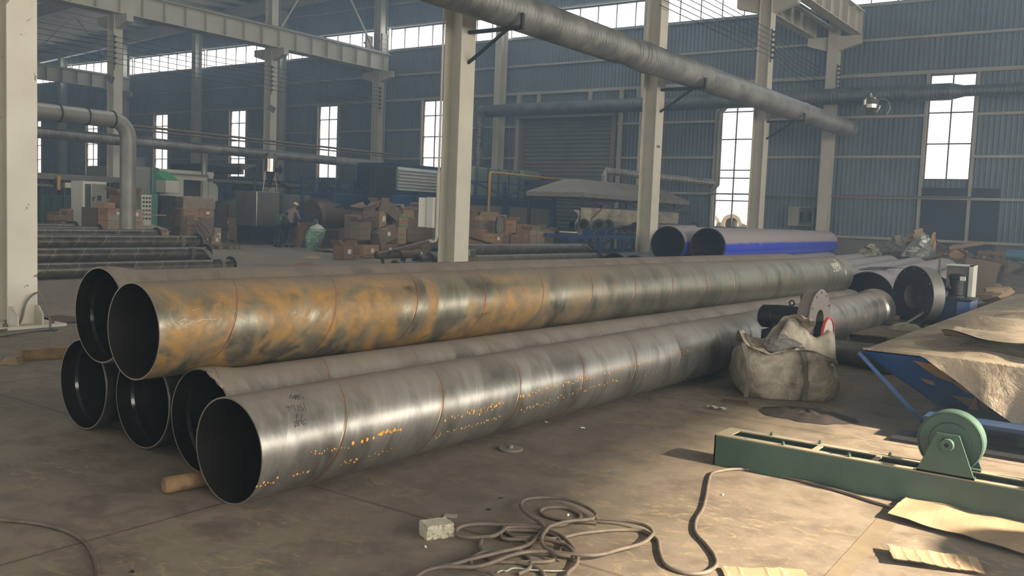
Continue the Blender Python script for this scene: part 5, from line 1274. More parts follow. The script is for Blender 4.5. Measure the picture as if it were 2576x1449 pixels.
# ================================================================ WORKER
MT['skin'] = paint('skin', (120,84,66), .6, 0, .1, 6)
MT['jacket'] = paint('mauve_jacket', (128,108,112), .85, 0, .2, 6, bump=.3)
MT['trouser'] = paint('dark_trousers', (36,40,52), .85, 0, .2, 6)
MT['cap'] = paint('cream_cap', (206,196,160), .7, 0, .1, 6)
MT['mask'] = paint('black_mask', (26,26,28), .8, 0, .1, 6)
def skin_body(name, verts, edges, mat, parent, sub=2):
    me = bpy.data.meshes.new(name); me.from_pydata([v[0] for v in verts], edges, []); o = bpy.data.objects.new(name, me); C.objects.link(o)
    o.parent = parent
    m = o.modifiers.new('skin', 'SKIN'); m.use_smooth_shade = True
    for i, v in enumerate(verts):
        sv = me.skin_vertices[0].data[i]; sv.radius = v[1] if isinstance(v[1], tuple) else (v[1], v[1]); sv.use_root = (i == 0)
    s = o.modifiers.new('sub', 'SUBSURF'); s.levels = sub; s.render_levels = sub
    me.materials.append(mat); return o
feet = fl(724,622)
wk = thing('person', 'worker in mauve jacket, cream cap and black mask bending over a carton', 'person', (feet.x, feet.y, 0), R(8))
# local frame: +y is the image-right direction, leaning forward towards +y
V = [((0,0,.92),(.15,.13)), ((0,.06,1.08),(.15,.14)), ((0,.16,1.27),(.18,.15)), ((0,.25,1.4),(.17,.12)), ((0,.31,1.49),(.07,.07)), ((0,.36,1.55),(.06,.06)),
 ((.12,.0,.86),(.10,.11)), ((.13,.05,.48),(.075,.08)), ((.12,-.02,.12),(.05,.055)), ((.12,.10,.06),(.045,.05)), ((-.12,.0,.86),(.10,.11)), ((-.13,.02,.48),(.075,.08)), ((-.12,-.06,.12),(.05,.055)), ((-.12,.06,.06),(.045,.05)),
 ((.2,.25,1.38),(.075,.075)), ((.26,.32,1.13),(.06,.06)), ((.17,.5,.95),(.045,.045)), ((-.2,.25,1.38),(.075,.075)), ((-.26,.32,1.13),(.06,.06)), ((-.14,.5,.95),(.045,.045))]
Ed = [(0,1),(1,2),(2,3),(3,4),(4,5),(0,6),(6,7),(7,8),(8,9),(0,10),(10,11),(11,12),(12,13),(3,14),(14,15),(15,16),(3,17),(17,18),(18,19)]
skin_body('body', V, Ed, MT['jacket'], wk)
# trousers cover the legs
skin_body('trousers', [((0,0,.9),(.165,.14)), ((.125,.0,.84),(.115,.12)), ((.13,.05,.48),(.09,.092)), ((.12,-.02,.13),(.065,.07)), ((-.125,.0,.84),(.115,.12)), ((-.13,.02,.48),(.09,.092)), ((-.12,-.06,.13),(.065,.07))], [(0,1),(1,2),(2,3),(0,4),(4,5),(5,6)], MT['trouser'], wk, 1)
def ellip(name, c, d, mat, parent, n=16, rot=0, cut=None):
    mb = MB()
    def f(u, v):
        th = v*math.pi; ph = u*2*math.pi; return (d[0]*math.sin(th)*math.cos(ph), d[1]*math.sin(th)*math.sin(ph), d[2]*math.cos(th))
    mb.grid(f, n, n//2 if cut is None else max(3,int(n//2*cut)))
    if cut is not None:
        mb = MB().grid(lambda u, v: f(u, v*cut), n, 6)
    m = Matrix.Rotation(rot, 4, 'X'); mb.v = [tuple(m @ Vector(p)+Vector(c)) for p in mb.v]
    return loc_part(mb, name, mat, parent)
hc = Vector((0,.42,1.62))
ellip('head', hc, (.078,.10,.115), MT['skin'], wk, rot=-.5)
ellip('cap', hc+Vector((0,-.01,.035)), (.09,.115,.10), MT['cap'], wk, rot=-.45, cut=.55)
loc_part(MB().box(hc+Vector((0,.13,.035)), (.13,.10,.012), rot=(-.6,0,0)), 'cap_peak', MT['cap'], wk)
ellip('mask', hc+Vector((0,.055,-.045)), (.062,.062,.065), MT['mask'], wk, rot=-.5)
for sx in (-1, 1):
    ellip('eye', hc+Vector((sx*.03,.088,.0)), (.012,.01,.008), MT['mask'], wk, n=8)
    ellip('ear', hc+Vector((sx*.08,-.005,-.01)), (.012,.022,.032), MT['skin'], wk, n=8)
    ellip('shoe', (sx*.12,.09-(.04 if sx < 0 else 0),.05), (.05,.13,.05), MT['black'], wk, n=12)
    bx = .17 if sx > 0 else -.14
    hv = [((bx,.5,.95),(.03,.02)), ((bx,.55,.90),(.038,.018))]; he = [(0,1)]
    hand = skin_body('palm', hv, he, MT['skin'], wk, 1)
    for k in range(4):
        x = bx-.03+.02*k; L_ = (.06,.07,.066,.052)[k]
        skin_body('finger', [((x,.56,.895),.009), ((x,.585,.87),.009), ((x,.585,.87-L_*.6),.008)], [(0,1),(1,2)], MT['skin'], wk, 1)
    skin_body('thumb', [((bx-sx*.03,.53,.92),.011), ((bx-sx*.05,.56,.89),.01), ((bx-sx*.052,.575,.865),.009)], [(0,1),(1,2)], MT['skin'], wk, 1)
cq = fl(752,618)
wb = carton((feet.x+.0, feet.y+.62, 0), (.42,.46,.83), 0, 'carton the worker is bending over, its top taped open', group=None, open_=1)
# second crouching helper, seen from behind in green shirt
f2 = feet+Vector((-.15,-.42,0))
w2 = thing('person', 'stooping person in dark green jacket seen from behind, next to the capped worker', 'person', (f2.x,f2.y,0), R(-4))
V2 = [((0,0,.82),(.16,.15)), ((0,.02,.98),(.16,.16)), ((0,.10,1.14),(.18,.17)), ((0,.22,1.24),(.15,.14)), ((0,.32,1.24),(.07,.07)), ((0,.4,1.22),(.06,.06)), ((.11,0,.76),(.1,.11)), ((.12,.04,.42),(.07,.08)), ((.11,-.03,.1),(.05,.05)), ((-.11,0,.76),(.1,.11)), ((-.12,.04,.42),(.07,.08)), ((-.11,-.03,.1),(.05,.05)), ((.19,.22,1.18),(.07,.07)), ((.22,.36,1.0),(.055,.055)), ((.16,.48,.86),(.042,.042)), ((-.19,.22,1.18),(.07,.07)), ((-.22,.36,1.0),(.055,.055)), ((-.16,.48,.86),(.042,.042))]
skin_body('body', V2, [(0,1),(1,2),(2,3),(3,4),(4,5),(0,6),(6,7),(7,8),(0,9),(9,10),(10,11),(3,12),(12,13),(13,14),(3,15),(15,16),(16,17)], paint('green_jacket', (62,74,62), .85, 0, .25, 6), w2)
skin_body('trousers', [((0,0,.8),(.17,.16)), ((.115,0,.74),(.115,.12)), ((.12,.04,.42),(.088,.09)), ((.11,-.03,.12),(.066,.066)), ((-.115,0,.74),(.115,.12)), ((-.12,.04,.42),(.088,.09)), ((-.11,-.03,.12),(.066,.066))], [(0,1),(1,2),(2,3),(0,4),(4,5),(5,6)], MT['trouser'], w2, 1)
loc_part(MB().box((.17,.06,1.12),(.006,.12,.1), rot=(0,0,0)), 'back_print', MT['greenprint'], w2)
ellip('head', (0,.47,1.25), (.078,.1,.11), MT['mask'], w2)
for sx in (-1, 1):
    ellip('shoe', (sx*.11,.04,.05), (.05,.13,.05), MT['black'], w2, n=12)
    ellip('hand', (sx*.16,.52,.82), (.035,.04,.06), MT['skin'], w2, n=10)
# third worker with dark hair behind the tall pallet (570..600, 500..560)
f3 = onx(592,540,-33.2); f3.z = 0
w3 = thing('person', 'person in dark blue clothes bent over behind the dusky cartons', 'person', (f3.x,f3.y,0), R(180))
V3 = [(v[0] if 0 else v[0], v[1]) for v in V]
skin_body('body', V3, Ed, paint('navy_jacket', (38,46,66), .85, 0, .2, 6), w3)
ellip('head', hc, (.08,.1,.115), MT['mask'], w3, rot=-.5)
q = onx(572,535,-32.6)
tag(MB().box((q.x,q.y+.3,1.35),(.7,1.0,.8), rot=(.3,.1,.1)).build('grey_bag', paint('dusty_bag', (88,88,80), .8, 0, .3, 4, bump=.4), bevel=.12), 'tilted grey bag being tipped in front of the navy-clad person', 'bag')
q = onx(792,560,-27.4); hh = .0
tag(MB().grid(lump(q.x,q.y,.6,.6,.95,12), 40, 14).build('scrap_bag', paint('grey_sack', (76,76,70), .6, 0, .4, 3, bump=.6)), 'dark grey sack slumped behind the green plastic sack', 'sack')
q = onx(1926,571,-9.0)
# ================================================================ COATED PIPES AND RUBBISH BEYOND THE STACK
def coat_mat(name, low, dust, a0=.35):
    """plastic coating; settled dust lies on the upper side of each pipe (object Z is up)"""
    t = NT(name); tc = t.n('ShaderNodeTexCoord'); sx = t.n('ShaderNodeSeparateXYZ'); t.l(tc.outputs['Object'], sx.inputs[0])
    ang = t.math('ARCTAN2', sx.outputs[2], t.math('ABSOLUTE', sx.outputs[1])); co = t.coord(); n = t.noise(co, 3, 5, .6)
    f = t.ramp(t.math('ADD', ang, t.math('MULTIPLY', t.math('SUBTRACT', n, .5), .25)), [(a0, B4), (a0+.16, W4)])
    h = t.math('ADD', t.math('DIVIDE', sx.outputs[0], .8), t.math('MULTIPLY', t.math('ARCTAN2', sx.outputs[2], sx.outputs[1]), 1/(2*math.pi)))
    sm = t.ramp(t.math('ABSOLUTE', t.math('SUBTRACT', t.math('FRACT', h), .5)), [(0, W4), (.02, B4)])
    c = t.mix(f, s2l(low), s2l(dust)); c = t.mix(t.math('MULTIPLY', sm, .25), c, s2l(tuple(min(255, v*1.5) for v in low)))
    t.set(c, t.mix(f, (.22,)*3+(1,), (.6,)*3+(1,)), 0, .6); t.bump(sm, .4, .004); return t.m
MT['cblue'] = coat_mat('blue_coating', (44,66,188), (140,132,128), .1)
MT['cpurple'] = coat_mat('dusty_purple_coating', (72,70,96), (134,126,126), -.3)
MT['cdark'] = coat_mat('black_coating', (26,28,32), (70,68,66), .9)
DV = Vector((-.95, 11.96, 0))
def coated(label, x, y, z, r, mat, L=1.0):
    n_ = Vector((x, y, z)); f_ = n_+DV*L
    p = big_pipe('coated_pipe', n_, f_, r, MT[mat], MT['inblack'], label, wall=.014, group='coated pipes heaped beyond the steel stack', rim=MT['black'])
    m2 = MB().lathe([(.0, r+.001), (.0, r+.008), (.05, r+.008), (.05, r+.001)], (0,0,0), (1,0,0), 48)
    loc_part(m2, 'end_band', MT['black'], p); return p
coated('bright blue coated pipe with dusty top, front one of the upper pair', -8.32, 19.3, 1.076, .40, 'cblue')
coated('blue coated pipe with black mouth, left one of the upper pair', -9.2, 19.1, 1.076, .40, 'cblue')
for i, (x, y) in enumerate(((-10.45,18.9),(-9.6,18.3),(-8.75,18.8),(-7.9,18.2),(-7.0,18.6),(-6.05,18.3),(-5.1,17.6))):
    coated(['lowest coated pipe farthest left, half behind the tarpaulin column','black coated pipe end just under the left blue pipe','black coated pipe end under the gap of the two blue pipes','dark coated pipe below the bright blue one','second dark coated pipe hidden below the bright blue one','dusty coated pipe showing its back behind the far end of the rusty pipe','shiny dusty coated pipe next to the far end of the orange-rusted pipe'][i], x, y, .405, .40, 'cdark' if i < 3 else 'cpurple', .88 if i == 0 else 1.0)
coated('dusty purple coated pipe with wide black mouth and a black flap on top', -4.12, 16.5, .43, .425, 'cpurple')
coated('dusty purple coated pipe whose mouth is behind the big black fan', -3.2, 17.0, .43, .42, 'cpurple', .95)
r_ = coated('coated pipe with dark end arch near the gable at far right', -5.0, 33.0, .41, .40, 'cpurple', .35)
# black rubber flap on the pipe mouth
q = ony(2180, 668, 17.2)
r_ = thing('rubber_flap', 'curled black rubber flap lying on the wide-mouthed purple pipe', 'flap', (q.x,q.y,.87))
def flp(u, v): return (-4.45+.55*u+.1*v, 17.0+.5*v+.9*u, .865+.06*abs(math.sin(u*2.2+v))*u+.05*(1-u)*v)
MB().grid(flp, 12, 8, thick=.012).build('rubber_sheet', MT['black'], r_)
def flp2(u, v): return (-4.15-.25*u, 17.6+1.9*u+.12*v, .87+.16*u*u-.02*u)
MB().grid(flp2, 10, 2, thick=.01).build('rubber_tongue', MT['greyst'], r_)
# rubbish heap
def heapf(cx, cy, a, b, h, seed, rough=.5):
    def f(u, v):
        an = u*2*math.pi; k = 1+.25*noise.noise(Vector((math.cos(an)*2, math.sin(an)*2, seed)))
        n_ = noise.turbulence(Vector((math.cos(an)*v*3+seed, math.sin(an)*v*3, seed)), 4, True)
        return (cx+a*k*v*math.cos(an), cy+b*k*v*math.sin(an), max(0, h*(1-v**1.6)*(1+rough*(n_-.5)))+.003)
    return f
MT['rubbish'] = paint('rubbish_mix', (92,82,68), .8, 0, .5, 4, dirt=(48,44,38), bump=.9)
o = MB().grid(heapf(-6.6, 33.2, 2.6, 2.0, 1.25, 4), 64, 20).build('rubbish_heap', MT['rubbish'], kind='stuff'); o['label'] = 'dark mixed rubbish heap between the coated pipes and the gable'; o['category'] = 'rubbish'
o = MB().grid(heapf(-3.3, 31.0, 2.2, 4.0, .85, 9), 64, 20).build('rubbish_heap', MT['rubbish'], kind='stuff'); o['label'] = 'low brown rubbish heap at the far right by the gable'; o['category'] = 'rubbish'
def crump(name, label, cat, px0, py0, px1, py1, y, mat, seed, fold=.25, nu=26, nv=20):
    a = ony(px0, py0, y); b = ony(px1, py1, y); w_, h_ = b.x-a.x, a.z-b.z
    def f(u, v):
        n1 = noise.noise(Vector((u*3+seed, v*3, seed))); n2 = noise.noise(Vector((u*8, v*8+seed, seed*2)))
        s_ = 1-.75*v**1.4
        xx = a.x+w_*(.5+(u-.5)*s_+.15*n1*v); zz = b.z+h_*(v+.08*n1)
        return (xx, y-.5*(1-v)+fold*n1+fold*.4*n2+.35*abs(u-.5), max(.02, zz))
    m_ = MB().grid(f, nu, nv); return tag(m_.build(name, mat), label, cat)
MT['silver'] = paint('silver_sheet', (190,190,178), .35, .3, .35, 3, dirt=(80,84,82), bump=.5)
crump('silver_sheet', 'pale silvery plastic sheet draped over the rubbish heap', 'plastic sheet', 2276, 590, 2362, 650, 31.0, MT['silver'], 3)
crump('brown_sheet', 'tan crumpled sheet on the peak of the rubbish heap', 'plastic sheet', 2278, 572, 2338, 610, 32.2, K[2], 7)
crump('grey_sheet', 'grey rolled matting slumped on the left slope of the rubbish heap', 'matting', 2225, 590, 2290, 635, 31.8, MT['tarp'], 12)
crump('brown_sheet', 'small tan bent sheet standing up right of the silvery one', 'plastic sheet', 2335, 583, 2358, 640, 31.6, K[0], 17)
crump('grey_sheet', 'grey and ochre rag at the left foot of the rubbish heap', 'rag', 2160, 612, 2222, 645, 30.8, MT['paleTarp'], 21)
crump('brown_sheet', 'brown torn cardboard heap right of the silvery sheet', 'cardboard', 2360, 612, 2440, 652, 30.5, K[1], 27)
for k, (p0, p1, lab) in enumerate((((2385,625),(2470,622),'tan cardboard tube lying on the rubbish near the gable'),((2375,640),(2432,642),'thin pale stick on the rubbish right of the silvery sheet'))):
    a, b = ony(*p0, 30), ony(*p1, 30.6); tag(MB().tube([a, b+Vector((0,0,.12))], (.07,.03)[k], 12).build('cardboard_tube', K[3]), lab, 'tube')
q = ony(2500, 640, 29)
r_ = thing('wooden_rack', 'dark wooden crate frame standing at the far right before the gable', 'crate', (q.x, 29, 0))
for dx_ in (-.35, -.15, .15, .35): MB().bb(q.x+dx_-.05, q.x+dx_+.05, 28.95, 29.05, 0, 1.15-.1*abs(dx_)).build('post', MT['woodd'], r_)
for z_ in (.4, .85, 1.05): MB().bb(q.x-.4, q.x+.4, 28.9, 28.95, z_-.05, z_+.05).build('rail', MT['woodd'], r_)
a = ony(2530, 640, 27.5)
tag(MB().tube([a, a+Vector((.9,.1,-.05))], .14, 14).build('teal_roll', paint('teal', (50,96,112), .6, 0, .3, 4)), 'small teal roll on the brown heap at the right edge', 'roll')
# scattered wood offcuts
for k, (px, py, L, a_, mt, lab) in enumerate(((2478,738,.8,.1,'wood','long yellowish board on the wood scraps right of the blue pump'),(2510,727,.6,.5,'wood','upper yellowish board of the wood scraps'),(2497,752,.5,-.7,'wood','short pale block among the wood scraps'),(2465,772,.9,.3,'woodd','brown board lowest of the wood scraps behind the dusty tarp'),(2530,742,.5,1.1,'wood','split pale board at the right end of the wood scraps'))):
    q = ony(px, py, 17.8-.25*k); q.z = max(q.z, .06)
    tag(MB().box(q, (L*.7,.09,.05), rot=(.2*k, -.1*k, a_)).build('wood_offcut', MT[mt]), lab, 'board')
q = ony(2490,790,17); o = MB().grid(heapf(-2.3, 17.6, .9, 1.3, .42, 31), 40, 12).build('wood_litter', MT['woodd'], kind='stuff'); o['label'] = 'heap of splintered wood and rags behind the dusty tarp'; o['category'] = 'litter'
q = ony(2462,705,18.4); tag(MB().box((q.x,18.4,q.z), (.55,.03,.75), rot=(.25,.15,.1)).build('board_sheet', paint('grey_card', (118,106,94), .8, 0, .2, 3)), 'tilted grey-brown board behind the white-edged cabinet', 'board')
q = ony(2495,700,18.8); tag(MB().grid(lump(q.x,18.8,.3,.3,.25,33), 20, 8).build('rag', MT['tarp']), 'grey rag bundle on top of the wood scraps', 'rag'); bpy.context.scene.collection.objects[-1].location.z = .45
# ---------------- big black blower by the pipe mouths
def blower(label, c, ax, r, thick, mouth, loc_motor=1, mats=('black','greyst'), name='centrifugal_fan'):
    c = Vector(c); ax = Vector(ax).normalized(); root = thing(name, label, 'fan', (c.x,c.y,0))
    MB().lathe([(0,mouth),(0,r),(-.012,r)][:2]+[(.0,r)], c, c+ax, 48).build('front_plate', MT[mats[0]], root)
    MB().lathe([(-thick,.02),(-thick,r),(0,r),(0,r+.012),(-.012,r+.012)], c, c+ax, 48).build('casing_band', MT[mats[1]], root)
    MB().lathe([(0,mouth),(-thick*.9,mouth*.9),(-thick*.9,.01)], c, c+ax, 32).build('inlet', MT['greyst'], root)
    b = MB(); u = Vector((0,0,1)); w = ax.cross(u).normalized()
    for k in range(12): a = k*math.pi/6; p = c+(u*math.sin(a)+w*math.cos(a))*r*.93; b.cyl(p, p+ax*.012, .011, 6)
    b.build('bolt_ring', MT['stainless'], root)
    return root, c, ax
r_, c_, ax = blower('big black blower with round inlet standing before the purple pipe mouths', (-3.12,15.2,.60), (-.62,-.785,0), .45, .22, .19)
m0 = c_-ax*.22
MB().lathe([(0,.02),(0,.12),(.12,.12),(.14,.145),(.42,.145),(.44,.16),(.56,.155),(.6,.1),(.6,.01)], m0, m0-ax, 28).build('motor', paint('motor_mauve', (104,104,116), .45, .3, .2, 3), r_)
MB().box(m0-ax*.28+Vector((-.08,-.1,.12)), (.14,.14,.18), rot=(0,0,.6)).build('terminal_box', MT['dblue'], r_)
MB().box(m0-ax*.28+Vector((-.1,-.178,.12)), (.08,.008,.07), rot=(0,0,.6)).build('rating_plate', paint('yellow_plate', (208,196,60), .5), r_)
MB().prism([(-2.95,15.1,0),(-2.3,15.55,0),(-2.3,15.55,.04),(-2.95,15.1,.04)], (-.2,.3,0)).bb(-2.62,-2.42,15.4,15.6,.04,.45).bb(-3.35,-2.95,15.05,15.35,0,.2).build('stand', MT['greyst'], r_)
MB().tube([m0-ax*.3+Vector((0,-.12,.1)), m0-ax*.2+Vector((.05,-.35,-.15)), m0+Vector((-.05,-.5,-.35)), (-3.2,14.6,.12),(-3.25,14.4,.03)], .022, 8).build('cable', MT['greyst'], r_)
# blue pump with black motor and white-edged cabinet behind
ya = 16.0
a, b, c2_ = ony(2378,668,ya), ony(2447,668,ya), ony(2430,742,ya)
r_ = thing('control_cabinet', 'grey cabinet with white side edge behind the blue pump', 'cabinet', ((a.x+b.x)/2, ya+.3, 0))
MB().bb(a.x, b.x-.06, ya+.15, ya+.45, .1, a.z).build('body', MT['greyst'], r_); MB().bb(b.x-.06, b.x, ya+.1, ya+.5, .4, a.z+.02).bb(a.x,b.x,ya+.1,ya+.5,a.z,a.z+.02).build('white_edge', MT['whitebox'], r_)
pm = ony(2407, 745, ya-.3)
r_ = thing('pump_unit', 'blue pump box with upright black motor beside the big black blower', 'pump', (pm.x, ya-.4, 0))
zb = ony(2407,748,ya-.4).z
MB().bb(pm.x-.25, pm.x+.08, ya-.7, ya-.05, .05, zb-.03).build('tank', MT['dblue'], r_); MB().bb(pm.x+.08, pm.x+.26, ya-.72, ya-.05, .15, zb-.04).build('side_panel', paint('pump_blue', (86,112,170), .5, .1, .2, 2), r_); MB().bb(pm.x-.27,pm.x+.28,ya-.74,ya-.03,zb-.03,zb).build('lid', MT['dark'], r_)
zt_m = ony(2407,688,ya-.4).z
MB().lathe([(0,.12),(.03,.12),(.04,.1),(zt_m-zb-.1,.1),(zt_m-zb-.09,.12),(zt_m-zb-.03,.125),(zt_m-zb,.08),(zt_m-zb,0)], (pm.x,ya-.4,zb), (pm.x,ya-.4,9), 28).build('motor', MT['black'], r_)
MB().bb(pm.x+.06,pm.x+.14,ya-.53,ya-.5,zt_m-.1,zt_m-.04).build('rating_plate', MT['paper'] if 'paper' in MT else MT['whitel'], r_)
MB().bb(pm.x-.24,pm.x-.12,ya-.6,ya-.5,zb,zb+.1).cyl((pm.x-.2,ya-.55,zb+.08),(pm.x-.05,ya-.62,zb+.16),.02,8).build('valve_block', MT['dark'], r_)
pp = ony(2366,650,15.9)
tag(MB().bb(pp.x-.02,pp.x+.02,15.85,15.95,0,pp.z).build('upright_post', MT['greyst']), 'thin grey upright post left of the white-edged cabinet', 'post')
# ---------------- small blower with red inlet ring on the bag
c1 = ony(2062, 808, 9.45); R1 = .315
r_, c_, ax = blower('dusty grey blower with black motor and red-rimmed inlet behind the bulk bag', (c1.x,9.45,c1.z), (1,-.03,0), R1, .13, .12, mats=('fan_grey','fan_grey')) if MT.setdefault('fan_grey', paint('dusty_grey', (118,110,102), .6, .1, .2, 4)) else None
MB().lathe([(0,.02),(0,.05),(.02,.05),(.02,.115),(.04,.118),(.34,.118),(.36,.125),(.47,.12),(.5,.09),(.5,.01)], c_-ax*.13, c_-ax, 32).build('motor', MT['black'], r_)
fin = MB()
for k in range(22):
    a = k*2*math.pi/22; u_ = Vector((0, math.cos(a), math.sin(a))); fin.bar(c_-ax*.2+u_*.121, c_-ax*.48+u_*.121, .006, .012)
fin.build('cooling_fins', MT['black'], r_)
MB().tube([c_-ax*.3+Vector((0,0,.13))+Vector((math.cos(a)*.026,0,.03+math.sin(a)*.026)) for a in [k*math.pi/6 for k in range(12)]], .008, 6, closed=True).build('lifting_eye', MT['black'], r_)
MB().tube([c_+Vector((-.17,.0,.26)),c_+Vector((-.2,.0,.24)),c_+Vector((-.2,0,.13))], .012, 6).build('hook', MT['black'], r_)
inl = c_+Vector((.0,-.03,-.125))
MB().lathe([(0,.13),(.09,.14),(.09,.16)], inl, inl+ax, 32).build('inlet_collar', MT['black'], r_)
MB().lathe([(.09,.165),(.1,.165),(.1,.02)], inl, inl+ax, 36).build('inlet_cover', paint('pale_cover', (180,172,158), .6, 0, .1, 4), r_)
MB().lathe([(.085,.16),(.085,.178),(.11,.178),(.11,.16)], inl, inl+ax, 36).build('red_rim', paint('red_rubber', (196,70,62), .5, 0, .1, 6), r_)
MB().bb(c_.x-.55,c_.x+.02,9.3,9.62,0,c_.z-.13).bb(c_.x-.2,c_.x+.05,9.25,9.65,0,c_.z-R1+.02).build('pedestal', MT['dark'], r_)
# ---------------- bulk bag
BC = Vector((-2.86, 8.62, 0))
t = NT('bag_fabric'); co = t.coord(); n = t.noise(co, 3.2, 7, .66, .8); n2 = t.noise(co, 14, 5, .6, 1.0)
c = t.mix(t.ramp(n, [(.4, B4), (.68, W4)]), s2l((188,178,156)), s2l((104,92,76))); t.set(c, .62, 0, .35); t.bump(t.math('ADD', n, t.math('MULTIPLY', n2, .5)), .9, .03); MT['bag'] = t.m
RX, RY, HB = .47, .40, .47
def bagbody(u, v):
    an = u*2*math.pi; c_, s_ = math.cos(an), math.sin(an); e = .62
    x, y = math.copysign(abs(c_)**e, c_), math.copysign(abs(s_)**e, s_)
    k = .88+.17*math.sin(min(1, v*1.15)*math.pi)**.7
    f_ = noise.noise(Vector((c_*2.2, s_*2.2, v*3.5)))*.07+noise.noise(Vector((c_*5+v*4, s_*5, v*9)))*.03
    hh = HB*(1+.34*noise.noise(Vector((c_*1.5+5, s_*1.5, 0))))*(1-.26*max(0, c_))
    return (x*RX*(k+f_), y*RY*(k+f_), hh*v+.003)
r_ = thing('bulk_bag', 'crumpled dusty white bulk bag with straps in front of the small blower', 'bag', BC, R(28))
loc_part(MB().grid(bagbody, 96, 28), 'bag_wall', MT['bag'], r_)
def bagtop(u, v):
    x, y = (u-.5)*2, (v-.5)*2
    # map the square to the bag's rounded outline
    X_ = x*RX*(1-.14*y*y)*.99; Y_ = y*RY*(1-.14*x*x)*.99
    rg = math.exp(-((y-.35*math.sin(x*2.2)-.1)/.30)**2)*(.5+.5*math.tanh((x+.5)*3))
    pk = math.exp(-(((x-.12)/.36)**2+((y-.2)/.42)**2))
    edge = max(abs(x), abs(y))
    an_ = math.atan2(y, x); hb_ = HB*(1+.34*edge**2*noise.noise(Vector((math.cos(an_)*1.5+5, math.sin(an_)*1.5, 0))))*(1-.26*max(0, math.cos(an_))*edge**2)
    z = hb_*(1-.07*(1-edge))-HB*.26*(1-edge)**.6+rg*.17+pk*.20
    w = noise.noise(Vector((x*2.5, y*2.5, 4)))*.06+(abs(noise.noise(Vector((x*5+y*2, y*6, 8))))-.2)*.07
    z += w*(1-edge**6)+.04*math.exp(-((edge-.9)/.08)**2)
    return (X_, Y_, z)
loc_part(MB().grid(bagtop, 64, 56), 'gathered_top', MT['bag'], r_)
def bagflap(u, v):
    return (-.22+.40*u+.08*math.sin(v*3), .02+.12*math.sin(u*3+1)+.18*v, HB*.9+.34*math.sin(min(1, u*1.1)*math.pi*.62)*(1-.45*v)+.03*noise.noise(Vector((u*7, v*6, 2))))
loc_part(MB().grid(bagflap, 30, 18), 'neck_flap', MT['bag'], r_)
for (x, a0) in ((.12, 0), (-.40, .1)):
    pts = [(x, -RY*1.04, .02), (x+.01, -RY*1.10, .2), (x-.01, -RY*1.06, .38), (x-.04, -RY*.85, HB+.03), (x-.1, -RY*.5, HB+.0), (x-.16, -RY*.2, HB-.02)]
    m_ = MB()
    for p, q in zip(pts, pts[1:]): m_.bar(p, q, .05, .006)
    loc_part(m_, 'strap', MT['web'], r_)
pl_ = []
t = NT('clear_bag'); co = t.coord(); n = t.noise(co, 12, 6, .7, 1.4); t.set(s2l((124,118,108)), .2, 0, .7); t.bump(n, 1.0, .04)
loc_part(MB().grid(lambda u, v: (-.02+(.14+.07*noise.noise(Vector((math.cos(u*6.283)*2, math.sin(u*6.283)*2, v*5))))*math.sin(v*math.pi)*math.cos(u*6.283)-.12*v, -.16+.10*math.sin(v*math.pi)*math.sin(u*6.283)-.08*v, HB+.0+(.07+.06*noise.noise(Vector((math.cos(u*6.283)*3, math.sin(u*6.283)*3, v*7))))*math.sin(v*math.pi)*math.sin(u*6.283)+.05*v), 30, 20), 'inner_liner', t.m, r_)
# rags by the bag
o = MB().grid(heapf(-2.35, 7.75, .40, .3, .06, 41, .9), 48, 14).build('dark_rag', paint('dark_rag', (50,42,36), .85, 0, .4, 8, bump=.8)); tag(o, 'dark crumpled rag on the shaded floor beside the bulk bag', 'rag')
q = fl(1805,1031); tag(MB().grid(lambda u,v: (q.x-.09+.18*u, q.y-.03+.05*v, .01+.02*abs(math.sin(u*7+v*3))), 14, 4).build('torn_paper', MT['whitel']), 'torn pale paper strip on the floor left of the bulk bag', 'paper')
q = fl(1850,1012); tag(MB().box((q.x,q.y,.006), (.22,.14,.006), rot=(0,0,.4)).build('card_scrap', K[4]), 'dark card scrap lying against the bulk bag', 'card')
# ---------------- slab, corrugated hose, pallet
a, b = fl(2050,872,.1), fl(2230,890,.1)
tag(MB().box((-2.85,12.15,.055), (1.35,.75,.09), rot=(0,0,-.05)).build('concrete_slab', MT['plinth']), 'flat grey slab on the floor in front of the wooden pallet', 'slab')
hs = [fl(2075,905), fl(2120,918), fl(2180,930), fl(2240,942)]
hs = [Vector((p.x, p.y, .1)) for p in hs]
pr = []; L_ = (hs[-1]-hs[0]).length
x = 0
while x < L_: pr += [(x,.082),(x+.006,.1),(x+.014,.1),(x+.02,.082)]; x += .026
tag(MB().lathe(pr, hs[0], hs[-1], 24).build('corrugated_hose', paint('hose_grey', (110,104,90), .5, .2, .2, 4)), 'thick corrugated hose lying between the bulk bag and the blue hopper', 'hose')
pallet((-2.95, 13.95, 0), 1.35, 1.5, 'slatted wooden pallet on the floor before the big black blower', 0, mat='woodp', h=.14)
q = fl(2250,822,.15); tag(MB().grid(lump(-3.0,14.3,.28,.2,.1,51), 24, 8).build('rag', MT['paleTarp']), 'dusty cloth rag lying on the slatted pallet', 'rag'); bpy.context.scene.collection.objects[-1].location.z = .14
r_ = thing('timber_blocks', 'stacked timber offcuts under the far end of the rust-dotted pipe', 'timber', (-3.25,15.6,0))
for k in range(4): MB().box((-3.45+.01*k,14.95+.03*(k%2),.04+.07*k), (.5-.05*k,.14,.06), rot=(0,0,.1*k)).build('board', MT['woodd'], r_)
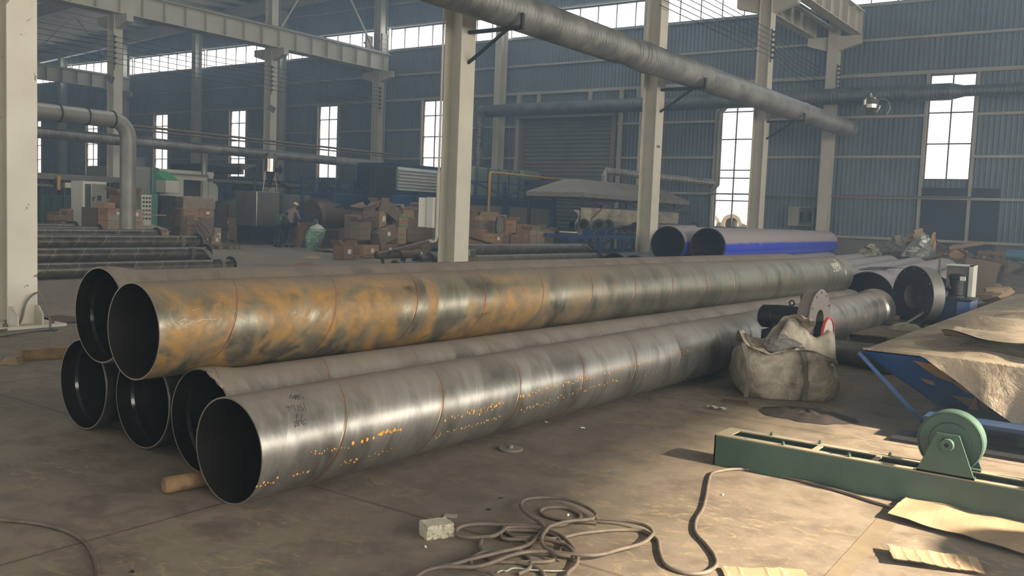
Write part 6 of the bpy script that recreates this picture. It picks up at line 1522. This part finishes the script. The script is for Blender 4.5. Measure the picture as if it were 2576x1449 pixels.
# ---------------- blue hopper under the dusty tarp
HX, HY, HZ = -1.94, 7.8, .60
r_ = thing('blue_hopper', 'blue steel hopper with peeling brown tape, half covered by the dusty tarp', 'hopper', (HX+.7, HY+1, 0))
def quad_plate(mb, P4_, th=.02):
    n_ = (Vector(P4_[1])-Vector(P4_[0])).cross(Vector(P4_[3])-Vector(P4_[0])).normalized()*th; mb.prism(P4_, -n_)
m_ = MB(); A_ = (HX,HY,HZ); B_ = (HX+3.4,HY,HZ); lo0 = (HX+.62,HY+.42,.12); lo1 = (HX+3.0,HY+.42,.12)
quad_plate(m_, [A_, B_, lo1, lo0]); m_.build('front_face', MT['blue'], r_)
m_ = MB(); quad_plate(m_, [(HX,HY+8,HZ), A_, lo0, (HX+.62,HY+7.6,.12)]); m_.build('side_face', MT['dblue'], r_)
m_ = MB().bar((HX-.03,HY-.03,HZ-.02), (HX+.5,HY+.2,.0), .10, .03); m_.build('corner_strut', MT['blue'], r_)
m_ = MB().bb(HX+.55,HX+4.2,HY-.34,HY+.45,.17,.2).bb(HX+.65,HX+4.2,HY+.25,HY+.28,.0,.18); m_.build('base_beam', MT['dblue'], r_)
m_ = MB().bb(HX+.35,HX+4.2,HY-.5,HY-.1,.0,.025).bb(HX+.62,HX+.64,HY-.1,HY-.08,0,.2).bb(HX+1.15,HX+4.2,HY-.12,HY-.1,0,.17); m_.build('base_frame', MT['dark'], r_)
rt = random.Random(9)
def onface(u, v): # point on the sloped front face, u right, v down
    t_ = Vector(A_).lerp(Vector(B_), u); b_ = Vector(lo0).lerp(Vector(lo1), u); return t_.lerp(b_, v)+Vector((0,-.012,-.012))
for k, (u, v, w_, h_) in enumerate(((.10,.04,.06,.34),(.145,.08,.05,.26),(.14,.34,.06,.2),(.09,.62,.09,.2),(.165,.52,.04,.34),(.2,.42,.035,.34),(.215,.82,.04,.2),(.06,.36,.03,.1))):
    m_ = MB(); P_ = [onface(u+w_*x_, v+h_*y_) for x_, y_ in ((rt.uniform(0,.2),0),(1,rt.uniform(0,.3)),(rt.uniform(.7,1),1),(rt.uniform(0,.3),rt.uniform(.7,1)))]
    m_.prism(P_, (0,-.006,-.004)); m_.build('brown_tape', paint('brown_tape_%d' % k, (150,118,72), .45, 0, .35, 8) if k == 0 else MT['tapeb'], r_) if False else m_.build('brown_tape', MT.setdefault('tapeb', paint('brown_tape', (140,112,72), .45, 0, .35, 8)), r_)
cu = onface(.16,.6); MB().tube([cu, cu+Vector((0,-.04,-.1))], .03, 10, rs=[.012,.045], caps=False).build('tape_curl', MT['tapeb'], r_)
# tarp: heavy dusty cloth over the hopper, drooping over its front towards the right
t = NT('dusty_canvas'); co = t.coord(); n = t.noise(co, 1.6, 7, .66, .9); n2 = t.noise(t.coord((1,3,1)), 5, 6, .6, .8)
c = t.mix(t.ramp(n, [(.35, B4), (.7, W4)]), s2l((170,156,134)), s2l((124,114,100))); t.set(c, .82, 0, .2); t.bump(t.math('ADD', n, t.math('MULTIPLY', n2, .8)), 1.0, .04); MT['canvas'] = t.m
def drop(x): # how far the cloth hangs below the front rim
    return .0 if x < HX+.45 else min(.42, (x-HX-.45)*.62)
def tarpf(u, v):
    x = HX-.005+3.9*u
    if v < .72:
        s_ = 1-v/.72; y = HY-.01+9.5*s_**1.3; e = min(1, (x-HX)/.7)
        d = y-HY
        z = HZ+.012+.17*e*(1-math.exp(-d*.8))*math.sin(min(1.3, (x-HX)*.7))
        rid = abs(noise.noise(Vector((x*1.1-d*.25, d*1.3, 3))))
        z += e*(.17*rid+.06*noise.noise(Vector((x*2.4+d*.4, d*3.4, 6))))*min(1, d*2+.12)
        return (x, y, z)
    s_ = (v-.72)/.28; dd = drop(x)*s_
    return (x, HY-.02-.22*dd*(1 if dd > 0 else 0)+.02*math.sin(x*14)*s_*min(1, dd*8), HZ+.012+.02*(1-s_)-dd)
r2 = thing('dusty_tarp', 'large dusty beige tarp draped over the blue hopper at the right', 'tarp', (HX+1,HY+1,HZ))
MB().grid(tarpf, 90, 110).build('canvas', MT['canvas'], r2)
def fold2(u, v): # second layer lying loosely on top with a raised lip
    x = HX+.5+3.3*u; d = .35+5*v; lip = math.exp(-(v/.06)**2)
    z = HZ+.08+.24*math.sin(min(1.4,(x-HX)*.62))*(1-math.exp(-d*.8))+.05*lip+.2*abs(noise.noise(Vector((x*1.3, d*1.7, 13))))+.03*noise.noise(Vector((x*3,d*5,1)))
    return (x+.25*v, HY+d+.5*u-.55*math.sin(u*2.6), z)
MB().grid(fold2, 70, 60, thick=.012).build('upper_layer', MT['canvas'], r2)
# ================================================================ GREEN ROLLER BED
MT['rgreen'] = paint('roller_green', (64,92,76), .5, .1, .22, 2.4, dirt=(54,72,62))
t = NT('dusty_green_top'); MT['rtop'] = paint('roller_green_dusty', (156,144,120), .7, 0, .25, 4, dirt=(132,126,104))
BX, BY0, BY1, BH = -2.33, 5.70, 5.97, .197
r_ = thing('roller_bed', 'long green roller bed with slotted top lying on the floor at the right', 'roller bed', (0, (BY0+BY1)/2, 0))
m_ = MB().bb(BX,1.9,BY0,BY0+.01,0,BH).bb(BX,1.9,BY1-.01,BY1,0,BH).bb(BX,BX+.01,BY0,BY1,0,BH).bb(BX,1.9,BY0+.01,BY1-.01,.02,.03); m_.build('side_channel', MT['rgreen'], r_)
m_ = MB().bb(BX,1.9,BY0,BY0+.06,BH,BH+.008).bb(BX,1.9,BY1-.06,BY1,BH,BH+.008).bb(BX,BX+.09,BY0+.06,BY1-.06,BH,BH+.008); m_.build('top_flange', MT['rtop'], r_)
for x in (BX+.62, BX+.98): MB().bb(x,x+.03,BY0+.06,BY1-.06,BH-.004,BH+.006).build('cross_bar', MT['rtop'], r_)
for k, (x, y) in enumerate(((BX+.45,BY0+.03),(BX+.62,BY1-.03),(BX+.86,BY0+.03),(BX+1.05,BY1-.03),(BX+.30,BY1-.03))):
    MB().cyl((x,y,BH+.008),(x,y,BH+.024),.011,6).cyl((x,y,BH+.024),(x,y,BH+.034),.006,8).build('bolt', MT['rgreen'], r_)
for x in (BX+.2, BX+.75): MB().cyl((x,BY0+.03,BH+.008),(x,BY0+.03,BH+.0085),.008,10).build('bolt_hole', MT['black'], r_)
def roller(x, label):
    rr = thing('support_roller', label, 'roller', (x, (BY0+BY1)/2, BH))
    zc_ = .385; R_ = .178; z0 = BH+.008
    for y in (BY0-.004, BY1-.012):
        f = MB()
        f.prism([(x-.155,y,z0),(x+.155,y,z0),(x+.06,y,zc_+.06),(x-.06,y,zc_+.06)], (0,.016,0)); f.build('bracket_plate', MT['rgreen'], rr)
        MB().bb(x-.155,x+.155,y-.0,y+.05 if y < BY0+.05 else y-.04,z0,z0+.012).build('bracket_foot', MT['rgreen'], rr)
    ya, yb = BY0+.075, BY1-.075
    MB().lathe([(0,.03),(.0,.11),(.01,.115),(.01,R_-.012),(.0,R_-.008),(.004,R_),(yb-ya-.004,R_),(yb-ya,R_-.008),(yb-ya-.01,R_-.012),(yb-ya-.01,.115),(yb-ya,.11),(yb-ya,.03)], (x,ya,zc_), (x,yb,zc_), 64).build('wheel', MT['rgreen'], rr)
    MB().cyl((x,BY0-.012,zc_),(x,BY1+.012,zc_),.02,16).build('axle', MT['rgreen'], rr)
    MB().lathe([(0,.012),(0,.034),(.022,.04),(.022,.03)], (x,BY0-.026,zc_), (x,BY0,zc_), 32).build('hub_cap', MT['rgreen'], rr)
    MB().cyl((x,BY0-.028,zc_),(x,BY0-.02,zc_),.009,12).build('hub_hole', MT['black'], rr)
    MB().prism([(x-.045,BY0-.012,zc_+.04),(x+.02,BY0-.012,zc_+.046),(x+.02,BY0-.012,zc_+.054),(x-.05,BY0-.012,zc_+.048)], (0,.009,0)).build('keeper_plate', MT['rgreen'], rr)
    return rr
roller(-.925, 'green support wheel between two brackets on the roller bed')
roller(-.2, 'second green support wheel cut off by the right edge of the picture')
# ================================================================ FLOOR CLUTTER
MT['hose'] = paint('dusty_hose', (112,100,86), .6, 0, .2, 12, dirt=(84,74,64))
def spline(P, k=6):
    out = []
    for i in range(len(P)-1):
        a,b,c,d = P[max(i-1,0)],P[i],P[i+1],P[min(i+2,len(P)-1)]
        for j in range(k):
            t_ = j/k; out.append(.5*((2*b)+(c-a)*t_+(2*a-5*b+4*c-d)*t_*t_+(3*b-a-3*c+d)*t_**3))
    out.append(P[-1]); return out
def trace(pxs, z0, r=.0098, wav=.0):
    P = []
    for i, (x, y) in enumerate(pxs): p = fl(x, y); P.append(Vector((p.x, p.y, z0+wav*(i%3))))
    return spline(P)
def c2p(u, v): return (1040+u*.20186, 1240+v*.20186)
def c1p(u, v): return (1000+u*.34938, 1220+v*.34938)
ST = [
 ([c2p(*p) for p in ((1640,500),(1560,430),(1450,360),(1360,280),(1335,210),(1390,150),(1560,125),(1760,125),(1930,150),(2100,215),(2230,290),(2275,345),(2250,385),(2130,405),(1950,420),(1780,460),(1660,510),(1560,600),(1480,690),(1360,750),(1150,800),(900,860),(700,910),(500,970),(250,1020),(140,1045),(40,1120))], .030),
 ([c2p(*p) for p in ((2280,400),(2100,385),(1900,370),(1750,340),(1620,300),(1580,255),(1640,215),(1780,200),(1920,215),(2030,260),(2080,310),(2060,360),(1960,385),(1800,430),(1500,430),(1250,430),(1130,450),(1130,490),(1180,530),(1280,580),(1450,580),(1600,540))], .0105),
 ([c2p(*p) for p in ((1600,480),(1400,455),(1150,445),(900,435),(700,445),(570,480),(525,530),(560,580),(700,605),(850,600),(1000,585),(1100,530),(1160,485),(1280,475),(1500,480),(1700,520),(1850,590),(1960,700),(2020,800),(2045,880),(2010,970),(1930,1040),(1900,1100))], .020),
 ([c2p(*p) for p in ((1900,590),(1650,600),(1400,610),(1150,600),(1085,560),(1100,510),(1200,490),(1500,500),(1700,530),(1800,590),(1840,680),(1820,760),(1740,820))], .0105),
 ([c2p(*p) for p in ((1670,540),(1610,620),(1590,700),(1620,770),(1680,810),(1800,870),(1950,890))], .040),
 ([c2p(*p) for p in ((1500,640),(1640,655),(1800,690),(1920,740),(1990,820),(2000,850))], .030),
 ([c2p(*p) for p in ((850,610),(830,680),(860,750),(900,800),(1000,880),(1400,890),(1700,880),(1760,840))], .0105),
 ([c2p(*p) for p in ((1350,760),(1080,780),(900,785),(780,830),(715,900),(720,960),(800,1010),(950,1050),(1050,1150))], .020),
 ([c2p(*p) for p in ((1400,630),(1460,680),(1470,730),(1400,760),(1250,790))], .0105),
 ([c2p(*p) for p in ((1380,800),(1450,860),(1460,940),(1400,1000),(1300,1040))], .0105),
 ([c2p(*p) for p in ((1000,870),(1200,880),(1450,930),(1560,980),(1620,1040),(1630,1100))], .0105),
]
big = [c1p(*p) for p in ((60,790),(180,680),(330,640),(560,640),(700,600),(800,560),(940,530),(1100,530),(1300,550),(1450,550),(1600,510),(1750,470),(1820,420),(1835,380),(1780,335),(1650,302),(1500,288),(1430,282))]
tail = [c1p(*p) for p in ((1200,390),(1330,362),(1480,345),(1620,337),(1760,345),(1850,395),(1880,430),(1890,500),(1930,590),(2050,645),(2200,650),(2290,600),(2285,530),(2220,440),(2150,360),(2150,270),(2200,180),(2225,80),(2235,10))]+[(1790,1196),(1815,1188),(1850,1184),(1900,1187),(1960,1200),(2040,1220),(2120,1242),(2200,1268),(2270,1287)]
hose = MB()
for P_, z0 in ST: hose.tube(trace(P_, z0), .0098, 10)
hose.tube(trace(big, .032), .0098, 10); hose.tube(trace(tail, .0105), .0098, 10)
tag(hose.build('rubber_hose', MT['hose']), 'long dusty rubber hose in a tangled coil, its end running to the green roller bed', 'hose')
tag(MB().tube(trace([(-60,1300),(0,1312),(60,1318),(110,1325),(170,1342),(215,1370),(238,1410),(246,1455),(240,1500)], .010), .0095, 10).build('rubber_hose', MT['hose']), 'single hose curving across the floor at the lower left', 'hose')
tag(MB().tube(trace([c2p(1040,1030),c2p(1100,1000),c2p(1160,1005),c2p(1220,975),c2p(1290,970),c2p(1400,985),c2p(1600,1000),c2p(1800,1005),c2p(1940,1000)], .012, ), .004, 6).build('steel_strip', MT['silver']), 'thin bright bent metal strip under the hose coil', 'strip')
# broken brick
q = fl(1098,1346)
r_ = thing('broken_brick', 'broken grey concrete block on the floor left of the hose coil', 'brick', (q.x,q.y,0), R(62))
def brk():
    mb = MB(); nx, ny, nz = 10, 8, 6; a, b, h = .075, .055, .068
    def P_(x, y, z):
        j = Vector((x*90, y*90, z*90)); d = .006*noise.noise(j*.5)
        if y < -b*.9: y += .012*noise.noise(j*.45)+.007*noise.noise(j)
        return (x*(1-.08*(z/h))+d, y*(1-.06*(z/h)), z+d*.3)
    def face(f, nu, nv): mb.grid(f, nu, nv, smooth=False)
    face(lambda u,v: P_(-a+2*a*u, -b+2*b*v, h), 10, 8); face(lambda u,v: P_(-a+2*a*u, -b, h*v), 16, 10); face(lambda u,v: P_(a-2*a*u, b, h*v), 10, 6)
    face(lambda u,v: P_(-a, b-2*b*u, h*v), 8, 6); face(lambda u,v: P_(a, -b+2*b*u, h*v), 8, 6); return mb
o = loc_part(brk(), 'block', paint('concrete_block', (192,184,160), .9, 0, .3, 14, bump=.8), r_)
# glass shard, disc, litter
q = fl(1133,1300); tag(MB().box((q.x,q.y,.004), (.07,.05,.004), rot=(0,0,.5)).build('glass_piece', paint('clear_piece', (150,142,128), .15, 0, .1, 5)), 'small square clear sheet on the floor above the broken block', 'sheet')
q = fl(1284,1131)
r_ = thing('metal_disc', 'round grey metal lid lying on the open floor', 'disc', (q.x,q.y,0)); MB().lathe([(0,.085),(.008,.085),(.012,.08),(.012,.02),(.03,.018),(.03,0)], (q.x,q.y,.002), (q.x,q.y,1), 32).build('lid', paint('lid_grey', (128,122,106), .6, .3, .2, 8), r_)
q = fl(1337,1056); tag(MB().box((q.x,q.y,.03), (.16,.07,.05), rot=(.1,0,.3)).build('wood_wedge', MT['woodd']), 'dark wooden wedge against the foot of the front pipe', 'wedge')
for k, (px, py, s_, lab) in enumerate(((1373,1062,.03,'tiny pale chip near the foot of the front pipe'),(1466,1077,.04,'tiny yellowish chip on the floor right of the wedge'),(1819,1246,.02,'tiny bluish chip on the sunlit floor'),(1230,1283,.03,'small dark scrap above the hose coil'),(1260,1254,.03,'little row of dark scraps on the floor'),(1429,1297,.02,'tiny bluish chip inside the inner hose loop'),(1070,1377,.015,'tiny pale pebble below the broken block'),(333,1440,.02,'tiny yellow speck at the lower left'))):
    q = fl(px, py); tag(MB().box((q.x,q.y,.005), (s_,s_*.45,.004 if s_ > .025 else .01), rot=(.1,.1,k), taper=.6).build('floor_chip', MT['whitel'] if k in (0,1,2,5,6) else MT['black']), lab, 'litter')
# cardboard sheets on the floor
def board(label, pts, z=.012, zr=None, mat=0, name='cardboard_sheet', creases=0):
    P_ = [fl(x, y) for x, y in pts]
    def f(u, v):
        p = P_[0].lerp(P_[1], u).lerp(P_[3].lerp(P_[2], u), v); h_ = z+.012*noise.noise(Vector((p.x*6, p.y*6, 1)))
        if zr: h_ += zr*(1-u)*max(0, 1-abs(v-.5)*.6)
        if creases: h_ += .0025*(1 if math.sin(u*creases*2*math.pi) > .9 else 0)
        return (p.x+.01*noise.noise(Vector((u*9,v*9,2))), p.y+.01*noise.noise(Vector((u*9,v*9,5))), max(.004, h_))
    return tag(MB().grid(f, 28, 10, thick=.004, smooth=False).build(name, K[mat]), label, 'cardboard')
board('large flattened cardboard half in sun against the roller bed', [(2232,1308),(2283,1262),(2660,1345),(2640,1425)][::1] if 0 else [(2283,1262),(2700,1352),(2680,1432),(2232,1308)], .02, .03, 2)
board('ribbed torn cardboard strip in the sun at the lower right', [(2230,1387),(2455,1412),(2478,1452),(2247,1424)], .02, .02, 2, creases=7)
board('corrugated cardboard cut off by the bottom edge of the picture', [(1812,1432),(2020,1438),(2060,1500),(1840,1500)], .015, .0, 2, creases=6)
q = fl(1560, 1560)
# timber: log and beams
r_ = thing('timber_log', 'rough round log poking out under the front pipes', 'log', (-4.3,3.0,0))
a, b = fl(412,1243), fl(470,1232)
d_ = (b-a).normalized(); a.z = b.z = .047
MB().tube([a, a+d_*.01, a+d_*.15, a+d_*.34], .045, 12, rs=[.036,.047,.044,.046]).build('bark', paint('log_wood', (150,120,82), .85, 0, .4, 10, dirt=(96,74,50), bump=.8), r_)
a, b = fl(50,906), fl(215,893); b += (b-a)*.3
r_ = thing('timber_beam', 'squared timber beam on the floor by the outermost pipe mouth', 'beam', a)
MB().bar(a+Vector((0,0,.05)), b+Vector((0,0,.05)), .11, .1).build('beam', paint('timber', (158,128,86), .8, 0, .4, 5, dirt=(100,78,52)), r_)
q = fl(32,916); tag(MB().prism([(q.x-.06,q.y-.1,0),(q.x+.08,q.y+.02,0),(q.x+.05,q.y+.0,.07),(q.x-.02,q.y-.06,.07)], (-.07,.09,0)).build('wood_wedge', MT['wood']), 'small wooden wedge beside the squared timber beam', 'wedge')
# cables and card at the near column foot
c0 = Vector((CX,COLY[0],0))
tag(MB().tube(spline([Vector(p) for p in ((-10.3,4.6,.015),(-10.6,5.1,.015),(-10.75,5.5,.02),(-10.85,5.75,.015),(-11.0,5.85,.1),(-11.12,5.85,.3),(-11.2,5.8,.42),(-11.27,5.7,.3),(-11.25,5.6,.04),(-11.0,5.2,.02),(-11.3,4.9,.015),(-11.8,4.6,.015))]), .013, 8).build('cable', MT['greyst']), 'grey cable looped over the bolted foot of the near white column', 'cable')
q = fl(140,803); tag(MB().grid(lambda u,v: (q.x-.3+.8*u, q.y-.25+.5*v, .01+.05*math.sin(u*3)*(1-v)), 10, 6, thick=.005).build('card_scrap', K[4]), 'curled dark card on the floor behind the upper flared pipe', 'card')
q = fl(120,831); tag(MB().lathe([(0,.0),(0,.11),(.006,.11),(.006,0)], (q.x,q.y,.002), (q.x,q.y,1), 20).build('metal_disc', MT['dark']), 'small dark disc on the floor near the column foot', 'disc')
# unseen drums added beyond the right edge to cast the shadow on the cardboard
r_ = thing('steel_drum', 'steel drum standing just outside the right edge of the picture', 'drum', (1.12,5.06,0))
MB().lathe([(0,0),(0,.43),(.02,.44),(.28,.43),(.3,.44),(.32,.43),(.58,.43),(.6,.44),(.62,.43),(.88,.43),(.88,0)], (1.12,5.18,0), (1.12,5.18,1), 32).build('shell', MT['dblue'], r_)
r_ = thing('steel_drum', 'second steel drum outside the right edge, behind the first one', 'drum', (1.9,5.2,0))
MB().lathe([(0,0),(0,.28),(.02,.29),(.28,.28),(.3,.29),(.32,.28),(.6,.28),(.6,0)], (1.9,5.2,0), (1.9,5.2,1), 32).build('shell', MT['dblue'], r_)
# painted line on the floor
t_ = [fl(2210,1300), fl(2262,1310), fl(2120,1470), fl(2055,1470)]
m_ = MB().add([(p.x,p.y,.0015) for p in t_], [(0,1,2,3)]); o = m_.build('floor_marking', paint('faded_yellow', (124,110,88), .8, 0, .3, 6)); o['kind'] = 'structure'
# small pieces belong to the part they sit on (thing > part > sub-part)
ON = {'handle': 'door', 'display': 'door', 'hub_hole': 'hub_cap', 'keeper_plate': 'bracket_plate', 'rating_plate': 'motor', 'cooling_fins': 'motor', 'lifting_eye': 'motor',
      'red_text': 'green_band', 'bolt_ring': ('flange', 'front_plate'), 'red_rim': 'inlet_cover',
      'anchor_bolt': 'base_plate', 'cap_peak': 'cap', 'brown_tape': 'front_face', 'tape_curl': 'brown_tape_none', 'rust_specks': 'pipe_wall', 'handwriting': 'pipe_wall', 'stencilled_text': 'pipe_wall',
      'scratch_marks': 'pipe_wall', 'weld_scar': 'pipe_wall', 'knob': 'face_plate', 'lamp': 'body', 'finger': 'palm', 'thumb': 'palm', 'cable_pipe': 'shell', 'rib': 'body', 'loose_end': 'loop', 'bolt': 'top_flange', 'bolt_hole': ('top_flange', 'shaft')}
base = lambda n: n.split('.')[0]
kids = {}
for o in C.objects:
    if o.parent: kids.setdefault(o.parent.name, []).append(o)
for root in [o for o in C.objects if o.parent is None and o.name in kids]:
    parts = kids[root.name]; by = {}
    for p in parts: by.setdefault(base(p.name), []).append(p)
    for c in parts:
        want = ON.get(base(c.name))
        if not want: continue
        if isinstance(want, str): want = (want,)
        host = next((by[w] for w in want if w in by), None)
        if not host: continue
        same = by[base(c.name)]; P_ = host[same.index(c)*len(host)//len(same)]
        inv = (P_.matrix_parent_inverse @ P_.matrix_basis).inverted() @ c.matrix_parent_inverse
        c.parent = P_; c.matrix_parent_inverse = inv
